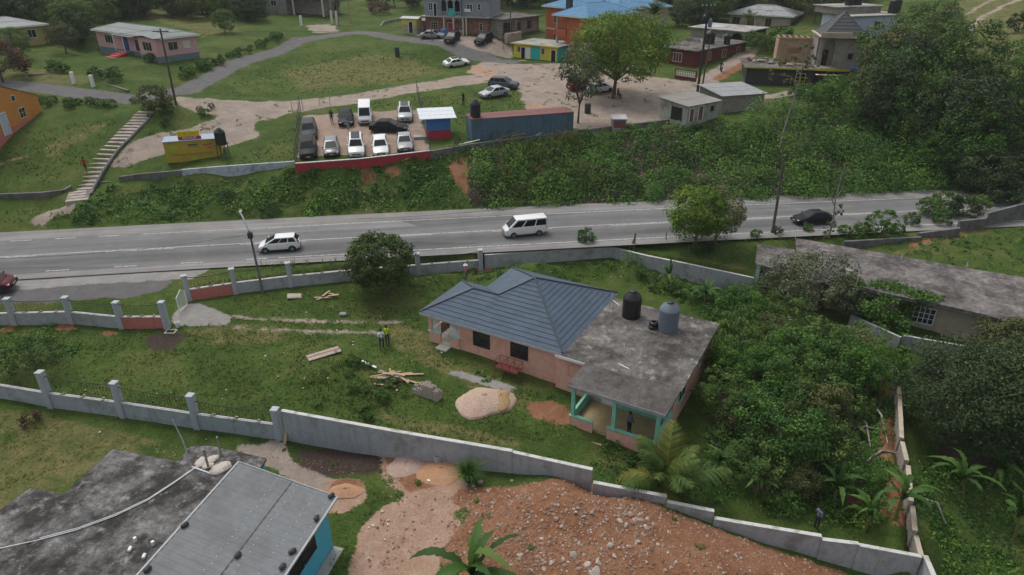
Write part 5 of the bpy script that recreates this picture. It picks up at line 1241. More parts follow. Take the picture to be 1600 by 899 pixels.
sg = MB().box(L*.27, L*.66, .28, .34, 2.9, 3.5).build('sign_board', plain('sign_yellow', (.62,.50,.02), .5), yk.root)
s2 = MB().box(L*.27, L*.68, .26, .34, 2.556, 2.897).build('sign_board', M['red'], yk.root)
text(s2, 'RETAILER', .34, (L*.475, .25, 2.73), RX_, M['white'])
mb = MB().lathe([(.17,-.02),(.17,.02)], 16, (L*.40,.26,3.2), axis='y'); mb.obox((L*.52,.26,3.2), (.75,.03,.16)); mb.build('printed_emblem', plain('lime_ink', (.30,.45,.02), .6), sg)
p = gp(350,246); t = empty('tank_stand', p, 0, 'dark metal stand carrying the black tank beside the yellow kiosk', 'stand')
for x in (-.45,.45):
    for y in (-.45,.45): MB().tube([(x,y,-.1),(x,y,1.5)], .05, 6).build('leg', M['iron'], t)
MB().box(-.6,.6,-.6,.6,1.5,1.58).build('platform', M['iron'], t)
water_tank(p+Vector((0,0,1.58)), .60, 1.75, M['black'], 'black water tank on a metal stand beside the yellow kiosk')
# ================================================================== boundary walls and fences
def railing(a, b, z0, z1, sag=0.0):
    """two rails and thin upright bars between two points"""
    mb = MB(); n = 6
    for z in (z0, z1):
        pts = [a+(b-a)*(i/n)+Vector((0,0,z-(sag if z == z1 else 0)*4*(i/n)*(1-i/n))) for i in range(n+1)]
        mb.tube(pts, .028, 5)
    k = int((b-a).length/.22)
    for i in range(1, k):
        p = a+(b-a)*(i/k); mb.tube([p+Vector((0,0,z0)), p+Vector((0,0,z1-sag*4*(i/k)*(1-i/k)))], .009, 4, cap=False)
    return mb
def pillar_fence(label, base, hts, low, mats, rails=True, pw=.42, skip_low=()):
    t = empty('pillar_fence', gp(*base[0]), 0, label, 'fence'); o = t.location.copy()
    P = [gp(*q)-o for q in base]
    for i, p in enumerate(P):
        h = hts[i] if hasattr(hts, '__len__') else hts
        d = (P[min(i+1, len(P)-1)]-P[max(i-1, 0)]); a = math.atan2(d.y, d.x)
        mb = MB().box(-pw/2, pw/2, -pw/2, pw/2, -1.0, h-.1); pl_ = mb.build('pillar', M['post_grey'], t, loc=p, bevel=.02); pl_.rotation_euler = (0, 0, a)
        MB().box(-pw/2-.03, pw/2+.03, -pw/2-.03, pw/2+.03, h-.098, h).build('pillar_cap', M['post_grey'], pl_, bevel=.02)
    for i in range(len(P)-1):
        if i in skip_low: continue
        a, b = P[i], P[i+1]; d = (b-a).normalized(); dd = Vector((d.x, d.y, 0)).normalized(); n_ = Vector((dd.y, -dd.x, 0))*.1
        a2, b2 = a+d*(pw/2), b-d*(pw/2)
        mm = mats[i] if isinstance(mats, list) else mats
        w = MB().prism([(a2.x+n_.x,a2.y+n_.y),(b2.x+n_.x,b2.y+n_.y),(b2.x-n_.x,b2.y-n_.y),(a2.x-n_.x,a2.y-n_.y)], [a2.z-.8,b2.z-.8,b2.z-.8,a2.z-.8], [a2.z+low,b2.z+low,b2.z+low,a2.z+low]).build('low_wall', M[mm], t)
        m_ = n_*1.35
        MB().prism([(a2.x+m_.x,a2.y+m_.y),(b2.x+m_.x,b2.y+m_.y),(b2.x-m_.x,b2.y-m_.y),(a2.x-m_.x,a2.y-m_.y)], [a2.z+low+.002,b2.z+low+.002,b2.z+low+.002,a2.z+low+.002], [a2.z+low+.06,b2.z+low+.06,b2.z+low+.06,a2.z+low+.06]).build('coping', M['wall_top'], w)
        if rails:
            h = min(hts[i:i+2]) if hasattr(hts, '__len__') else hts
            railing(a2, b2, low+.16, h-.25, .12).build('railing', M['iron'], t)
        # stones left lying on the coping
        if i % 2 == 0:
            mb = MB()
            for j in range(3):
                q = a2+(b2-a2)*(.2+.3*j); mb.obox((q.x, q.y, q.z+low+.10), (.3, .18, .08), Matrix.Rotation(j, 3, 'Z'))
            mb.build('loose_stone', M['stone'], w)
    return t
pillar_fence('grey pillar fence with dark railings along the paved forecourt, coral panel at its gateway end', [(-165,512),(-70,510),(25,507),(114,505),(192,513),(262,513)], 2.35, 1.0, ['wall_grey','wall_grey','wall_grey','wall_grey','coral_deep'])
pillar_fence('grey pillar fence with dark railings beside the highway, coral at its curved gate end', [(296,470),(369,459),(455,448),(554,438),(654,430),(751,422)], [2.35,2.4,2.35,2.3,2.2,2.1], 1.0, ['coral_deep','wall_grey','wall_grey','wall_grey','wall_grey'])
pillar_fence('grey pillar fence with thin railings across the lower lawn, four tall leaning-looking pillars', [(-150,600),(-30,617),(82,636),(194,651),(310,669),(438,686)], [2.9,2.9,2.85,2.75,2.65,2.4], 1.15, 'wall_grey')
yard_wall('retaining_wall', 'grey retaining wall beside the highway bending round the back of the salmon house yard', [(757,398,-.15),(860,391,-.25),(957,386,-.42),(1010,399,-.6),(1075,412,-.8),(1178,434,-1.15)], .2, M['wall_grey'], M['wall_top'])
yard_wall('stepped_wall', 'long pale grey wall stepping down to the right beside the red earth', [(440,641,-.15),(617,673,-.4),(800,704,-.65)], .2, M['wall_grey'], M['wall_top'])
def wall_run(parts, name, label, th, group=None, cap='wall_top', bodym='wall_grey'):
    t = empty(name, at(*parts[0][0]), 0, label, 'wall', group); o = t.location
    for tops in parts:
        P = [at(*q)-o for q in tops]; mb, cb = MB(), MB()
        for a, b in zip(P[:-1], P[1:]):
            d = Vector((b.x-a.x, b.y-a.y, 0)).normalized(); n_ = Vector((d.y, -d.x, 0))*th/2
            za = min(gz(o.x+a.x+n_.x*k, o.y+a.y+n_.y*k) for k in (-8, 0, 8))-o.z-.6; zb = min(gz(o.x+b.x+n_.x*k, o.y+b.y+n_.y*k) for k in (-8, 0, 8))-o.z-.6
            q = [(a.x+n_.x,a.y+n_.y),(b.x+n_.x,b.y+n_.y),(b.x-n_.x,b.y-n_.y),(a.x-n_.x,a.y-n_.y)]
            mb.prism(q, [za,zb,zb,za], [a.z-.05,b.z-.05,b.z-.05,a.z-.05])
            m_ = n_*1.2; q = [(a.x+m_.x,a.y+m_.y),(b.x+m_.x,b.y+m_.y),(b.x-m_.x,b.y-m_.y),(a.x-m_.x,a.y-m_.y)]
            cb.prism(q, [a.z-.047,b.z-.047,b.z-.047,a.z-.047], [a.z,b.z,b.z,a.z])
        w = mb.build('wall_section', M[bodym], t); cb.build('coping', M[cap], w)
    return t
wall_run([[(800,705.5,-.75),(926,733,-.95)], [(927,753,-1.55),(1042,775,-1.75)], [(1042,783,-2.0),(1116,798,-2.15)], [(1116,809,-2.5),(1284,837,-2.75)], [(1284,842,-2.9),(1342,849,-3.0)], [(1342,851,-3.05),(1440,869,-3.25),]], 'stepped_wall', 'lower continuation of the pale grey wall, in five steps between red earth and bushes', .2)
wall_run([[(1440,869,-3.25),(1431,836,-3.15)], [(1430,829,-2.8),(1426,790,-2.7)], [(1424,783,-2.35),(1419,727,-2.25)], [(1417,719,-1.95),(1410,690,-1.9)], [(1409,684,-1.7),(1405,603,-1.6)], [(1404,597,-1.3),(1400,562,-1.25)]], 'side_wall', 'narrow mossy block wall stepping uphill beside the dark tree', .22, bodym='bare_block', cap='tan')
wall_run([[(1446,868,-3.25),(1462,905,-3.4),(1475,960,-3.6)]], 'end_wall', 'short wall end with bare block cores at the lower right corner', .22)
# gate
g0, g1 = gp(296,476), gp(270,488); t = empty('iron_gate', g0, math.atan2(g1.y-g0.y, g1.x-g0.x)+.5, 'open white iron gate leaf hung on the coral gate pillar', 'gate')
mb = MB(); Lg = 1.5
mb.tube([(.25,0,.15),(Lg,0,.15)], .035, 6); mb.tube([(.25,0,1.3),(Lg*.5,0,1.75),(Lg,0,1.35)], .035, 6); mb.tube([(.25,0,.1),(.25,0,1.4)], .035, 6); mb.tube([(Lg,0,.1),(Lg,0,1.4)], .035, 6); mb.build('gate_frame', M['white'], t)
mb = MB()
for i in range(1, 11): x = .25+(Lg-.25)*i/11; mb.tube([(x,0,.15),(x,0,1.35+.35*(1-abs(2*i/11-1)))], .016, 5)
mb.build('gate_bar', M['white'], t)
# walls and steps on the left slope
yard_wall('roadside_wall', 'old dark stone wall left of the concrete stairs', [(-90,306,2.2),(0,303,2.15),(60,301,2.1),(98,297,2.1),(110,290,2.3)], .35, M['stone_dark'])
yard_wall('stair_wall', 'short grey wall at the foot of the stairs, right side', [(136,306,1.7),(140,286,2.0),(172,283,2.2)], .3, M['stone_dark'])
yard_wall('whitewashed_wall', 'long low wall with flaking pale blue whitewash below the yellow kiosk', [(284,265,3.7),(345,260,3.95),(400,256,4.0),(460,252,4.05)], .25, worn('flaking_whitewash', (.42,.47,.52), (.15,.14,.13), .38, .7, .9))
yard_wall('field_wall', 'crumbling dark wall stub left of the whitewashed wall', [(186,276,2.9),(225,271,3.2),(284,266,3.6)], .3, M['stone_dark'])
yard_wall('red_parapet', 'red painted parapet along the front of the car lot', [(461,255,4.45),(560,248,4.6),(672,235,4.8)], .25, M['red_parapet'], M['wall_top'])
yard_wall('bank_wall', 'low mossy wall along the bank top below the container', [(672,236,4.75),(735,225,5.0),(895,205,5.25),(1050,186,5.6)], .3, M['stone_dark'])
yard_wall('stone_wall', 'old grey stone wall in front of the pink bungalow, left of its gateway', [(44,116,8.6),(80,115,8.5),(116,118,8.3)], .4, M['stone_dark'])
yard_wall('stone_wall', 'old grey stone wall in front of the pink bungalow, right of its gateway', [(146,123,8.2),(175,133,7.9),(200,141,7.8)], .4, M['stone_dark'])
yard_wall('garden_wall', 'block wall running along the field, stepping up toward the wood at right', [(1436,364,.35),(1500,356,.6)], .3, M['stone_dark'])
yard_wall('garden_wall', 'upper steps of the mossy block wall above the bright green field', [(1500,345,.95),(1540,341,1.0),(1542,333,1.4),(1600,318,1.7),(1800,285,2.4)], .3, M['stone_dark'])
yard_wall('field_kerb', 'low dark kerb wall behind the long flat concrete roof', [(1320,377,.1),(1440,370,.15)], .25, M['stone_dark'])
yard_wall('block_wall', 'grey ruined block wall next to the corner stall', [(594,40,10.4),(600,33,11.0),(627,28,11.2)], .25, M['bare_block'])
yard_wall('track_wall', 'low dark wall beside the track at the half-built house', [(1340,121,7.2),(1362,119,7.4)], .25, M['stone_dark'])
for (px, py, h, lb) in ((116,131,1.6,'white gate post at the left of the pink bungalow gateway'),(146,136,1.6,'white gate post at the right of the pink bungalow gateway'),(471,41,2.0,'white gate post left of the pale driveway at the top'),(519,38,2.6,'taller cream gate post right of the top driveway'),(527,39,2.6,'second cream gate post right of the top driveway')):
    p = gp(px, py); o = MB().box(-.2,.2,-.2,.2,-.4,h).build('gate_post', M['white'] if 'white' in lb else M['offwhite'], None, loc=p, bevel=.03); tag(o, lb, 'gate post')
# stairs up the slope
sp_ = [(112,316),(118,300),(126,288),(136,271),(148,255),(160,238),(176,222),(192,205),(208,190),(222,174)]
SP = [gp(x+8, y) for x, y in sp_]
t = empty('stairway', SP[0], 0, 'long flight of pale concrete stairs climbing the grassy slope', 'stairs'); o = t.location
tot = [0]
for a, b in zip(SP[:-1], SP[1:]): tot.append(tot[-1]+(b-a).length)
nst = 26
def along(P, tot, s):
    for i in range(len(P)-1):
        if s <= tot[i+1]: f = (s-tot[i])/(tot[i+1]-tot[i]); return P[i]+(P[i+1]-P[i])*f, (P[i+1]-P[i]).normalized()
    return P[-1], (P[-1]-P[-2]).normalized()
M['stairs'] = worn('stair_concrete', (.36,.315,.275), (.2,.16,.13), .35, .7, .95)
for i in range(nst):
    a, d = along(SP, tot, tot[-1]*i/nst); b, _ = along(SP, tot, tot[-1]*(i+1)/nst); dd = Vector((d.x,d.y,0)).normalized(); n_ = Vector((dd.y,-dd.x,0))*1.05
    z1 = a.z+.17; A_, B_ = a-o, b-o
    MB().prism([(A_.x+n_.x,A_.y+n_.y),(B_.x+n_.x,B_.y+n_.y),(B_.x-n_.x,B_.y-n_.y),(A_.x-n_.x,A_.y-n_.y)], a.z-o.z-.7, z1-o.z+.0006*i).build('step', M['stairs'], t)
for sgn in (1,):
    pts = []
    for i in range(12):
        a, d = along(SP, tot, tot[-1]*(.08+.92*i/11)); n_ = Vector((d.y,-d.x,0)).normalized()*1.2*sgn; pts.append(a+n_-o+Vector((0,0,.12)))
    MB().tube(pts, .16, 5).build('stair_kerb', M['stone_dark'], t)
# car lot fence: posts and wires
for i, (a, b, lb) in enumerate((((463,262),(470,176),'chain-link fence with tall steel posts along the left edge of the car lot'),((672,236),(652,150),'thin chain-link fence with steel posts along the right edge of the car lot'))):
    A_, B_ = gp(*a), gp(*b); t = empty('wire_fence', A_, 0, lb, 'fence', None); n = 8
    P = [gp(a[0]+(b[0]-a[0])*k_/n, a[1]+(b[1]-a[1])*k_/n)-A_ for k_ in range(n+1)]
    for p in P: MB().tube([p+Vector((0,0,-.3)), p+Vector((0,0,2.2))], .04, 6).build('post', M['iron'], t)
    mb = MB()
    for p, q in zip(P[:-1], P[1:]):
        for z in (.1,.55,1.0,1.45,1.8,2.15): mb.tube([p+Vector((0,0,z)), q+Vector((0,0,z))], .012, 4, cap=False)
    mb.build('wire_mesh', M['iron'], t)
for px, py, lb in ((465,172,'bare steel gate frame at the back left corner of the car lot'),(508,165,'bare steel gate frame standing behind the car lot entrance')):
    p = gp(px, py); t = empty('steel_gate', p, R(8), lb, 'gate frame'); mb = MB()
    for x in (-.7,.7): mb.tube([(x,0,-.2),(x,0,2.0)], .04, 6)
    mb.tube([(-.7,0,1.9),(.7,0,1.9)], .03, 6); mb.tube([(-.7,0,.9),(.7,0,.9)], .02, 6); mb.tube([(-.7,0,.1),(.7,0,1.9)], .02, 6); mb.build('steel_tube', M['zinc_rust'], t)

# ================================================================== poles and wires
def power_pole(px, py, top, label, arm=True, r=.15, mat='pole_wood', extra=None, wires=None):
    b = gp(px, py); tpx, tpy, h = top
    d = b.y*cp-(b.z-CAMZ)*sp
    # find the top at height h over the base, leaning so that it meets the seen top
    tp = at(tpx, tpy, b.z+h) if abs(at(tpx, tpy, b.z+h).y-b.y) < 3.5 else Vector((b.x+rnd.uniform(-.2,.2), b.y, b.z+h))
    t = empty('utility_pole', b, 0, label, 'utility pole'); v = tp-b
    MB().tube([(0,0,-.6), tuple(v*.5), tuple(v)], [r, r*.85, r*.65], 8).build('pole', M[mat], t, 60)
    if arm:
        MB().obox(tuple(v*.965), (1.9,.1,.12)).build('crossarm', M[mat], t)
        for x in (-.85,-.3,.3,.85): MB().lathe([(.05,0),(.06,.08),(.03,.2)], 8, tuple(v*.965+Vector((x,0,.06)))).build('insulator', M['white'], t)
    if extra: extra(t, v)
    return t, b+v
def transformer(t, v):
    for x, z in ((-.45,.82),(.45,.78)):
        c = v*z+Vector((x,-.25,0)); tb_ = MB().lathe([(.26,-.5),(.28,-.45),(.28,.4),(.2,.5)], 14, tuple(c)).build('transformer', M['tank_grey'] if x > 0 else M['black'], t, 40)
        MB().lathe([(.05,.5),(.07,.6),(.03,.75)], 8, tuple(c)).build('bushing', M['white'], tb_)
    MB().obox(tuple(v*.9), (1.6,.1,.1)).build('crossarm', M['pole_wood'], t)
tops = []
_, a1 = power_pole(275,163,(250,45,9.5),'weathered timber pole by the junction in front of the pink bungalow', True)
_, a2 = power_pole(1207,365,(1226,243,8.3),'bare timber pole leaning right beside the highway', False, .15)
_, a3 = power_pole(1090,143,(1105,14,12),'dark pole carrying transformers in front of the maroon house', True, .2, 'charcoal', transformer)
_, a4 = power_pole(1096,142,(1110,60,7.5),'paler short pole strapped beside the transformer pole', False, .14)
_, a5 = power_pole(547,36,(543,-30,8.5),'pale cream timber pole near the top driveway', False, .2, 'wood')
_, a6 = power_pole(529,38,(527,-20,7.5),'grey timber pole right behind the cream gate posts', False, .14)
_, a7 = power_pole(675,64,(673,40,3.2),'short timber post in front of the silver car at the arched house', False, .12)
_, a8 = power_pole(798,68,(797,20,6.5),'timber pole beside the low grey concrete house', False, .15)
_, a9 = power_pole(1337,95,(1338,50,4.5),'slim pole at the corner of the half-built house', False, .1)
def wire(a, b, label, sag=.8, r=.014):
    pts = [a+(b-a)*(i/16)-Vector((0,0,sag*4*(i/16)*(1-i/16))) for i in range(17)]
    tag(MB().tube(pts, r, 4, cap=False).build('overhead_wire', M['iron'], None), label, 'wire', 'overhead wires')
wire(a1, Vector((-75, 90, 15)), 'overhead wire running left from the pole by the junction'); wire(a1, a3, 'long overhead wire from the junction pole to the transformer pole', 1.6)
wire(a3, Vector((80, 105, 20)), 'overhead wire leaving the transformer pole to the right', 1.2)
wire(a2+Vector((0,0,-.2)), Vector((92, 66, 9)), 'overhead wire leaving the leaning pole to the right', .7); wire(a2+Vector((0,0,-.2)), Vector((-13.4, 55.5, 4.4)), 'long wire from the leaning pole to the street lamp pole', 1.2); wire(a3+Vector((0,0,-1.5)), th.loc(4, 2, 7), 'service wire from the transformer pole to the blue roofs', .9); wire(a3+Vector((0,0,-1)), bk.loc(9, 1, 6.2), 'service wire from the transformer pole to the half-built house', .7)
# street lamp
b = gp(411,458); hd = at(379,331,6.6); t = empty('street_lamp', b, 0, 'grey street lamp pole inside the fence with its arm out towards the highway', 'street lamp')
hd = Vector((b.x-.9, b.y+1.9, b.z+8.0)); v = Vector((-.25,.15,5.7))
MB().tube([(0,0,-.5), tuple(v*.5), tuple(v)], [.12,.10,.08], 10).build('pole', M['stone_dark'], t, 60)
MB().tube([tuple(v*.985), tuple(v+Vector((-.45,.5,.75))), tuple(v+Vector((-.9,1.1,1.15)))], .06, 6).build('lamp_arm', M['zinc'], t)
MB().obox(tuple(v+Vector((-1.0,1.4,1.18))), (.26,.6,.12), Matrix.Rotation(R(14),3,'Z'), 0, .8).build('lamp_head', M['post_grey'], t, bevel=.04)
MB().obox(tuple(v*.93), (.35,.3,.5)).build('control_box', M['charcoal'], t)
wire(b+v*.95, Vector((-50, 47, 4.6)), 'thin service wire dropping from the street lamp pole across the forecourt', .9, .012)

# ================================================================== vehicles
GL = plain('car_glass', (.012,.015,.018), .2, var=.2, bstr=0, spec=.2)
TY = plain('tyre_rubber', (.02,.02,.02), .8, bstr=0); RIM = plain('wheel_alloy', (.35,.36,.37), .35, .7, bstr=0); RIMD = plain('wheel_dark', (.03,.03,.03), .4, bstr=0)
TL = plain('tail_lens', (.32,.01,.01), .2, bstr=0); HL = plain('head_lens', (.55,.58,.6), .12, bstr=0); PLT = plain('number_plate', (.6,.55,.3), .5, bstr=0); TRIMB = plain('black_trim', (.02,.02,.02), .6, bstr=0)
SUNROOF = plain('dark_roof_panel', (.02,.022,.025), .25, bstr=0, spec=.2)
PAINT = {'white': (.66,.67,.67), 'silver': (.25,.265,.28), 'black': (.016,.016,.018), 'darkgrey': (.05,.052,.058), 'grey': (.14,.15,.165), 'bluegrey': (.10,.105,.12), 'maroon': (.09,.015,.02), 'palesilver': (.35,.38,.40)}
PM = {k_: plain('car_paint_'+k_, c, .5 if k_ in ('black','darkgrey','bluegrey','maroon') else .35, 0, var=.05, bstr=0, coat=0 if k_ in ('black','darkgrey','bluegrey','maroon') else .4, spec=.12 if k_ in ('black','darkgrey','bluegrey','maroon') else .3) for k_, c in PAINT.items()}
KINDS = {  # L, W, H, lower body (x,z), greenhouse base x0,x1 (belt z), roof x0,x1, wheelbase positions
 'sedan': dict(L=4.6, W=1.80, H=1.46, body=[(-2.30,.62),(-2.22,.93),(-1.7,1.0),(-1.0,1.0),(.3,.97),(1.0,.93),(1.85,.80),(2.18,.70),(2.30,.52)], gb=(-1.78,1.12), gr=(-1.02,.22), belt=.95, wx=(-1.38,1.40)),
 'hatch': dict(L=3.95, W=1.70, H=1.52, body=[(-1.97,.60),(-1.93,.98),(-1.5,1.04),(-.6,1.02),(.5,.97),(1.05,.93),(1.6,.82),(1.88,.68),(1.97,.5)], gb=(-1.9,1.30), gr=(-1.52,.25), belt=.96, wx=(-1.25,1.27)),
 'suv': dict(L=4.55, W=1.84, H=1.68, body=[(-2.27,.65),(-2.22,1.05),(-1.7,1.12),(-.8,1.1),(.5,1.07),(1.0,1.05),(1.8,.95),(2.15,.82),(2.27,.6)], gb=(-2.16,1.15), gr=(-1.75,.30), belt=1.06, wx=(-1.32,1.36)),
 'minibus': dict(L=4.75, W=1.72, H=2.02, body=[(-2.37,.62),(-2.35,1.15),(-1.5,1.18),(0,1.16),(1.3,1.12),(1.9,1.05),(2.2,.92),(2.34,.72),(2.37,.5)], gb=(-2.33,1.98), gr=(-2.24,1.05), belt=1.10, wx=(-1.35,1.42)),
}
def make_car(kind, paint, loc, heading, label, roofglass=False, darkrim=False, slope=True, size=1.0, spare=None, group=None, cat='car', name='parked_car'):
    k_ = KINDS[kind]; L, W, H = k_['L'], k_['W'], k_['H']; pm = PM[paint]
    t = empty(name, loc, heading, label, cat, group)
    if slope:
        f = Vector((math.cos(heading), math.sin(heading), 0)); s = Vector((-f.y, f.x, 0))
        zf = (gz(loc.x+f.x*1.4, loc.y+f.y*1.4)-gz(loc.x-f.x*1.4, loc.y-f.y*1.4))/2.8; zs = (gz(loc.x+s.x*.8, loc.y+s.y*.8)-gz(loc.x-s.x*.8, loc.y-s.y*.8))/1.6
        X = (f+Vector((0,0,zf))).normalized(); Yv = (s+Vector((0,0,zs))).normalized(); Z = X.cross(Yv).normalized(); Yv = Z.cross(X)
        t.rotation_euler = Matrix((X, Yv, Z)).transposed().to_euler()
    t.scale = (size,)*3
    # lower body: rings along the length
    st = k_['body']; rings = []
    def hw(x):
        u = abs(x)/(L/2); return W/2*(1-.13*max(0, (u-.72)/.28)**2)
    for x, zt in st:
        w = hw(x); zb = .24 if abs(x) < L/2-.12 else .34
        rings.append([(x,-w*.90,zb),(x,-w,zb+.16),(x,-w*1.0,min(.62, zt-.12)),(x,-w*.975,zt-.07),(x,-w*.86,zt),(x,0,zt+.025),(x,w*.86,zt),(x,w*.975,zt-.07),(x,w*1.0,min(.62, zt-.12)),(x,w,zb+.16),(x,w*.90,zb)])
    n = len(rings[0]); vs = [p for r_ in rings for p in r_]; fs = []
    for i in range(len(rings)-1):
        for j in range(n): fs.append((i*n+j, i*n+(j+1) % n, (i+1)*n+(j+1) % n, (i+1)*n+j))
    fs.append(tuple(range(n))); fs.append(tuple(range((len(rings)-1)*n, len(rings)*n)))
    mb = MB(); mb.add(vs, fs)
    # greenhouse
    (b0, b1), (r0, r1), zb = k_['gb'], k_['gr'], k_['belt']; wb, wr = W/2*.93, W/2*.74
    if kind == 'minibus': wr = W/2*.86
    def section(f):   # f 0 belt .. 1 roof
        x0, x1 = b0+(r0-b0)*f, b1+(r1-b1)*f; w = wb+(wr-wb)*f; z = zb+(H-.05-zb)*f; c = .12
        return [(x0,-w+c,z),(x0+c*.4,-w,z),(x1-c*.4,-w,z),(x1,-w+c,z),(x1,w-c,z),(x1-c*.4,w,z),(x0+c*.4,w,z),(x0,w-c,z)]
    s0, s1 = section(-.05), section(1); m = 8; cx_ = (r0+r1)/2
    top = [(cx_+(p[0]-cx_)*.82, p[1]*.78, H) for p in s1]
    vs = s0+s1+top; fs = [(i, (i+1) % m, m+(i+1) % m, m+i) for i in range(m)]+[(m+i, m+(i+1) % m, 2*m+(i+1) % m, 2*m+i) for i in range(m)]+[tuple(range(2*m, 3*m))]
    mb.add(vs, fs)
    mb.build('body', pm, t, 32)
    # glass panels lying just proud of the pillars
    def side_pt(x_rel, f, sgn):
        x0, x1 = b0+(r0-b0)*f, b1+(r1-b1)*f; w = wb+(wr-wb)*f
        return Vector((x0+(x1-x0)*x_rel, sgn*(w+.008), zb+(H-.05-zb)*f))
    cuts = {'sedan': [(.10,.47),(.51,.90)], 'hatch': [(.06,.30),(.33,.60),(.63,.93)], 'suv': [(.05,.27),(.30,.58),(.61,.92)], 'minibus': [(.04,.32),(.35,.64),(.68,.93)]}[kind]
    for sgn in (-1, 1):
        for a, b in cuts: MB().quad(side_pt(a,.10,sgn), side_pt(b,.10,sgn), side_pt(b-.0,.86,sgn), side_pt(a+.0,.86,sgn)).build('side_window', GL, t)
    for nm, bx, rx, sg in (('windscreen', b1, r1, 1), ('rear_window', b0, r0, -1)):
        q = []
        for f, wk in ((.06,.86),(.06,-.86),(.92,-.84),(.92,.84)):
            w = (wb+(wr-wb)*f); x = bx+(rx-bx)*f; q.append(Vector((x+sg*.009, w*wk, zb+(H-.05-zb)*f+.006)))
        MB().quad(*q).build(nm, GL, t)
    if roofglass: MB().box(r0+.1, r1-.06, -wr*.72, wr*.72, H-.012, H+.008).build('glass_roof', SUNROOF, t)
    # wheels
    rr = .34 if kind in ('suv',) else .31
    for x in k_['wx']:
        for sgn in (-1, 1):
            MB().lathe([(rr+.055,-.02),(rr+.055,.0)], 20, (x, sgn*(W/2+.0), rr+.01), axis='y').build('wheel_arch', TRIMB, t)
            wl = MB().lathe([(rr*.62,-.10),(rr*.95,-.10),(rr,-.06),(rr,.06),(rr*.95,.10),(rr*.62,.10)], 20, (0,0,0), axis='y').build('wheel', TY, t, 50, loc=(x, sgn*(W/2-.06), rr))
            rm = MB().lathe([(.02,-.005),(rr*.60,-.0),(rr*.64,.02)], 16, (0,0,0), axis='y'); 
            o = rm.build('rim', RIMD if darkrim else RIM, wl, 40, loc=(0, sgn*.085, 0)); 
            mb = MB()
            for j in range(5): a_ = j*2*math.pi/5; mb.obox((math.cos(a_)*rr*.33, sgn*.108, math.sin(a_)*rr*.33), (rr*.55,.012,.06), Matrix.Rotation(-a_, 3, 'Y'))
            mb.build('spoke', RIMD if not darkrim else RIM, wl)
    fx = L/2; wf = hw(fx)
    for sgn in (-1, 1):
        MB().obox((fx-.19, sgn*(wf*.82), .64 if kind != 'minibus' else .80), (.26,.30,.12), Matrix.Rotation(-sgn*R(18),3,'Z')).build('headlight', HL, t, bevel=.03)
        hz = {'sedan':.80,'hatch':.98,'suv':1.0,'minibus':.95}[kind]; hh = {'sedan':.16,'hatch':.42,'suv':.3,'minibus':.42}[kind]
        MB().obox((-fx+.15, sgn*(hw(-fx)*.88), hz-.02), (.20,.20,hh), Matrix.Rotation(sgn*R(16),3,'Z')).build('tail_light', TL, t, bevel=.03)
        MB().obox((b1-.28, sgn*(W/2+.07), zb+.10), (.13,.18,.13)).build('wing_mirror', pm, t, bevel=.03)
        MB().box(-fx+.75, fx-.75, sgn*(W/2-.02)-.02, sgn*(W/2-.02)+.02, .22, .33).build('sill', TRIMB, t)
    gzr = .56 if kind != 'minibus' else .62
    MB().box(fx-.06, fx+.015, -.48, .48, gzr-.08, gzr+.08).build('grille', TRIMB, t, bevel=.015); MB().box(fx-.07, fx+.02, -.6, .6, .27, .36).build('bumper', TRIMB, t, bevel=.015)
    MB().box(-fx-.02, -fx+.07, -.6, .6, .30, .40).build('bumper', TRIMB, t, bevel=.015)
    for x, sg in ((fx, 1), (-fx, -1)): MB().box(x-.02+sg*.02, x+.02+sg*.008, -.24, .24, .44 if sg > 0 else .62, .54 if sg > 0 else .72).build('number_plate', PLT, t)
    sm = MB()
    for sgn in (-1, 1):
        for a, b in cuts[1:]:
            p = side_pt(a-.015, .0, sgn); sm.box(p.x-.006, p.x+.006, sgn*(W/2+.001)-.003, sgn*(W/2+.001)+.003, .36, zb-.08)
    sm.build('door_seam', TRIMB, t)
    return t
def car_px(kind, paint, c, ahead, label, road=None, **kw):
    """c: the pixel under the car's middle, ahead: a pixel on the ground its nose points to"""
    if road is not None: p = at(*c, road); q = at(*ahead, road)
    else: p, q = gp(*c), gp(*ahead)
    return make_car(kind, paint, p, math.atan2(q.y-p.y, q.x-p.x), label, slope=road is None, **kw)
make_lot = 'cars parked in the gravel car lot'
car_px('hatch','white',(438,390),(380,394.5),'small white hatchback driving left on the highway, black wheels', .006, darkrim=True, size=.95, cat='car', name='hatchback')
car_px('minibus','white',(820,366),(760,372),'white minibus driving on the highway near the centre', .006, size=.92, cat='minibus', name='minibus')
car_px('sedan','black',(1268,348),(1220,351),'black sedan on the highway beside the leaning pole', .006, size=.89, name='sedan')
car_px('suv','black',(483,240),(482,262),'black car, front left corner of the gravel lot, its nose at the red parapet', group=make_lot)
car_px('suv','darkgrey',(484,211),(484,232),'dark grey car directly behind the black one at the left lot fence', group=make_lot)
car_px('hatch','grey',(519,238),(519.6,258),'grey hatchback second from left in the front row of the lot', group=make_lot)
car_px('suv','white',(557,236),(558,256),'white car with black glass roof in the middle of the front row', roofglass=True, group=make_lot)
car_px('sedan','white',(595,234),(597,254),'white sedan with white roof, second from right in the front row', group=make_lot)
car_px('sedan','silver',(633,229),(635,249),'silver sedan at the right end of the front row', group=make_lot)
car_px('sedan','black',(541,190),(542,210),'black car parked nose-out in the back row beside the white minivan', group=make_lot)
car_px('minibus','white',(571,187),(571,207),'white minivan in the back row of the gravel lot', group=make_lot)
car_px('suv','palesilver',(633,184),(634,204),'silver car with dark glass roof in the back right of the lot', roofglass=True, group=make_lot)
car_px('sedan','black',(608,205),(650,206),'long black sedan parked sideways across the lot', group=make_lot)
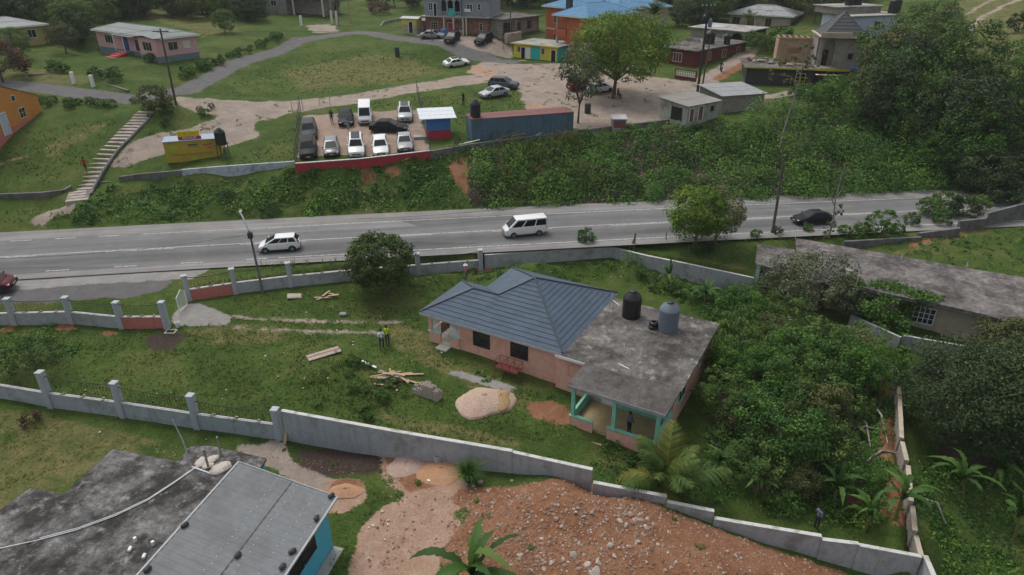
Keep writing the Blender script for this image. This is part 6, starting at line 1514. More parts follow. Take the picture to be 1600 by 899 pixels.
car_px('sedan','white',(713,103),(728,99.5),'white sedan with black glass roof at the edge of the grass field', roofglass=True)
car_px('suv','bluegrey',(787,138),(815,140),'dark blue-grey estate parked behind the silver sedan on the marl')
car_px('sedan','palesilver',(772,151),(745,155),'silver sedan parked in front of the dark estate on the marl')
car_px('sedan','silver',(676,60),(695,60),'silver sedan in front of the narrow yellow stall')
car_px('suv','black',(707,65),(699,72),'black car on the left of two before the arched house')
car_px('suv','black',(756,67),(745,74),'black car on the right of two before the arched house')
car_px('hatch','white',(937,144),(960,140),'white car parked in the shade under the bright tree')
car_px('suv','maroon',(909,140),(930,137),'dark car half hidden behind the thin tree by the bright tree')
p = at(-14, 453, -.1); make_car('hatch','maroon', p, R(10), 'dark red car cut by the left frame edge on the forecourt')

# motorbike with rider
def tube_body(bones, name, mats, parent=None, loc=None, rz=0, sub=1):
    """one continuous skin over a skeleton: bones = [(joint a, joint b, material)], joints {name: (pos, radius)}"""
    joints, edges = bones
    names = list(joints); idx = {n_: i for i, n_ in enumerate(names)}
    me = bpy.data.meshes.new(name); me.from_pydata([joints[n_][0] for n_ in names], [(idx[a], idx[b]) for a, b, _ in edges], [])
    o = bpy.data.objects.new(name, me); C.objects.link(o)
    sk = o.modifiers.new('s', 'SKIN'); sk.use_smooth_shade = True
    for i, n_ in enumerate(names):
        r_ = joints[n_][1]; me.skin_vertices[0].data[i].radius = (r_, r_) if not hasattr(r_, '__len__') else r_
    me.skin_vertices[0].data[idx['pelvis']].use_root = True
    ss = o.modifiers.new('d', 'SUBSURF'); ss.levels = sub; ss.render_levels = sub
    dg = bpy.context.evaluated_depsgraph_get(); new = bpy.data.meshes.new_from_object(o.evaluated_get(dg)); bpy.data.objects.remove(o); bpy.data.meshes.remove(me)
    for m in mats: new.materials.append(m)
    segs = [(Vector(joints[a][0]), Vector(joints[b][0]), mi, joints[a][1]) for a, b, mi in edges]
    mis = []
    for p in new.polygons:
        c = p.center; best = (9, 0)
        for a, b, mi, r_ in segs:
            d = b-a; t_ = max(0, min(1, (c-a).dot(d)/(d.length_squared+1e-9))); dist = (c-a-d*t_).length-(r_ if not hasattr(r_, '__len__') else r_[0])*.6
            if dist < best[0]: best = (dist, mi)
        mis.append(best[1])
    new.polygons.foreach_set('material_index', mis); new.polygons.foreach_set('use_smooth', [True]*len(mis)); new.update()
    ob = link(name, new, parent, loc); ob.rotation_euler = (0, 0, rz); return ob
SKIN = plain('dark_brown_skin', (.075,.038,.024), .55, var=.1, bstr=0); HAIR = plain('black_hair', (.008,.007,.006), .9, bstr=.2)
CLOTH = {n_: plain('cloth_'+n_, c, .9, var=.15) for n_, c in dict(white=(.62,.64,.68), navy=(.03,.032,.05), black=(.016,.016,.018), hiviz=(.45,.55,.03), pink=(.5,.12,.16), red=(.30,.03,.025), grey=(.14,.15,.18), blue=(.12,.2,.34), tan=(.3,.24,.17), shoe=(.02,.018,.016), maroon=(.12,.02,.02)).items()}
def person(loc, rz, label, shirt, trousers, pose='stand', hat=None, sleeves='short', scale=1.0, hairlong=False, holds=None):
    J = dict(pelvis=((0,0,.96),(.15,.11)), belly=((0,.005,1.10),(.135,.10)), chest=((0,0,1.30),(.165,.115)), neck0=((0,-.005,1.45),.075), neck1=((0,.0,1.53),.055), head=((0,.012,1.62),(.075,.09)), crown=((0,.005,1.71),(.072,.085)))
    for s_, n_ in ((-1,'l'),(1,'r')):
        J['hip'+n_] = ((s_*.095,0,.90),.098); J['knee'+n_] = ((s_*.11,.015,.50),.066); J['ankle'+n_] = ((s_*.115,-.01,.09),.045); J['toe'+n_] = ((s_*.13,.15,.035),(.045,.035))
        J['sh'+n_] = ((s_*.185,-.005,1.40),.066); J['el'+n_] = ((s_*.25,-.03,1.12),.045); J['wr'+n_] = ((s_*.27,.05,.88),.032); J['palm'+n_] = ((s_*.27,.075,.80),(.022,.04))
    def setp(n_, p): J[n_] = (p, J[n_][1])
    if pose == 'walk':
        setp('kneel', (-.11,.20,.53)); setp('anklel', (-.115,.16,.12)); setp('toel', (-.13,.30,.05)); setp('kneer', (.11,-.03,.50)); setp('ankler', (.115,-.28,.14)); setp('toer', (.13,-.15,.04))
        setp('ell', (-.25,-.12,1.14)); setp('wrl', (-.25,-.06,.90)); setp('palml', (-.25,-.05,.82)); setp('elr', (.25,.10,1.14)); setp('wrr', (.25,.26,.98)); setp('palmr', (.24,.33,.94))
    if pose == 'hold':
        for s_, n_ in ((-1,'l'),(1,'r')): setp('el'+n_, (s_*.25,.06,1.14)); setp('wr'+n_, (s_*.12,.27,1.16)); setp('palm'+n_, (s_*.05,.31,1.18))
        setp('kneel', (-.13,.05,.50)); setp('toel', (-.18,.16,.035))
    if pose == 'reach':
        setp('elr', (.36,.06,1.30)); setp('wrr', (.50,.22,1.38)); setp('palmr', (.54,.29,1.40))
    if pose in ('sit', 'ride'):
        dz = -.42 if pose == 'sit' else -.10
        for n_ in list(J): J[n_] = ((J[n_][0][0], J[n_][0][1], J[n_][0][2]+dz), J[n_][1])
        for s_, n_ in ((-1,'l'),(1,'r')):
            setp('hip'+n_, (s_*.10,.03,.88+dz)); setp('knee'+n_, (s_*.15,.44,.90+dz)); setp('ankle'+n_, (s_*.15,.46 if pose == 'sit' else .25,.09 if pose == 'sit' else .36)); setp('toe'+n_, (s_*.16,.60 if pose == 'sit' else .40,.035 if pose == 'sit' else .33))
            setp('el'+n_, (s_*.26,.15,1.18+dz)); setp('wr'+n_, (s_*.20,.36,1.0+dz if pose == 'sit' else 1.08+dz)); setp('palm'+n_, (s_*.17,.43,.97+dz if pose == 'sit' else 1.08+dz))
    if pose == 'bend':
        for n_, (y, z) in dict(belly=(.10,1.05), chest=(.26,1.16), neck0=(.40,1.22), neck1=(.46,1.26), head=(.54,1.30), crown=(.62,1.33)).items(): setp(n_, (0,y,z))
        for s_, n_ in ((-1,'l'),(1,'r')): setp('sh'+n_, (s_*.185,.34,1.20)); setp('el'+n_, (s_*.22,.42,.93)); setp('wr'+n_, (s_*.18,.50,.70)); setp('palm'+n_, (s_*.16,.52,.62))
    E_ = [('pelvis','belly',1),('belly','chest',1),('chest','neck0',1),('neck0','neck1',0),('neck1','head',0),('head','crown',0)]
    for n_ in 'lr': E_ += [('pelvis','hip'+n_,2),('hip'+n_,'knee'+n_,2),('knee'+n_,'ankle'+n_,2),('ankle'+n_,'toe'+n_,3),('chest','sh'+n_,1),('sh'+n_,'el'+n_,1),('el'+n_,'wr'+n_,1 if sleeves == 'long' else 0),('wr'+n_,'palm'+n_,0)]
    t = empty('person', loc, rz, label, 'person'); t.scale = (scale,)*3
    body = tube_body((J, E_), 'body', [SKIN, CLOTH[shirt], CLOTH[trousers], CLOTH['shoe']], t)
    # face and fingers go into the same mesh
    bm = bmesh.new(); bm.from_mesh(body.data)
    hd, cr = Vector(J['head'][0]), Vector(J['crown'][0]); upv = (cr-hd).normalized(); fw = Vector((0,1,0)) if pose != 'bend' else Vector((0,.35,-.9)).normalized()
    def blob(c, r_, sc=(1,1,1), mi=0):
        g = bmesh.ops.create_icosphere(bm, subdivisions=1, radius=r_)
        for v_ in g['verts']: v_.co = Vector((v_.co.x*sc[0], v_.co.y*sc[1], v_.co.z*sc[2]))+c
        for f in {f for v_ in g['verts'] for f in v_.link_faces}: f.material_index = mi
    blob(hd+fw*.095+upv*.005, .018, (.8,1.2,1.3)); blob(hd+fw*.082-upv*.045, .02, (1.5,.5,.45), 3)
    for s_ in (-1, 1): blob(hd+fw*.082+upv*.035+Vector((s_*.032,0,0)), .011, mi=3); blob(hd+Vector((s_*.082,-.01,0)), .026, (.4,.8,1.2))
    bm.to_mesh(body.data); bm.free()
    fmb = MB()
    for n_, s_ in (('l',-1),('r',1)):
        w_, p_ = Vector(J['wr'+n_][0]), Vector(J['palm'+n_][0]); d = (p_-w_).normalized(); sd = Vector((0,1,0)) if abs(d.y) < .7 else Vector((1,0,0)); sd = (sd-d*sd.dot(d)).normalized()
        cu = d.cross(sd)*s_
        for i, ln in enumerate((.075,.085,.08,.062)):
            b0_ = p_+sd*(.028-.019*i); fmb.tube([b0_, b0_+d*ln*.5+cu*.004, b0_+d*ln*.85+cu*.03], [.009,.008,.006], 5)
        b0_ = w_+d*.03+sd*.03; fmb.tube([b0_, b0_+sd*.03+d*.03, b0_+sd*.035+d*.065+cu*.01], [.011,.010,.007], 5)
    tmp = fmb.build('fingers', SKIN, None)
    bm = bmesh.new(); bm.from_mesh(body.data); bm.from_mesh(tmp.data); bm.to_mesh(body.data); bm.free(); md = tmp.data; bpy.data.objects.remove(tmp); bpy.data.meshes.remove(md)
    # hair or hat
    bm = bmesh.new(); bmesh.ops.create_uvsphere(bm, u_segments=14, v_segments=8, radius=.107)
    bmesh.ops.delete(bm, geom=[v_ for v_ in bm.verts if v_.co.z < (-.03 if not hairlong else -.09) and v_.co.y > -.03], context='VERTS')
    me = bpy.data.meshes.new('hair'); bm.to_mesh(me); bm.free(); me.materials.append(HAIR); h = link('hair', me, t, hd+upv*.045-fw*.012); h.scale = (.86,1.0,1.0)
    if pose == 'bend': h.rotation_euler = (R(-75),0,0)
    if hat: 
        hm = MB().lathe([(.20,-.01),(.20,.0),(.115,.012),(.105,.09),(.06,.12)], 16).build('hat', CLOTH[hat], t, 40, loc=hd+upv*.075)
        if pose == 'bend': hm.rotation_euler = (R(-60),0,0)
    if holds: holds(t)
    return t
def face_cam(p, da=0): return math.atan2(-p.y, -p.x)-math.pi/2+da
p = gp(597,545); person(p, face_cam(p,.25), 'person in white shirt and dark trousers standing on the lawn, looking at papers', 'white', 'navy', 'hold', holds=lambda t: MB().obox((0,.36,1.21),(.22,.30,.012),Matrix.Rotation(R(35),3,'X')).build('held_papers', M['white'], t))
p = gp(602,541.5); person(p+Vector((.15,.25,0)), face_cam(p,-.4), 'person in yellow safety vest close behind the white shirt on the lawn', 'hiviz', 'navy')
p = gp(728,441); person(p, face_cam(p,1.8), 'person in pink top and white hat bending behind the blue tiled roof', 'pink', 'grey', 'stand', 'white')
p = gp(136,272); person(p+Vector((0,0,.2)), face_cam(p,2.6), 'person in red top walking up the concrete stairs', 'red', 'maroon', 'walk')
p = gp(519,193); person(p, face_cam(p,.3), 'person in dark clothes standing by the back left of the car lot', 'black', 'black', 'stand')
p = gp(545,208); person(p, face_cam(p,2.9), 'person in pale blue shirt before the black car in the lot', 'blue', 'tan', 'walk')
p = gp(724,165); person(p, face_cam(p,.6), 'person in black on the grass with an arm stretched out, behind the kiosk', 'black', 'black', 'reach')
p = gp(787,77); person(p, face_cam(p,-.9), 'person crossing the marl between black car and yellow shop', 'navy', 'tan', 'walk')
p = gp(1274,826); person(p, face_cam(p,2.4), 'person in grey shirt among the bushes near the end of the stepped wall', 'grey', 'navy', 'stand')
p = hs.loc(17.95, PY+.85, -.42); person(p, face_cam(p,.9), 'person in grey top on the ochre porch of the salmon house', 'grey', 'black', 'stand')
p = gp(965,153); person(p+Vector((0,0,.02)), face_cam(p,1.1), 'person sitting on a plank bench in the shade of the bright tree', 'navy', 'black', 'sit')
bt = empty('plank_bench', p+Vector((0,-.05,0)), face_cam(p,1.1), 'low timber plank bench in the shade of the bright tree', 'bench'); MB().box(-.9,.9,-.32,.12,.34,.40).build('seat', M['wood'], bt)
for x in (-.7,.7): MB().box(x-.06,x+.06,-.3,.1,-.1,.337).build('leg', M['wood'], bt)
p = gp(1126,112); hdg = face_cam(p,.15); person(p+Vector((0,0,.0)), hdg, 'person in dark clothes riding a motorbike down the earth track', 'black', 'black', 'ride')
t = empty('motorbike', p, hdg, 'small dark motorbike coming down the track beside the maroon house', 'motorbike')
for y in (-.55,.75):
    w = MB().lathe([(.22,-.05),(.29,-.05),(.31,0),(.29,.05),(.22,.05)], 18, (0,0,0), axis='x').build('wheel', TY, t, 50, loc=(0,y,.31)); MB().lathe([(.03,-.04),(.21,-.02),(.21,.02),(.03,.04)], 12, (0,0,0), axis='x').build('rim', RIM, w)
MB().tube([(0,-.5,.35),(0,-.2,.45),(0,.3,.55),(0,.5,.9)], .06, 6).build('frame', TRIMB, t); MB().obox((0,.2,.78),(.26,.5,.24),None,0,.7).build('fuel_tank', CLOTH['maroon'], t, bevel=.05); MB().obox((0,-.3,.74),(.24,.7,.12)).build('seat', TRIMB, t, bevel=.03)
MB().tube([(0,.75,.31),(0,.55,.75),(0,.48,1.0)], .035, 6).build('fork', RIM, t); MB().tube([(-.36,.40,1.04),(0,.5,1.0),(.36,.40,1.04)], .02, 6).build('handlebar', TRIMB, t); MB().lathe([(.09,0),(.08,.06),(.03,.1)], 12, (0,.60,.92), axis='y').build('headlight', HL, t)
# ================================================================== things lying about
rnd.seed(21)
def plank(p, L, w, th, rot, tilt, mat, label, group=None, name='plank'):
    o = MB().obox((0,0,th/2), (L, w, th)).build(name, M[mat], None, loc=p); o.rotation_euler = (0, tilt, rot); return tag(o, label, 'plank', group)
c = gp(612,592)
ang0 = R(-12)
for i in range(19):
    a = ang0+rnd.gauss(0, .45); dx, dy = rnd.gauss(0,.5), rnd.gauss(0,.32)
    x, y = c.x+dx, c.y+dy; L = rnd.uniform(1.0,2.2)
    plank(Vector((x,y,gz(x,y)+.03+.024*i*max(.15,1-abs(dx)*.5))), L, rnd.uniform(.09,.22), .035, a, rnd.uniform(-.06,.06), rnd.choice(['wood','wood','wood_grey','ply']), 'weathered plank in the loose timber pile on the lawn before the salmon house', 'planks of the timber pile')
plank(gp(575,571)+Vector((0,0,.12)), 1.9, .16, .05, R(-40), R(-4), 'white', 'pale painted plank sticking out left behind the timber pile')
plank(gp(637,597)+Vector((0,0,.08)), 2.0, .14, .05, R(-14), R(3), 'wood', 'long clean plank sticking out right from the timber pile')
for i, (px, py, L, a) in enumerate(((512,465,2.0,35),(505,467,1.5,5),(518,462,1.3,-30),(510,462,1.1,70),(521,466,.9,15))):
    plank(gp(px,py)+Vector((0,0,.03+.05*i)), L, .18, .05, R(a), rnd.uniform(-.08,.08), 'wood', ['longest plank of the small timber heap left of the mango tree','flat plank at the front of the small heap left of the mango tree','right-leaning plank in the small heap left of the mango tree','steep crosswise plank in the small heap left of the mango tree','shortest plank of the small heap left of the mango tree'][i], 'small timber heap')
plank(gp(676,744)+Vector((0,0,.05)), 1.1, .2, .06, R(68), 0, 'white', 'white painted board lying on the orange soil before the stepped wall')
plank(gp(449,684)+Vector((.1,-.3,.55)), 1.3, .22, .05, R(70), R(-62), 'wood', 'board leaning on the first tall pillar of the stepped wall')
p = gp(506,554); t = empty('door_panel', p+Vector((0,0,.04)), R(33), 'pale timber panel with a red stripe lying flat on the lawn', 'panel')
MB().box(-1.25,1.25,-.42,.42,0,.06).build('board', worn('panel_wood', (.36,.31,.26), (.24,.2,.17), .3, 1.5), t); MB().box(-1.25,1.25,-.02,.10,.061,.075).build('stripe', plain('panel_stripe', (.24,.10,.085), .8), t); MB().box(.75,.95,-.42,-.025,.061,.075).build('stripe', bpy.data.materials['panel_stripe'], t)
p = gp(460,464); tag(MB().box(-.6,.6,-.45,.45,0,.14).build('concrete_slab', M['stone'], None, loc=p, bevel=.05), 'pale slab lying in the grass near the street lamp pole', 'slab').rotation_euler = (0,R(8),.3)
p = gp(204-200+0+400+137, 493); tag(MB().obox((0,0,.12),(.6,.4,.24)).build('cement_sack', plain('sack_blue_grey', (.24,.27,.31), .8, var=.35), None, loc=gp(536,493), bevel=.08), 'blue-grey crumpled sack on the lawn below the twin tracks', 'sack')
# hollow concrete blocks in a stack
c = gp(668,618); a = R(-28); blk_me = None
def block_mesh():
    mb = MB()
    for x in (-.2, -.02, .165): mb.box(x, x+.035, -.09, .09, 0, .19)
    for y in (-.09, .06): mb.box(-.165, -.02, y, y+.03, 0, .19); mb.box(.015, .165, y, y+.03, 0, .19)
    mb.box(-.165,-.02,-.06,.06,0,.02); mb.box(.015,.165,-.06,.06,0,.02)
    return mb
hts = [[2,3,5,5,4],[3,4,5,5,4],[2,4,5,4,3]]; first = None
for r_ in range(3):
    for k_ in range(5):
        for z in range(hts[r_][k_]):
            x, y = (k_-2)*.42+rnd.uniform(-.012,.012), (r_-1)*.215+rnd.uniform(-.01,.01)
            if z < hts[r_][k_]-1 and 0 < k_ < 4 and r_ == 1: continue
            if first is None: first = block_mesh().build('concrete_block', M['stone'], None); o = first
            else: o = first.copy(); C.objects.link(o)
            g0_ = gz(c.x, c.y)
            o.location = (c.x+x*math.cos(a)-y*math.sin(a), c.y+x*math.sin(a)+y*math.cos(a), g0_+.21*z-.02); o.rotation_euler = (0, 0, a+rnd.uniform(-.03,.03))
            tag(o, 'hollow grey concrete block in the stack beside the gravel heap on the lawn', 'concrete block', 'stacked hollow blocks')
# heap of gravel with a scoop of yellow sand
def heap_mesh(name, rx, ry, h, mat, seed, rough=.03, sharp=1.0):
    g = np.random.default_rng(seed); mb = MB(); nrg, nsg = 26, 56; vs = [(0,0,h)]; ph = g.uniform(0,6,6)
    for i in range(1, nrg+1):
        f = i/nrg
        for k_ in range(nsg):
            t_ = 2*math.pi*k_/nsg; rr_ = 1+.10*math.sin(2*t_+ph[0])+.07*math.sin(3*t_+ph[1])+.04*math.sin(5*t_+ph[2])
            z = h*max(0, 1-f**(1.3*sharp))*(1+.12*math.sin(3*t_+ph[3])*f)-(.12 if f > .97 else 0)
            vs.append((rx*f*rr_*math.cos(t_), ry*f*rr_*math.sin(t_), z+g.normal()*rough*(f < .97)))
    fs = [(0, 1+k_, 1+(k_+1) % nsg) for k_ in range(nsg)]
    for i in range(nrg-1):
        for k_ in range(nsg): j = (k_+1) % nsg; fs.append((1+i*nsg+k_, 1+(i+1)*nsg+k_, 1+(i+1)*nsg+j, 1+i*nsg+j))
    mb.add(vs, fs); return mb
def gravel_mat(name, lo, hi, sc):
    m, nt, b = newmat(name); v = objco(nt); vo = N(nt, 'ShaderNodeTexVoronoi'); vo.inputs['Scale'].default_value = sc; nt.links.new(v, vo.inputs['Vector'])
    s_ = N(nt, 'ShaderNodeSeparateColor'); nt.links.new(vo.outputs['Color'], s_.inputs[0])
    n2 = noise(nt, v, 1.2, 5)
    c_ = mix(nt, .45, ramp(nt, s_.outputs[0], [(0, lo), (1, hi)]), ramp(nt, n2, [(.3, lo), (.7, hi)]))
    nt.links.new(c_, b.inputs['Base Color']); b.inputs['Roughness'].default_value = .95; bump(nt, b, vo.outputs['Distance'], .6, .03); return m
GRV = gravel_mat('pinkish_gravel', (.30,.195,.145), (.50,.385,.305), 16); SAND = gravel_mat('yellow_sand', (.27,.165,.075), (.42,.29,.16), 25)
p = gp(757,628); t = empty('gravel_heap', p, 0, 'wide heap of pinkish gravel with a scoop of yellow sand on the lawn', 'gravel heap')
heap_mesh('gravel', 2.05, 1.75, .60, GRV, 3, .014, 1.5).build('gravel', GRV, t, 60)
heap_mesh('sand', .85, 1.1, .40, SAND, 5, .01, 1.4).build('sand', SAND, t, 60, loc=(1.1,.1,.13))
for px, py, rx, ry, h, lb in ((690,738,1.7,1.2,.35,'orange sand heap against the stepped wall below the drum'),(635,728,1.3,1.0,.3,'pink gravel heap left of the orange sand by the stepped wall'),(540,768,.95,.7,.22,'small smooth orange sand heap beside the grey sheet roof')):
    heap_m = gravel_mat('heap_'+str(px), *((( .33,.175,.09),(.47,.28,.17),22) if px != 635 else ((.30,.20,.16),(.46,.34,.28),16)))
    tag(heap_mesh('sand_heap', rx, ry, h, heap_m, px, .012, 1.3).build('sand_heap', heap_m, None, 60, loc=gp(px,py)), lb, 'sand heap')
p = gp(685,724); t = empty('concrete_ring', p, 0, 'grey concrete ring standing open at the foot of the stepped wall', 'concrete ring'); MB().lathe([(.27,0),(.27,.62),(.21,.62),(.21,.05)], 20).build('ring', M['post_grey'], t, 40)
p = gp(278,511); tag(MB().lathe([(.14,0),(.19,.4),(.20,.42),(.17,.42),(.15,.1)], 14).build('bucket', M['white'], None, 40, loc=p), 'white bucket on the concrete just inside the gateway', 'bucket')
p = gp(267,519); mb = MB(); [mb.box(*b_) for b_ in ((-.4,.4,-.3,-.24,0,.08),(-.4,.4,.24,.3,0,.08),(-.4,-.34,-.24,.24,0,.08),(.34,.4,-.24,.24,0,.08))]; tag(mb.build('screen_frame', M['offwhite'], None, loc=p), 'small pale square frame on the dark soil by the coral wall', 'frame')
for px, py, r_, h_, lb in ((621,88,.42,1.5,'dark standing tank in the middle of the grass field'),(918,177,.42,1.25,'dark upright drum on the marl between container and bright tree'),(1048,184,.4,.7,'black rounded drum beside the lower zinc shed')):
    tag(MB().lathe([(r_,0),(r_,h_*.33),(r_*1.04,h_*.34),(r_,h_*.35),(r_,h_*.66),(r_*1.04,h_*.67),(r_,h_*.68),(r_,h_),(r_*.9,h_+.02)], 18).build('drum', M['charcoal'], None, 40, loc=gp(px,py)), lb, 'drum')
p = gp(694,57); tag(MB().lathe([(.5,0),(.55,1.0),(.5,1.3),(.3,1.4)], 16).build('drum', M['blue'], None, 40, loc=p), 'blue drum between silver car and black car at the arched house', 'drum')
# rocks on the red earth
def rock_mesh(name, seed, mat):
    g = random.Random(seed); bm = bmesh.new(); bmesh.ops.create_icosphere(bm, subdivisions=3, radius=1)
    cuts_ = [(Vector((g.gauss(0,1),g.gauss(0,1),g.gauss(0,1))).normalized(), g.uniform(.45,.85)) for _ in range(11)]
    for v_ in bm.verts:
        for n_, d_ in cuts_:
            k_ = v_.co.dot(n_)-d_
            if k_ > 0: v_.co -= n_*k_*.92
        v_.co *= 1+.05*math.sin(v_.co.x*11+seed)*math.cos(v_.co.y*9); v_.co.z *= .72
    me = bpy.data.meshes.new(name); bm.to_mesh(me); bm.free(); me.materials.append(mat)
    me.polygons.foreach_set('use_smooth', [True]*len(me.polygons)); me.set_sharp_from_angle(angle=R(28)); return me
rocks = [rock_mesh('boulder', i, M['stone'] if i % 3 else M['stone_red_rock']) for i in range(9)]
big = [(995,816,.55),(1010,826,.34),(1012,812,.3),(868,812,.32),(878,823,.26),(846,842,.26),(844,851,.3),(858,849,.26),(812,868,.28),(806,832,.30),(953,853,.38),(996,848,.28),(993,836,.24),(930,896,.5),(918,885,.4),(842,872,.4),(1056,880,.22),(1049,887,.18),(985,805,.36),(968,815,.3),(900,802,.26),(924,802,.24),(912,808,.26),(850,890,.3),(828,893,.45),(896,868,.42),(935,880,.3),(948,812,.24),(978,822,.3),(904,850,.22),(930,845,.22),(983,855,.25),(960,870,.22),(1000,870,.24),(880,876,.3),(862,880,.3),(905,890,.3),(940,860,.2),(1010,880,.2),(1034,846,.2),(1136,862,.24),(1150,870,.18),(983,778,.25),(880,766,.22),(1105,838,.22),(740,760,.28),(750,754,.3),(762,768,.22),(790,768,.2),(770,786,.2),(800,752,.2),(748,774,.22)]
for i, (px, py, r_) in enumerate(big):
    p = gp(px, py); o = bpy.data.objects.new('boulder', rocks[i % 9]); C.objects.link(o); s_ = r_*.62
    o.location = p+Vector((0,0,s_*.12)); o.scale = (s_*rnd.uniform(.8,1.3), s_*rnd.uniform(.8,1.15), s_*rnd.uniform(.75,1.1)); o.rotation_euler = (rnd.uniform(-.5,.5), rnd.uniform(-.5,.5), rnd.random()*6)
    if i == 0: tag(o, 'largest pale boulder near the crest of the red earth mound', 'boulder', 'boulders on the red mound')
    else: tag(o, 'pale limestone boulder lying loose on the red earth mound', 'boulder', 'boulders on the red mound')
# small stones nobody would count: one object
def stones(name, polys, n, lo, hi, mat, seed, label=None):
    g = np.random.default_rng(seed); xs, ys = [], []
    for poly, k_ in zip(polys, n):
        P = np.array([(q[0], q[1]) for q in poly]); x = g.uniform(P[:,0].min(), P[:,0].max(), k_*4); y = g.uniform(P[:,1].min(), P[:,1].max(), k_*4); ok = inpoly(x, y, poly); xs.append(x[ok][:k_]); ys.append(y[ok][:k_])
    x, y = np.concatenate(xs), np.concatenate(ys); z = gzv(x, y); m = len(x)
    r_ = lo*(hi/lo)**(g.random(m)**2.2)
    O = np.array([(1,0,0),(0,1,0),(-1,0,0),(0,-1,0),(0,0,.8),(0,0,-.5)])
    F = [(0,1,4),(1,2,4),(2,3,4),(3,0,4)]
    J = O[None]*(1+g.normal(size=(m,6,3))*.22); a_ = g.random(m)*6.28; ca, sa_ = np.cos(a_)[:,None], np.sin(a_)[:,None]
    X = (J[:,:,0]*ca-J[:,:,1]*sa_)*r_[:,None]+x[:,None]; Y = (J[:,:,0]*sa_+J[:,:,1]*ca)*r_[:,None]+y[:,None]; Z = J[:,:,2]*r_[:,None]+z[:,None]+.3*r_[:,None]
    V = np.stack([X,Y,Z],-1)
    tri = np.concatenate([V[:,list(f)] for f in F], 1).reshape(-1,3)
    me = quads_mesh(name, tri, np.repeat(g.random(m), 12), mat, 3); return tag(link(name, me), kind='stuff')
def stone_mat():
    m, nt, b = newmat('loose_stones'); a_ = N(nt, 'ShaderNodeAttribute', attribute_name='tint')
    nt.links.new(ramp(nt, a_.outputs['Fac'], [(0,(.22,.11,.065)),(.45,(.28,.17,.115)),(.75,(.34,.24,.18)),(1,(.45,.39,.34))]), b.inputs['Base Color']); b.inputs['Roughness'].default_value = .95; return m
SM = stone_mat()
redp = POLY['red'][0]
stones('rubble', [redp, G((830,800),(1010,790),(1030,850),(990,899),(800,899),(790,840)), G((700,790),(830,770),(840,899),(700,899)), POLY['red'][6], G((590,712),(740,750),(740,800),(640,890),(550,890),(600,780))], [6500, 2600, 1300, 500, 600], .014, .11, SM, 5)
stones('roadside_gravel', [G((0,355),(400,341),(800,326),(1250,311),(1490,300),(1490,303),(800,330),(400,345),(0,360)), G((240,690),(560,725),(560,745),(240,712)), POLY['pale'][0]], [500, 250, 900], .02, .09, SM, 6)
# litter
g_ = np.random.default_rng(3)
mb = MB()
for px0, py0, px1, py1, n in ((470,100,700,150,40),(300,60,480,130,25),(60,590,560,690,20),(400,480,700,620,28),(760,400,1000,440,14),(280,200,460,250,14),(240,280,620,330,40),(1100,640,1300,720,14),(480,780,640,890,16)):
    for _ in range(n):
        p = gp(g_.uniform(px0,px1), g_.uniform(py0,py1)); s_ = g_.uniform(.03,.10); mb.obox((p.x,p.y,p.z+.07), (s_*1.6,s_,.03), Matrix.Rotation(g_.random()*6,3,'Z') @ Matrix.Rotation(g_.uniform(-.5,.5),3,'X'))
tag(mb.build('litter', M['offwhite']), kind='stuff')

# ================================================================== vegetation
LM = {
 'mango': leafmat('mango_leaves', (0.021,0.043,0.013), (0.052,0.090,0.021), (0.112,0.157,0.032)),
 'bright': leafmat('bright_leaves', (0.052,0.109,0.013), (0.118,0.206,0.021), (0.225,0.313,0.035)),
 'mid': leafmat('mid_leaves', (.034,.076,.016), (.082,.152,.028), (.165,.235,.050)),
 'dark': leafmat('dark_leaves', (0.017,0.036,0.014), (0.041,0.074,0.024), (0.086,0.128,0.039)),
 'olive': leafmat('olive_leaves', (0.045,0.059,0.019), (0.097,0.116,0.035), (0.173,0.172,0.064)),
 'grey': leafmat('grey_green_leaves', (0.041,0.059,0.029), (0.090,0.116,0.054), (0.173,0.198,0.099)),
 'rust': leafmat('rusty_leaves', (.050,.028,.015), (.105,.060,.034), (.17,.11,.062)),
 'creeper': leafmat('creeper_leaves', (.016,.052,.010), (.050,.128,.018), (.135,.245,.034)),
 'grass': leafmat('grass_blades', (0.038,0.075,0.015), (0.086,0.135,0.028), (0.190,0.189,0.057), .3),
 'banana': leafmat('banana_leaves', (.026,.066,.012), (.055,.130,.022), (.125,.20,.042), .3),
 'palm': leafmat('palm_leaves', (.030,.070,.012), (.066,.118,.022), (.22,.20,.04), .25),
}
BARK = worn('bark', (.115,.09,.07), (.055,.042,.033), .4, 1.5, .95, bstr=.5); BARKP = worn('pale_bark', (.27,.25,.22), (.14,.12,.10), .4, 1.5, .95)
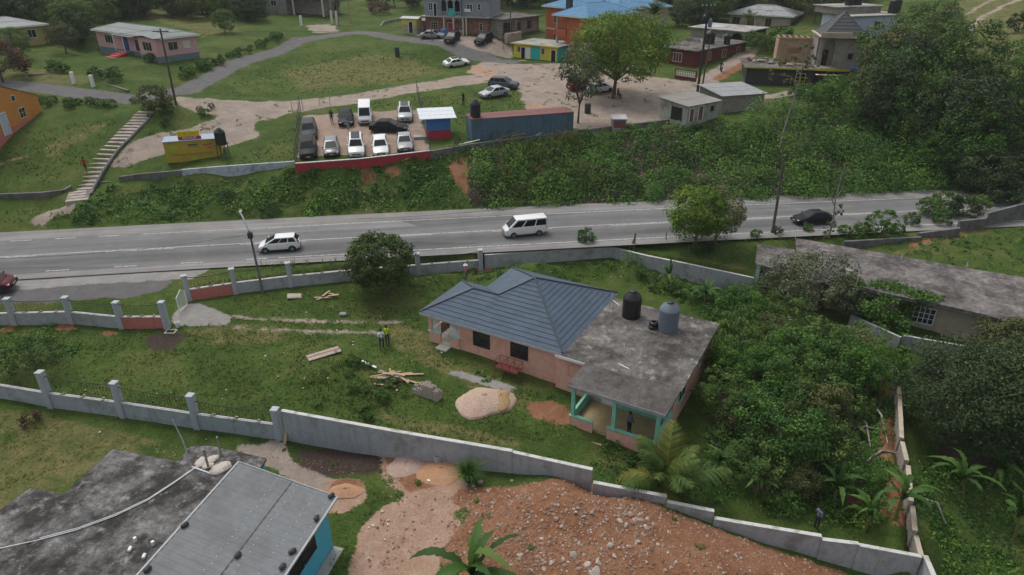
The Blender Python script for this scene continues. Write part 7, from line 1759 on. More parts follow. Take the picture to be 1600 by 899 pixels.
def crown_pts(R3, zc, n_cl, per, leaf, seed, rc=.28, lobes=5, low=-.5, hollow=.55, flat=.75):
    g = np.random.default_rng(seed)
    lob = g.normal(size=(lobes,3)); lob /= np.linalg.norm(lob,axis=1)[:,None]; la = g.uniform(-.22,.30,lobes)
    d = g.normal(size=(n_cl*3,3)); d /= np.linalg.norm(d,axis=1)[:,None]; d = d[d[:,2] > low][:n_cl]; n_cl = len(d)
    fac = 1+((np.maximum(0, d@lob.T)**3)*la).sum(1)
    rad = (hollow+(1-hollow)*g.random(n_cl)**.6)*fac
    c = d*rad[:,None]*np.array(R3); cr = np.mean(R3)*rc*g.uniform(.55,1.35,n_cl); ct = g.normal(.5,.17,n_cl)
    k = np.repeat(np.arange(n_cl), per); e = g.normal(size=(len(k),3)); e /= np.linalg.norm(e,axis=1)[:,None]
    e = e+d[k]*.55+np.array([0,0,.25]); e /= np.linalg.norm(e,axis=1)[:,None]
    rr = cr[k]*(.45+.65*g.random(len(k))**.7)
    P = c[k]+e*rr[:,None]*np.array([1,1,flat])+np.array([0,0,zc])
    Nn = e+g.normal(size=e.shape)*.55+np.array([0,0,.35])
    return P, Nn, leaf*g.uniform(.6,1.35,len(k)), np.clip(ct[k]+g.normal(0,.15,len(k)),0,1), c+np.array([0,0,zc])
class Tree:
    pass
def tree_proto(H, R3, zc, trunk_h, mat, n_cl=90, per=55, leaf=.26, seed=1, bark=None, r0=.18, asp=.5, limbs=9, **kw):
    P, Nn, sz, ti, cl = crown_pts(R3, zc, n_cl, per, leaf, seed, **kw)
    T = Tree(); T.H = H; T.crown = leaf_mesh('crown', P, Nn, sz, asp, ti, LM[mat])
    g = random.Random(seed); mb = MB(); fork = Vector((g.uniform(-.1,.1)*trunk_h, g.uniform(-.1,.1)*trunk_h, trunk_h))
    mb.tube([(0,0,-.4),(fork.x*.35,fork.y*.5,trunk_h*.5),tuple(fork)], [r0*1.25,r0*.9,r0*.72], 8)
    idx = g.sample(range(len(cl)), min(limbs, len(cl)))
    for i in idx:
        e = Vector(cl[i]); m = fork+(e-fork)*.5+Vector((g.uniform(-.2,.2), g.uniform(-.2,.2), .15*R3[2]))
        mb.tube([tuple(fork-Vector((0,0,.15))), tuple(m), tuple(e)], [r0*.5,r0*.28,r0*.08], 6)
    tmp = mb.build('trunk', bark or BARK, None, 60); T.trunk = tmp.data; bpy.data.objects.remove(tmp)
    return T
PRO = {}
for s_ in range(3): PRO['broad%d' % s_] = tree_proto(7, (3.3,3.3,3.0), 3.9, 1.5, 'mid', 115, 56, .30, 20+s_, low=-.9)
for s_ in range(3): PRO['dark%d' % s_] = tree_proto(8, (3.4,3.4,3.9), 4.1, 1.6, 'dark', 140, 56, .32, 40+s_, low=-.92)
for s_ in range(2): PRO['olive%d' % s_] = tree_proto(7, (3.4,3.2,2.7), 4.2, 1.8, 'olive', 95, 50, .28, 60+s_, low=-.75)
for s_ in range(3): PRO['vine%d' % s_] = tree_proto(7.5, (3.5,3.3,3.7), 3.9, 1.5, 'creeper', 120, 72, .27, 90+s_, low=-.95, rc=.34, hollow=.45, lobes=9)
PRO['bush0'] = tree_proto(2.0, (1.15,1.15,.95), 1.0, .4, 'mid', 40, 40, .20, 70, r0=.05, low=-.8)
PRO['bush1'] = tree_proto(2.0, (1.25,1.1,.85), 1.0, .4, 'creeper', 40, 40, .20, 71, r0=.05, low=-.8)
PRO['bush2'] = tree_proto(2.0, (1.1,1.2,.9), 1.0, .4, 'dark', 40, 40, .20, 72, r0=.05, low=-.8)
PRO['leafy0'] = tree_proto(4.2, (2.3,2.3,1.8), 2.4, 1.0, 'mid', 90, 66, .19, 80, low=-.9, r0=.09, hollow=.3, lobes=12, limbs=16, bark=None)
PRO['leafy1'] = tree_proto(4.2, (2.4,2.2,1.6), 2.5, 1.2, 'creeper', 95, 75, .19, 81, low=-.85, r0=.10)
PRO['leafy2'] = tree_proto(4.2, (2.2,2.4,1.7), 2.5, 1.2, 'olive', 90, 70, .19, 82, low=-.85, r0=.10)
def place(kind, p, h, label, group=None, name='tree', cat='tree', sx=1.0, rot=None, tilt=None):
    T = PRO[kind] if isinstance(kind, str) else kind; s_ = h/T.H
    t = empty(name, p, rnd.random()*6.28 if rot is None else rot, label, cat, group); t.scale = (s_*sx, s_*sx, s_)
    if tilt: t.rotation_euler = (tilt[0], tilt[1], 0)
    link('trunk', T.trunk, t); link('crown', T.crown, t); return t
# single trees
place('broad0', gp(28,94), 4.6, 'tree in front of the left end of the ochre bungalow', name='tree'); place('olive0', gp(104,84), 4.8, 'olive tree just right of the ochre bungalow window', name='olive_tree'); place('broad1', gp(352,52), 4.2, 'small tree on the lawn right of the pink bungalow', name='tree'); place('olive1', gp(300,32), 5.0, 'olive tree behind the right end of the pink bungalow', name='olive_tree')
place(tree_proto(5.4, (2.75,2.6,2.1), 3.1, 1.5, 'mango', 150, 75, .24, 101, low=-.75, r0=.17), gp(600,457), 5.4, 'round dark green mango tree standing between pillar fence and lawn', cat='tree', name='mango_tree')
place(tree_proto(6.0, (2.75,2.6,2.4), 3.5, 1.3, 'bright', 160, 75, .22, 103, low=-.85, r0=.15), gp(1086,386), 6.0, 'bright green round roadside tree, left of the joined pair', name='roadside_tree')
place(tree_proto(5.6, (2.4,2.3,2.2), 3.4, 1.6, 'olive', 110, 60, .20, 104, low=-.8, r0=.13), gp(1116,384), 5.6, 'thinner olive roadside tree, right of the joined pair', name='roadside_tree')
place(tree_proto(12, (6.6,6.2,4.6), 7.2, 2.8, 'bright', 300, 70, .36, 117, low=-.8, r0=.34, limbs=22, lobes=12, hollow=.35), gp(958,154), 11.4, 'huge spreading bright green shade tree on the marl yard', name='shade_tree', sx=.94)
place(tree_proto(9.8, (2.8,2.7,3.4), 6.3, 2.4, 'grey', 62, 42, .34, 109, low=-.8, r0=.13, hollow=.2), gp(903,193), 9.8, 'slim thin-leaved tree in front of the spreading shade tree', name='slim_tree')
place(tree_proto(3.8, (2.2,2.0,1.5), 1.7, .6, 'olive', 75, 48, .25, 111, low=-.9, r0=.07), gp(242,174), 3.7, 'bushy small tree at the top of the stairs by the timber pole', name='small_tree')
place('bush1', gp(913,379), 1.5, 'feathery light green shrub on the verge under the minibus', name='shrub', cat='shrub')
place(tree_proto(2.6, (1.1,1.1,1.2), 1.4, .5, 'creeper', 90, 55, .14, 113, low=-.9, r0=.06, rc=.2, hollow=.75), gp(1375,371), 2.7, 'dense ball-shaped shrub beside the highway above the concrete roof', name='shrub', cat='shrub')
for px, py, h, k_, lb in ((1318,366,1.1,'bush0','low roadside bush just left of the leafy post-like tree foot'),(1345,368,1.5,'bush0','medium roadside bush left of the ball-shaped shrub'),(1335,374,1.2,'bush1','low bush in front of the medium roadside bush'),(1402,366,1.2,'bush1','low bush right of the ball-shaped shrub'),(1425,352,1.4,'bush1','light bush at the left end of the wall-side thicket'),(1450,336,2.2,'bush0','left bush of the thicket between highway and wall'),(1478,334,2.5,'bush1','tall middle bush of the thicket between highway and wall'),(1505,340,2.3,'bush2','dark right bush of the thicket between highway and wall'),(1470,350,1.7,'bush1','front bush of the thicket just above the mossy wall'),(1525,330,2.0,'bush0','rightmost bush of the thicket near the wall steps'),(1262,362,.9,'bush1','small leafy bush under the black highway sedan'),(1213,367,.9,'bush2','small bush at the foot of the leaning pole'),(1180,372,1.0,'bush0','low bush between leaning pole and roadside pair'),(1090,396,1.1,'bush1','bright bush under the roadside pair of trees'),(1108,392,.9,'bush2','dark low bush under the right roadside tree')):
    place(k_, gp(px,py), h, lb, name='bush', cat='bush')
# sparse trees with long bare limbs
def bare_tree(px, py, pts, label, tufts, mat='creeper', r0=.12, nm='bare_tree', tw=None, bark=None):
    b = gp(px,py); t = empty(nm, b, 0, label, 'tree'); mb = MB()
    for line, ra in pts: mb.tube(line, [ra*(1-.75*i/(len(line)-1)) for i in range(len(line))], 7)
    mb.build('trunk', bark or BARKP, t, 60)
    Ps, Ns, Ss, Ts = [], [], [], []
    for (x,y,z,r_,n,lf) in tufts:
        P, Nn, sz, ti, _ = crown_pts((r_,r_,r_*.8), z, max(4,n//22), 22, lf, int(x*10+z*7+n)+900, hollow=.1, low=-1)
        Ps.append(P+np.array([x,y,0])); Ns.append(Nn); Ss.append(sz); Ts.append(ti)
    link('crown', leaf_mesh('crown', np.concatenate(Ps), np.concatenate(Ns), np.concatenate(Ss), .5, np.concatenate(Ts), LM[mat]), t); return t
bare_tree(1294,372,[([(0,0,-.3),(.1,0,2),(-.1,.1,4),(.0,0,7.6)],.13),([(.0,0,3.2),(-.7,.2,4.4),(-1.3,.3,5.4)],.06),([(-.1,.1,4),(.35,0,5.2),(.3,.2,6.5)],.05),([(-.5,.2,4.1),(-.4,.2,5.4)],.03)],'nearly bare pale tree with leaves on its lower trunk beside the black sedan',[(.2,0,1.4,.5,150,.2),(.4,.0,2.6,.55,190,.2),(.5,0,3.4,.4,90,.2),(-.2,.1,.6,.5,140,.2)])
bare_tree(1216,236,[([(0,0,-.3),(.3,0,3),(.75,.1,6),(1.0,0,9),(1.2,.1,12)],.14),([(.5,0,4.5),(1.6,.3,4.0),(2.6,.3,4.1)],.05),([(.65,0,5.4),(1.9,.3,5.2),(2.9,.2,5.8)],.05),([(1.0,0,9),(0,.2,10.2),(-1.3,.2,10.6)],.05),([(1.05,0,9.6),(2,.1,10.8),(2.8,.2,11)],.05),([(.9,0,8),(-.2,.1,8.8),(-1.8,.1,9.0)],.05)],'tall thin white-barked tree with sparse leaves on the bank',[(1.2,0,12,.9,80,.3),(-1.3,.2,10.5,1.1,110,.3),(2.6,.2,10.9,.9,80,.3),(-1.8,.1,9.0,1.1,110,.3),(.2,0,10.6,.8,70,.3),(1.3,.2,9.6,1.0,70,.3),(-.4,0,8.2,.8,60,.3),(1.8,0,8.0,.7,45,.3),(2.9,.2,5.8,.5,25,.3)], 'olive', nm='slim_tree')
bare_tree(1090,395,[([(0,0,-.2),(0,0,.6)],.03)],'tuft of roadside weeds at the wall corner post',[(0,0,.5,.3,40,.2)], nm='weed_tuft')
p = gp(990,390); t = empty('timber_stump', p, 0, 'old grey timber post and prop at the corner of the retaining wall', 'post'); MB().tube([(0,0,-.2),(.05,0,1.7)],[.11,.08],7).build('post', M['pole_wood'], t); MB().tube([(-.5,0,-.1),(.02,0,1.2)],.06,6).build('prop', M['pole_wood'], t)
p = gp(1040,378); tag(MB().tube([(0,0,-.2),(0,0,1.0)],.05,6).build('fence_post', M['pole_wood'], None, loc=p), 'lone thin fence post on the verge left of the roadside pair', 'post')
# tree in front of the tan building
place(tree_proto(5.2, (3.5,3.0,1.9), 3.5, 1.6, 'grey', 85, 48, .26, 121, low=-.7, r0=.13, hollow=.35), gp(1258,492), 5.2, 'grey-green open tree rising in front of the tan building annex', name='small_tree')
place(tree_proto(4.4, (2.4,2.2,1.9), 2.6, 1.2, 'grey', 60, 46, .22, 123, low=-.8, r0=.09, hollow=.3), gp(1212,478), 4.0, 'grey-green leafy tree hiding the pale blue corner post', name='small_tree')
place(tree_proto(3.6, (1.9,1.8,1.5), 2.2, 1.2, 'grey', 45, 44, .24, 122, low=-.7, r0=.08, hollow=.3), gp(1318,500), 3.4, 'smaller grey-green open tree before the lower grey wall', name='small_tree')
# ivy over the tan building
mbP, mbN, mbS, mbT = [], [], [], []
gI = np.random.default_rng(77)
iv = [(1340,445,.14),(1372,446,.18),(1400,450,.2),(1430,460,.2),(1455,467,.18),(1402,458,-.3),(1415,470,-1.0),(1412,490,-1.6),(1411,510,-2.0),(1408,530,-2.6),(1408,550,-3.0),(1360,480,-.8),(1375,490,-1.2),(1392,498,-1.6),(1355,488,-1.4),(1420,478,-1.0),(1440,468,-.1),(1385,470,-.4),(1408,570,-3.2),(1406,590,-3.2)]
for px, py, z in iv:
    q = at(px, py, z); n = 190; r_ = .75 if z > -1.8 else .42
    e_ = gI.normal(size=(n,3))*np.array([r_*1.15,r_*.8,.30 if z > 0 else .5])*.55; mbP.append(e_+np.array([q.x,q.y-.1,q.z+.12])); mbN.append(gI.normal(size=(n,3))*.6+np.array([0,-.5,.8])); mbS.append(gI.uniform(.14,.30,n)); mbT.append(np.clip(gI.normal(.62,.18,n),0,1))
o = link('ivy', leaf_mesh('ivy', np.concatenate(mbP), np.concatenate(mbN), np.concatenate(mbS), .75, np.concatenate(mbT), LM['creeper'])); tag(o, 'bright green ivy spilling over the edge of the long concrete roof', 'ivy')
# leafy trees right of the salmon house
lf = [(1150,560,3.2,'leafy0','leafy tree nearest the back corner of the flat roof'),(1205,560,3.4,'leafy2','olive leafy tree behind the group, under the open grey-green one'),(1260,585,3.6,'leafy0','mid-green leafy tree in front of the lower grey wall'),(1322,590,3.0,'leafy2','olive-leaved tree at the foot of the smooth grey wall'),(1185,630,3.6,'leafy1','brightest leafy tree in the middle of the wild yard'),(1245,650,3.8,'leafy0','broad leafy tree in the centre right of the wild yard'),(1300,665,3.4,'leafy0','leafy tree beside the red gully on its left'),(1215,715,3.4,'leafy1','leafy tree low in the wild yard, above the stepped wall'),(1275,735,2.9,'leafy0','dark leafy tree over the grey-shirted person'),(1145,600,2.4,'leafy1','smaller bright tree beside the porch corner'),(1160,680,2.0,'leafy2','low olive tree between palm and wild yard'),(1230,605,3.2,'leafy1','bright tree between the broad and mid-green ones'),(1330,630,2.6,'leafy0','small leafy tree at the top of the red gully'),(1110,575,2.6,'leafy0','leafy tree against the back wall of the flat-roofed part'),(1290,620,3.6,'leafy1','tall bright tree left of the red gully top'),(1130,650,2.6,'leafy0','leafy tree beside the porch side wall'),(1265,690,3.4,'leafy2','olive tree above the dark leafy one'),(1345,560,2.6,'leafy0','leafy tree right under the smooth grey lower wall'),(1190,590,3.2,'leafy0','leafy tree between the brightest tree and the roof corner'),(1180,755,2.2,'leafy0','low leafy tree just above the steps of the wall'),(1335,775,2.0,'leafy1','small bright tree between two bananas by the gully'),(1240,770,2.2,'leafy2','low olive tree left of the grey-shirted person'),(1365,615,2.4,'leafy1','bright tree leaning over the mossy side wall'),(1150,520,2.8,'leafy1','bright tree below the retaining wall end'),(1225,530,2.8,'leafy0','leafy tree under the open grey-green trees')]
for px, py, h, k_, lb in lf: place(k_, gp(px,py), h*rnd.uniform(1.0,1.45), lb, name='leafy_tree', sx=rnd.uniform(.85,1.08))
# big dark trees lower right
DT = [tree_proto(7.2, (4.6,4.2,3.2), 4.1, 1.8, 'dark', 270, 100, .20, 131+i, low=-.92, r0=.22) for i in range(2)]
place(DT[0], gp(1500,690), 6.6, 'large dark-leaved tree right of the side wall, covering the tan building corner', name='dark_tree'); place(DT[1], gp(1590,700), 6.8, 'large dark-leaved tree at the right frame edge', name='dark_tree'); place(DT[1], gp(1670,640), 6.8, 'dark-leaved tree cut by the right frame edge', name='dark_tree')
place('olive0', gp(1560,600), 5.6, 'olive-topped tree behind the two dark ones', name='olive_tree')
# banana plants, palm
def leaf_blade(L, W_, droop, seed, lift=.9, torn=.55):
    g = random.Random(seed); n = 20; vs, fs = [], []
    for i in range(n+1):
        f = i/n; x = L*(f-.22*droop*f*f); z = L*(lift*f*(1-.5*f)-droop*.75*f*f); w = W_*.5*(math.sin(math.pi*min(1,(f*.96+.06)))**.55) if f < 1 else .01
        wl, wr_ = w*(1-torn*g.random()), w*(1-torn*g.random())
        vs += [(x,wl,z+wl*.28),(x,0,z),(x,-wr_,z+wr_*.28)]
    for i in range(n):
        a_ = i*3; fs += [(a_,a_+1,a_+4,a_+3),(a_+1,a_+2,a_+5,a_+4)]
    return vs, fs
def attr_tint(me, v):
    a_ = me.attributes.new('tint','FLOAT','POINT'); a_.data.foreach_set('value', np.full(len(me.vertices), v, np.float32))
rnd.seed(77)
ban_leaf = []
for i in range(6):
    vs, fs = leaf_blade(2.1, .44, [.25,.6,.9,.4,.75,1.05][i], i); me = bpy.data.meshes.new('leaf'); me.from_pydata(vs, [], fs); me.materials.append(LM['banana']); me.polygons.foreach_set('use_smooth',[True]*len(fs)); attr_tint(me, .08+.13*i); ban_leaf.append(me)
def banana(p, h, label, n=8, group=None, tilt=0, lscale=1.0):
    t = empty('banana_plant', p, rnd.random()*6, label, 'banana plant', group); MB().tube([(0,0,-.2),(tilt*.5,0,h*.35),(tilt,0,h*.6)], [.10,.09,.06], 8).build('stem', plain('banana_stem', (.12,.12,.04), .7) if 'banana_stem' not in bpy.data.materials else bpy.data.materials['banana_stem'], t, 60)
    for i in range(n+3):
        o = link('leaf', ban_leaf[i % 6], t, (tilt,0,h*(.50+.012*i))); o.rotation_euler = (rnd.uniform(-.3,.3), -R(rnd.uniform(0,62)), i*2.4+rnd.uniform(-.3,.3)); s_ = lscale*h/2.6*rnd.uniform(.8,1.15); o.scale = (s_,s_,s_)
bn = [(738,886,3.0,9,0,'banana plant with long arching leaves on the red earth'),(1043,452,2.2,8,0,'banana plant behind the black roof tank'),(1100,482,2.4,8,0,'bright banana plant beside the retaining wall bend'),(1078,476,1.9,7,0,'small banana plant left of the bright one near the retaining wall'),(1130,500,2.0,7,0,'dark banana plant at the corner of the wild yard'),(1300,792,2.6,5,0,'upright narrow banana plant beside the grey-shirted person'),(1352,832,2.3,8,0,'bright banana plant in the gully near the end of the stepped wall'),(1398,812,2.8,8,0,'drooping banana plant against the narrow side wall'),(1180,775,2.0,7,0,'low banana plant behind the steps of the lower wall'),(1120,745,2.0,7,0,'banana plant right of the coconut palm'),(1322,740,2.2,6,0,'dark banana plant under the leafy trees by the gully'),(1505,785,3.0,8,.5,'tilted banana plant with brown stem right of the side wall'),(1585,845,3.0,8,.3,'banana plant with broad pale leaves at the right frame edge'),(1548,760,2.5,7,0,'shaded banana plant behind the tilted one'),(1330,690,1.9,6,0,'small banana plant among broken branches in the gully')]
for px, py, h, n, tl, lb in bn: banana(gp(px,py+(34 if px == 738 else 0)), 1.7 if px == 738 else h, lb, n, None, tl, 2.3 if px == 738 else .95)
def frond_mesh(L, droop, seed, tint):
    g = np.random.default_rng(seed); n = 44; V, T_ = [], []
    xs = np.linspace(.08,1,n)
    pt = lambda f: np.array([L*(f-.18*droop*f*f), 0, L*(.75*f*(1-.45*f)-droop*.8*f*f)])
    for f in xs:
        p_ = pt(f); d = pt(min(1,f+.02))-pt(max(0,f-.02)); d /= np.linalg.norm(d)+1e-9
        ll = L*.30*math.sin(math.pi*min(1,f*.85+.12))**.7
        for s_ in (-1,1):
            dr = d*.55+np.array([0,s_*.85,-.25+g.normal()*.12]); dr /= np.linalg.norm(dr); w_ = d*.017*L*.5
            e = p_+dr*ll*g.uniform(.85,1.1)-np.array([0,0,ll*.18]); m_ = p_+dr*ll*.55
            V += [p_-w_, p_+w_, m_+w_*1.1, m_-w_*1.1, m_-w_*1.1, m_+w_*1.1, e+w_*.1, e-w_*.1]; T_ += [np.clip(tint+g.normal()*.1,0,1)]*8
    for i in range(10):
        a_, b_ = pt(i/10), pt((i+1)/10); r_ = .035*(1-i/12); o_ = np.array([0,r_,0])
        V += [a_-o_, a_+o_, b_+o_*.9, b_-o_*.9]; T_ += [.85]*4
    return quads_mesh('frond', np.array(V), np.array(T_), LM['palm'])
FR = [frond_mesh(3.4, d_, 50+i, t_) for i,(d_,t_) in enumerate(((.15,.45),(.4,.55),(.7,.45),(.95,.8),(.55,.35),(.3,.6)))]
def palm(p, h, label, n=13, sc=1.0):
    t = empty('palm_tree', p, 0, label, 'palm'); MB().tube([(0,0,-.3),(.05,0,h*.5),(0,0,h)], [.2,.16,.14], 9).build('trunk', BARK, t, 60)
    for i in range(n):
        o = link('frond', FR[i % 6], t, (0,0,h)); o.rotation_euler = (0, -R(rnd.uniform(30,64) if i % 3 else rnd.uniform(-5,22)), i*2.399); o.scale = (sc*rnd.uniform(.85,1.1),)*3
palm(gp(1036,772), .6, 'young coconut palm with a yellowing frond before the porch', 16, 1.12)
palm(gp(1018,70), 5.0, 'grey-green palm beside the blue metal roof far behind', 12, .95); palm(gp(1166,60), 3.4, 'small palm in front of the grey-roofed bungalow', 10, .7)
# fountain grass by the wall
def blades(name, x, y, z, L, w, lean, tint, mat=None, az=None):
    n = len(x); a_ = nr.random(n)*6.283 if az is None else az; ln = np.asarray(lean)*np.ones(n); dx, dy = np.cos(a_), np.sin(a_)
    b = np.stack([x,y,z],-1); sd = np.stack([-dy,dx,np.zeros(n)],-1)*(np.asarray(w)*np.ones(n))[:,None]*.5
    L = np.asarray(L); mid = b+np.stack([dx*ln*.35*L,dy*ln*.35*L,L*.62],-1); tip = b+np.stack([dx*ln*L,dy*ln*L,L*(1-.45*ln)],-1)
    V = np.stack([b-sd,b+sd,mid+sd*.8,mid-sd*.8, mid-sd*.8,mid+sd*.8,tip+sd*.05,tip-sd*.05],1).reshape(-1,3)
    return quads_mesh(name, V, np.repeat(tint,8), mat or LM['grass'])
p = gp(733,752); n = 520; r_ = nr.random(n)**.5*.22; a_ = nr.random(n)*6.28
tag(link('grass_clump', blades('grass_clump', p.x+r_*np.cos(a_), p.y+r_*np.sin(a_), np.full(n,p.z-.05), nr.uniform(.9,1.7,n), .035, nr.uniform(.15,.85,n), np.clip(nr.normal(.45,.15,n),0,1), LM['banana'], a_)), 'fountain of long green grass at the foot of the stepped wall', 'grass clump')
# trees behind: rows and the wood on the right
def grove(polypx, n, kinds, hs_, label, group, seed, mind=2.2):
    g = random.Random(seed); xs = [q[0] for q in polypx]; ys = [q[1] for q in polypx]; done = []; tries = 0
    while len(done) < n and tries < 4000:
        tries += 1; x, y = g.uniform(min(xs),max(xs)), g.uniform(min(ys),max(ys))
        if not inpoly(np.array([x]), np.array([y]), polypx)[0]: continue
        p = gp(x, y)
        if any((p-q).length < mind for q in done): continue
        done.append(p); place(g.choice(kinds), p, g.uniform(*hs_), label, group, sx=g.uniform(.85,1.2))
D3, B3, O2 = ['dark0','dark1','dark2'], ['broad0','broad1','broad2'], ['olive0','olive1']
grove([(1385,135),(1420,122),(1500,150),(1600,172),(1640,190),(1640,296),(1500,292),(1440,275),(1390,225),(1360,175)], 54, D3+B3+O2+['vine0','vine1','vine2']*2, (4.2,9.0), 'dense tree in the dark wood climbing the slope right of the houses', 'trees of the dark wood on the right', 5, 2.4)
grove([(1408,70),(1440,72),(1490,110),(1430,112)], 7, D3+B3, (5,7), 'tree between the pale blue house and the dirt track', 'trees below the dirt track', 6)
place('bush2', gp(1590,52), 3, 'dark bush alone beside the bend of the dirt track', name='bush', cat='bush'); place('olive1', gp(1590,300), 4.6, 'pale olive tree leaning over the end of the highway', name='olive_tree', sx=1.3); place('dark1', gp(1530,306), 5.2, 'dark tree at the roadside where the highway leaves the frame', name='dark_tree', sx=1.2); place('bush2', gp(1560,318), 3.0, 'dark bush between highway end and wall steps', name='bush', cat='bush'); place('rusty' if 'rusty' in PRO else 'bush2', gp(1590,322), 2.4, 'low bush above the last wall step at the frame edge', name='bush', cat='bush')
grove([(-60,50),(10,44),(85,40),(140,52),(145,74),(100,80),(84,66),(40,60),(-60,70)], 18, B3+D3, (5,8), 'tree crowding round the ochre bungalow at upper left', 'trees round the ochre bungalow', 7, 2.6)
grove([(140,48),(250,28),(330,30),(400,38),(396,22),(330,12),(250,8),(130,30)], 28, B3+D3+O2, (4.5,7.5), 'tree in the row behind the pale pink bungalow', 'trees behind the pink bungalow', 8, 2.6)
grove([(340,-2),(520,-4),(660,8),(655,22),(600,24),(560,10),(380,10)], 20, D3+B3+O2, (4,7), 'tree behind the carport house along the top edge', 'trees along the top edge', 9, 3)
grove([(780,-4),(1000,-6),(1320,-8),(1420,-8),(1320,10),(1318,44),(1245,36),(1235,20),(1140,16),(1128,34),(1050,36),(1045,24),(960,4),(780,18)], 56, D3+B3+O2, (6,9.5), 'tree in the wood behind the blue roofs and the grey-roofed bungalow', 'trees of the wood behind the houses', 10, 3)
grove([(1050,36),(1130,24),(1136,34),(1075,46)], 6, B3+D3, (4,6), 'tree between maroon house and grey-roofed bungalow', 'trees behind the maroon house', 11)
grove([(1170,76),(1222,62),(1226,80),(1180,88)], 6, ['bush1','leafy1','leafy0'], (2.2,3.6), 'bright bushy plant beside the half-built house', 'bright bushes by the half-built house', 12, 1.4)
place(tree_proto(5.5, (3.6,3.2,2.3), 3.2, 1.4, 'rust', 110, 55, .3, 141, low=-.8), gp(5,128), 5.5, 'rust-brown leaved tree at the left frame edge above the orange house', name='rusty_tree'); place(tree_proto(2.6, (3.2,2.2,1.4), 1.2, .5, 'rust', 60, 50, .24, 142, low=-.6, r0=.06), gp(592,22), 2.6, 'heap-like rust-brown dying bush near the top driveway', name='dying_bush', cat='bush')
place(PRO['dark1'], gp(517,22), 4.5, 'dark round tree beside the carport house', name='dark_tree'); place('bush2', gp(151,124), 1.7, 'dark reddish clipped bush beside the right white gate post', name='bush', cat='bush'); place('bush1', gp(86,112), 1.8, 'yellow-green bush behind the left stone wall', name='bush', cat='bush'); place('bush0', gp(100,114), 1.5, 'green bush behind the left stone wall, next to the yellow-green one', name='bush', cat='bush'); place('bush0', gp(159,83), 1.1, 'bush against the left corner of the pink bungalow', name='bush', cat='bush'); place('bush0', gp(236,98), 1.6, 'small bush under the right window of the pink bungalow', name='bush', cat='bush'); place('bush1', gp(178,126), 2.0, 'loose green bush above the right stone wall', name='bush', cat='bush')
grove([(278,129),(335,106),(385,86),(440,62),(440,56),(380,78),(330,97),(272,121)], 20, ['bush0','bush1','bush1'], (.8,1.6), 'bush in the ragged hedge along the lane below the pink bungalow', 'hedge bushes along the lane', 13, 1.3)
grove([(60,158),(190,164),(170,172),(70,172)], 10, ['bush0','bush1'], (.8,1.5), 'bush on the slope behind the orange house', 'bushes behind the orange house', 14, 1.2)
grove([(220,172),(330,168),(345,185),(240,200)], 9, ['bush2','bush0'], (.6,1.2), 'low bush between the timber pole and the yellow kiosk', 'low bushes above the yellow kiosk', 15, 1.0)
grove([(1240,150),(1340,140),(1370,130),(1380,150),(1250,175)], 12, ['bush1','leafy1','leafy0','bush0'], (1.6,3.2), 'bush below the track of the half-built house', 'bushes below the half-built house', 16, 1.4)
place(tree_proto(2.6, (2.1,1.9,1.0), 1.4, .6, 'mid', 60, 46, .2, 151, low=-.5, r0=.06), gp(56,575), 2.4, 'low spreading tree by the first pillar on the lower lawn', name='small_tree')
grove([(490,585),(560,560),(625,600),(640,640),(560,660),(490,640)], 11, ['bush1','bush0'], (.5,.95), 'knee-high weed bush on the lawn left of the timber pile', 'weed bushes beside the timber pile', 17, .8)
grove([(970,412),(1050,440),(1130,480),(1160,520),(1100,500),(1010,450)], 9, ['bush1','bush0'], (.7,1.2), 'weed bush between the roof tanks and the retaining wall', 'weed bushes behind the roof tanks', 18, .9)
place('rusty0' if 'rusty0' in PRO else tree_proto(.9, (.75,.6,.42), .4, .2, 'rust', 30, 30, .14, 161, r0=.03, low=-.7), gp(50,662), .85, 'heap of dead brown branches outside the pillar fence', name='dead_bush', cat='bush')
# broken branches in the gully
for i, (a_, b_, lb) in enumerate((((1322,695),(1372,678),'thick broken branch bent over the gully'),((1340,660),(1358,705),'fallen forked branch hanging into the gully'),((1360,640),(1385,700),'thin pale branch crossing the gully'),((1345,735),(1400,715),'pale log lying across the gully by the side wall'),((1440,790),(1475,825),'thin crooked branch right of the side wall'))):
    p, q = gp(*a_), gp(*b_); mm_ = (p+q)/2+Vector((0,0,.7)); tag(MB().tube([p+Vector((0,0,.5)), mm_+Vector((.1,.2,.2)), q+Vector((0,0,.35))], [.09,.07,.04], 7).build('fallen_branch', BARKP, None, 60), lb, 'branch', 'fallen branches')

rnd.seed(5)
for i, (px, py, L, a_, lb) in enumerate(((790,217,3.0,25,'plank leaning in the scrap along the container foot'),(806,215,2.4,-10,'short scrap plank at the container foot'),(846,211,2.6,40,'pale scrap board by the right half of the container'),(862,209,2.2,-30,'dark scrap board by the right end of the container'),(733,226,2.6,4,'white pipe lying left of the container'))):
    plank(gp(px,py)+Vector((0,0,.25)), L, .16, .05, R(a_), R(-12), ['wood_grey','wood','offwhite','wood_grey','white'][i], lb, 'scrap boards by the container')
for px, py, lb in ((816,99,'low bench in front of the yellow end of the shop row'),(838,101,'low dark bench in front of the turquoise shop front')):
    t = empty('bench', gp(px,py), R(-6), lb, 'bench'); MB().box(-.7,.7,-.2,.2,.42,.47).build('seat', M['wood' if px < 820 else 'charcoal'], t)
    for x in (-.6,.6): MB().box(x-.04,x+.04,-.18,.18,-.1,.417).build('leg', M['wood_grey'], t)
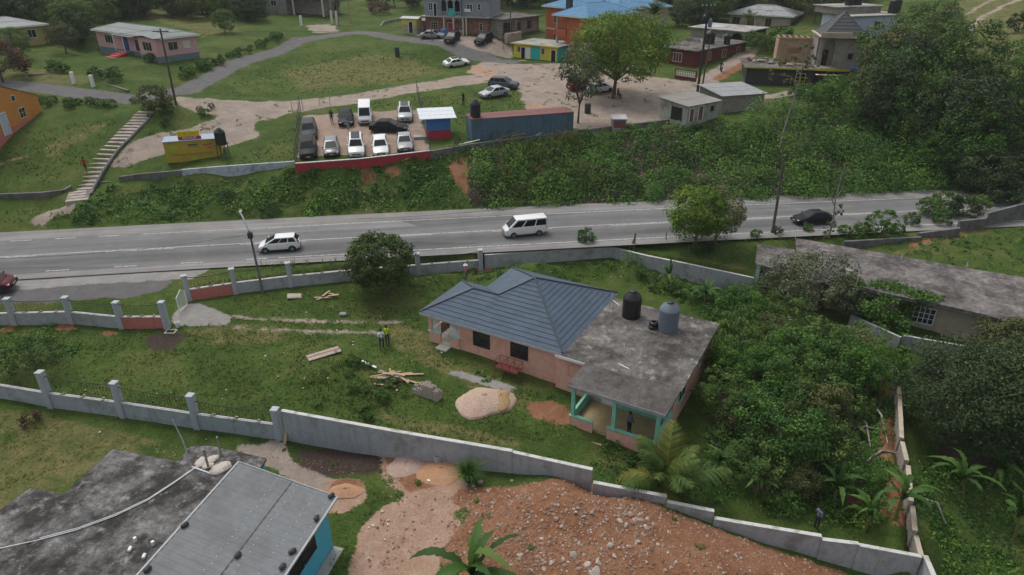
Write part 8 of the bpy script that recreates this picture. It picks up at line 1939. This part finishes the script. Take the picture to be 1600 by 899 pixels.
# carpets of leaves on the bank and in the wild corners
def sample(poly, n, g):
    P = np.array([(q[0],q[1]) for q in poly]); x = g.uniform(P[:,0].min(),P[:,0].max(),n*4); y = g.uniform(P[:,1].min(),P[:,1].max(),n*4); ok = inpoly(x,y,poly); return x[ok][:n], y[ok][:n]
def carpet(name, parts, mat, seed, leaf=(.16,.34), asp=.6, redcut=.35, palecut=.5, gap=-.62):
    g = np.random.default_rng(seed); PP, NN, SS, TT = [], [], [], []
    for poly, dens, rr, hh, per in parts:
        P = np.array([(q[0],q[1]) for q in poly]); area = abs(np.dot(P[:,0],np.roll(P[:,1],1))-np.dot(P[:,1],np.roll(P[:,0],1)))/2
        x, y = sample(poly, int(area*dens), g)
        patch = np.sin(x*.55+2*np.sin(y*.4))*np.cos(y*.7+1.5*np.sin(x*.3))
        ok = (mask_at('red',x,y) < redcut) & (mask_at('pale',x,y) < palecut) & (np.abs(y-(63.88+.1315*x-.00022*x*x)) > 5.6)
        gapn = np.sin(x*1.9+3*np.sin(y*.9))*np.cos(y*2.3+2*np.sin(x*1.1)); ok &= gapn > gap
        x, y, patch = x[ok], y[ok], patch[ok]; n = len(x)
        if n == 0: continue
        r_ = g.uniform(*rr,n); h_ = g.uniform(*hh,n)*(1+.35*patch); ct = np.clip(g.normal(.46,.2,n)+.2*patch,0,1)
        k = np.repeat(np.arange(n),per); m = len(k); a_ = g.random(m)*6.283; q = g.random(m)**.5
        dx, dy = np.cos(a_)*q*r_[k], np.sin(a_)*q*r_[k]; X, Y = x[k]+dx, y[k]+dy
        Z = gzv(X,Y)+h_[k]*(1-.75*q*q)*g.uniform(.35,1.0,m)
        PP.append(np.stack([X,Y,Z],-1)); NN.append(np.stack([np.cos(a_)*q*.8,np.sin(a_)*q*.8-.25,np.full(m,.9)],-1)+g.normal(size=(m,3))*.5); SS.append(g.uniform(*leaf,m)); TT.append(np.clip(ct[k]+g.normal(0,.14,m),0,1))
    return tag(link(name, leaf_mesh(name, np.concatenate(PP), np.concatenate(NN), np.concatenate(SS), asp, np.concatenate(TT), LM[mat])), kind='stuff')
bankL = G((70,348),(160,298),(300,282),(460,268),(672,250),(740,236),(740,322),(400,338))
bankR = G((735,236),(895,217),(1050,198),(1190,192),(1300,176),(1390,165),(1500,160),(1640,160),(1640,288),(1490,297),(1250,308),(1000,317),(735,326))
bankW = G((1120,196),(1190,188),(1240,158),(1300,150),(1390,135),(1500,160),(1640,175),(1640,292),(1490,299),(1250,309),(1130,314))
carpet('bank_creeper', [(bankL, 2.2, (.35,.8), (.20,.62), 26), (bankL, .12, (.9,1.6), (.7,1.3), 190), (bankR, 2.4, (.5,1.15), (.45,1.25), 34), (bankR, .10, (1.2,2.2), (1.3,2.3), 300), (bankW, .12, (1.3,2.6), (1.8,3.6), 360)], 'creeper', 31)
wild = G((975,408),(1060,442),(1178,474),(1250,490),(1335,540),(1395,575),(1405,640),(1420,830),(1290,828),(1120,790),(1045,770),(930,745),(935,700),(1085,695),(1128,545),(1110,500),(1010,450))
wild2 = G((1445,700),(1700,640),(1700,960),(1480,960),(1440,800)); behind = G((610,440),(750,425),(955,405),(1010,425),(960,450),(830,425),(700,440),(640,450))
carpet('undergrowth', [(wild, 3.0, (.3,.7), (.18,.6), 26), (wild, .10, (.7,1.3), (.7,1.5), 260), (wild2, .08, (.7,1.2), (.6,1.3), 220), (wild2, 3.2, (.3,.7), (.15,.5), 24), (behind, 2.2, (.2,.45), (.12,.35), 18), (G((30,515),(110,508),(130,545),(60,580),(-40,570),(-40,520)), 2.6, (.3,.6), (.15,.45), 20), (G((660,560),(780,590),(870,620),(905,665),(880,650),(830,625),(760,604),(680,572)), 2.2, (.15,.3), (.12,.3), 14), (G((690,690),(900,735),(925,728),(900,690),(940,700),(930,745),(700,710)), 2.2, (.2,.4), (.12,.35), 16), (G((1350,380),(1500,366),(1700,340),(1700,440),(1500,420)), 1.8, (.25,.5), (.10,.28), 18)], 'creeper', 33, (.10,.24), redcut=.5)
carpet('weeds', [(POLY['pale'][0], .10, (.2,.5), (.08,.25), 22), (POLY['pale'][1], .14, (.2,.5), (.08,.25), 22), (G((200,195),(340,170),(350,200),(240,215)), .8, (.2,.5), (.1,.4), 22), (G((735,222),(895,210),(895,205),(735,215)), .7, (.2,.45), (.2,.6), 30), (G((440,690),(560,720),(720,750),(700,770),(560,745),(430,710)), .5, (.15,.35), (.06,.2), 18), (POLY['red'][0], .05, (.15,.35), (.08,.25), 24)], 'mid', 35, (.08,.2), redcut=2, palecut=2)
# grass: tufts of blades over every lawn, taller on the verges
def lawn(name, parts, seed, dk=.5):
    g = np.random.default_rng(seed); X, Y, L_, W_, T_, LE = [], [], [], [], [], []
    for poly, dens, hh, wid, ti in parts:
        P = np.array([(q[0],q[1]) for q in poly]); area = abs(np.dot(P[:,0],np.roll(P[:,1],1))-np.dot(P[:,1],np.roll(P[:,0],1)))/2
        x, y = sample(poly, int(area*dens), g); ok = (mask_at('red',x,y) < .4) & (mask_at('pale',x,y) < .35) & (mask_at('asph',x,y) < .3) & (mask_at('conc',x,y) < .3) & (mask_at('dark',x,y) < dk) & (mask_at('sand',x,y) < .35) & (np.abs(y-(63.88+.1315*x-.00022*x*x)-.5) > 5.7)
        x, y = x[ok], y[ok]; patch = np.sin(x*.6+1.3*np.sin(y*.5))*np.cos(y*.8+1.7*np.sin(x*.35)); keep = g.random(len(x)) < .65+.35*patch; x, y, patch = x[keep], y[keep], patch[keep]
        k = np.repeat(np.arange(len(x)),4); m = len(k); X.append(x[k]+g.normal(0,.06,m)); Y.append(y[k]+g.normal(0,.06,m)); L_.append(g.uniform(*hh,m)*(1+.3*patch[k])); W_.append(np.full(m,wid)); T_.append(np.clip(ti+.14*patch[k]+g.normal(0,.16,m),0,1)); LE.append(g.uniform(.1,.8,m))
    x, y = np.concatenate(X), np.concatenate(Y)
    return tag(link(name, blades(name, x, y, gzv(x,y)-.02, np.concatenate(L_), np.concatenate(W_), np.concatenate(LE), np.concatenate(T_))), kind='stuff')
yard = G((-60,520),(120,512),(300,500),(370,462),(560,445),(750,425),(760,440),(660,480),(660,540),(900,640),(900,690),(800,690),(440,680),(190,648),(-60,606))
lawn('grass', [(yard, 16, (.08,.22), .045, .48), (G((-60,640),(260,690),(300,700),(170,705),(-60,790)), 14, (.06,.15), .04, .60), (G((520,700+60),(640,770),(560,850),(545,940),(480,940),(530,850)), 16, (.08,.2), .045, .42),
  (G((330,150),(430,95),(520,75),(640,80),(720,105),(640,125),(560,140),(440,152)), 3.2, (.08,.22), .07, .5), (G((-60,190),(70,205),(200,175),(120,280),(100,292),(-60,292)), 4, (.08,.25), .07, .5), (G((350,260),(460,200),(462,258),(400,262)), 6, (.1,.25), .06, .5), (G((480,182),(640,150),(810,140),(815,165),(740,190),(735,215),(715,222),(712,190),(655,168)), 4, (.1,.25), .07, .48),
  (G((960,390),(1180,382),(1180,420),(1060,398)), 12, (.08,.22), .05, .5), (G((-60,326),(100,322),(80,345),(-60,350)), 8, (.1,.3), .06, .52)], 41)
verge = G((395,410),(750,391),(1000,379),(1210,367),(1340,357),(1340,372),(1190,381),(960,386),(755,399),(455,428),(400,424)); foot = G((60,356),(400,341),(800,325),(1250,310),(1490,299),(1490,292),(1250,302),(800,316),(400,330),(90,345))
lawn('tall_grass', [(verge, 9, (.3,.75), .05, .62), (foot, 5, (.25,.6), .06, .5), (G((780,225),(900,215),(930,300),(780,315)), 7, (.8,1.7), .07, .6), (G((470,590),(560,560),(640,620),(640,660),(480,650)), 10, (.2,.5), .05, .45), (G((300,445),(455,432),(455,444),(372,450),(310,452)), 8, (.2,.5), .05, .6)], 43, 2)
# ================================================================== light and camera
hm = bpy.data.materials.new('haze_air'); hm.use_nodes = True; hnt = hm.node_tree; hnt.nodes.remove(hnt.nodes['Principled BSDF'])
pv = hnt.nodes.new('ShaderNodeVolumePrincipled'); pv.inputs['Color'].default_value = (.86,.90,.95,1); pv.inputs['Density'].default_value = .00020; pv.inputs['Anisotropy'].default_value = .1
hnt.links.new(pv.outputs[0], hnt.nodes['Material Output'].inputs['Volume'])
tag(MB().box(-1100,1100,-80,960,-14,110).build('haze', hm), kind='stuff')
w = bpy.data.worlds.new('World'); S.world = w; w.use_nodes = True; nt = w.node_tree
bg = nt.nodes['Background']; sk = nt.nodes.new('ShaderNodeTexSky'); sk.sky_type = 'NISHITA'; sk.sun_disc = False
SUN_EL, SUN_AZ = R(62), R(-40)      # azimuth measured from +Y towards +X
sk.sun_elevation = SUN_EL; sk.sun_rotation = SUN_AZ; sk.altitude = 300; sk.air_density = 1.6; sk.dust_density = 6.0; sk.ozone_density = 1.0
hs_n = nt.nodes.new('ShaderNodeHueSaturation'); hs_n.inputs['Saturation'].default_value = .35
nt.links.new(sk.outputs[0], hs_n.inputs['Color']); nt.links.new(hs_n.outputs[0], bg.inputs['Color']); bg.inputs['Strength'].default_value = .14
sl = bpy.data.lights.new('sun', 'SUN'); sl.energy = 1.15; sl.angle = R(20); sl.color = (1.0, .97, .93)
so = bpy.data.objects.new('sun', sl); C.objects.link(so)
dv_ = Vector((math.sin(SUN_AZ)*math.cos(SUN_EL), math.cos(SUN_AZ)*math.cos(SUN_EL), math.sin(SUN_EL)))
so.location = dv_*120; so.rotation_euler = dv_.to_track_quat('Z', 'Y').to_euler()
cd = bpy.data.cameras.new('camera'); co = bpy.data.objects.new('camera', cd); C.objects.link(co); S.camera = co
cd.sensor_width = 36; cd.lens = 36*FPX/1600; cd.clip_end = 3000; cd.clip_start = .5
co.location = (0, 0, CAMZ); co.rotation_euler = (math.pi/2-PITCH, 0, 0)
vs_ = S.view_settings; vs_.view_transform = 'Standard'; vs_.look = 'None'; vs_.gamma = 1; vs_.use_curve_mapping = False; vs_.exposure = 0.13
S.cycles.max_bounces = 5; S.cycles.diffuse_bounces = 3; S.cycles.glossy_bounces = 2; S.cycles.transparent_max_bounces = 6; S.cycles.caustics_reflective = False; S.cycles.caustics_refractive = False
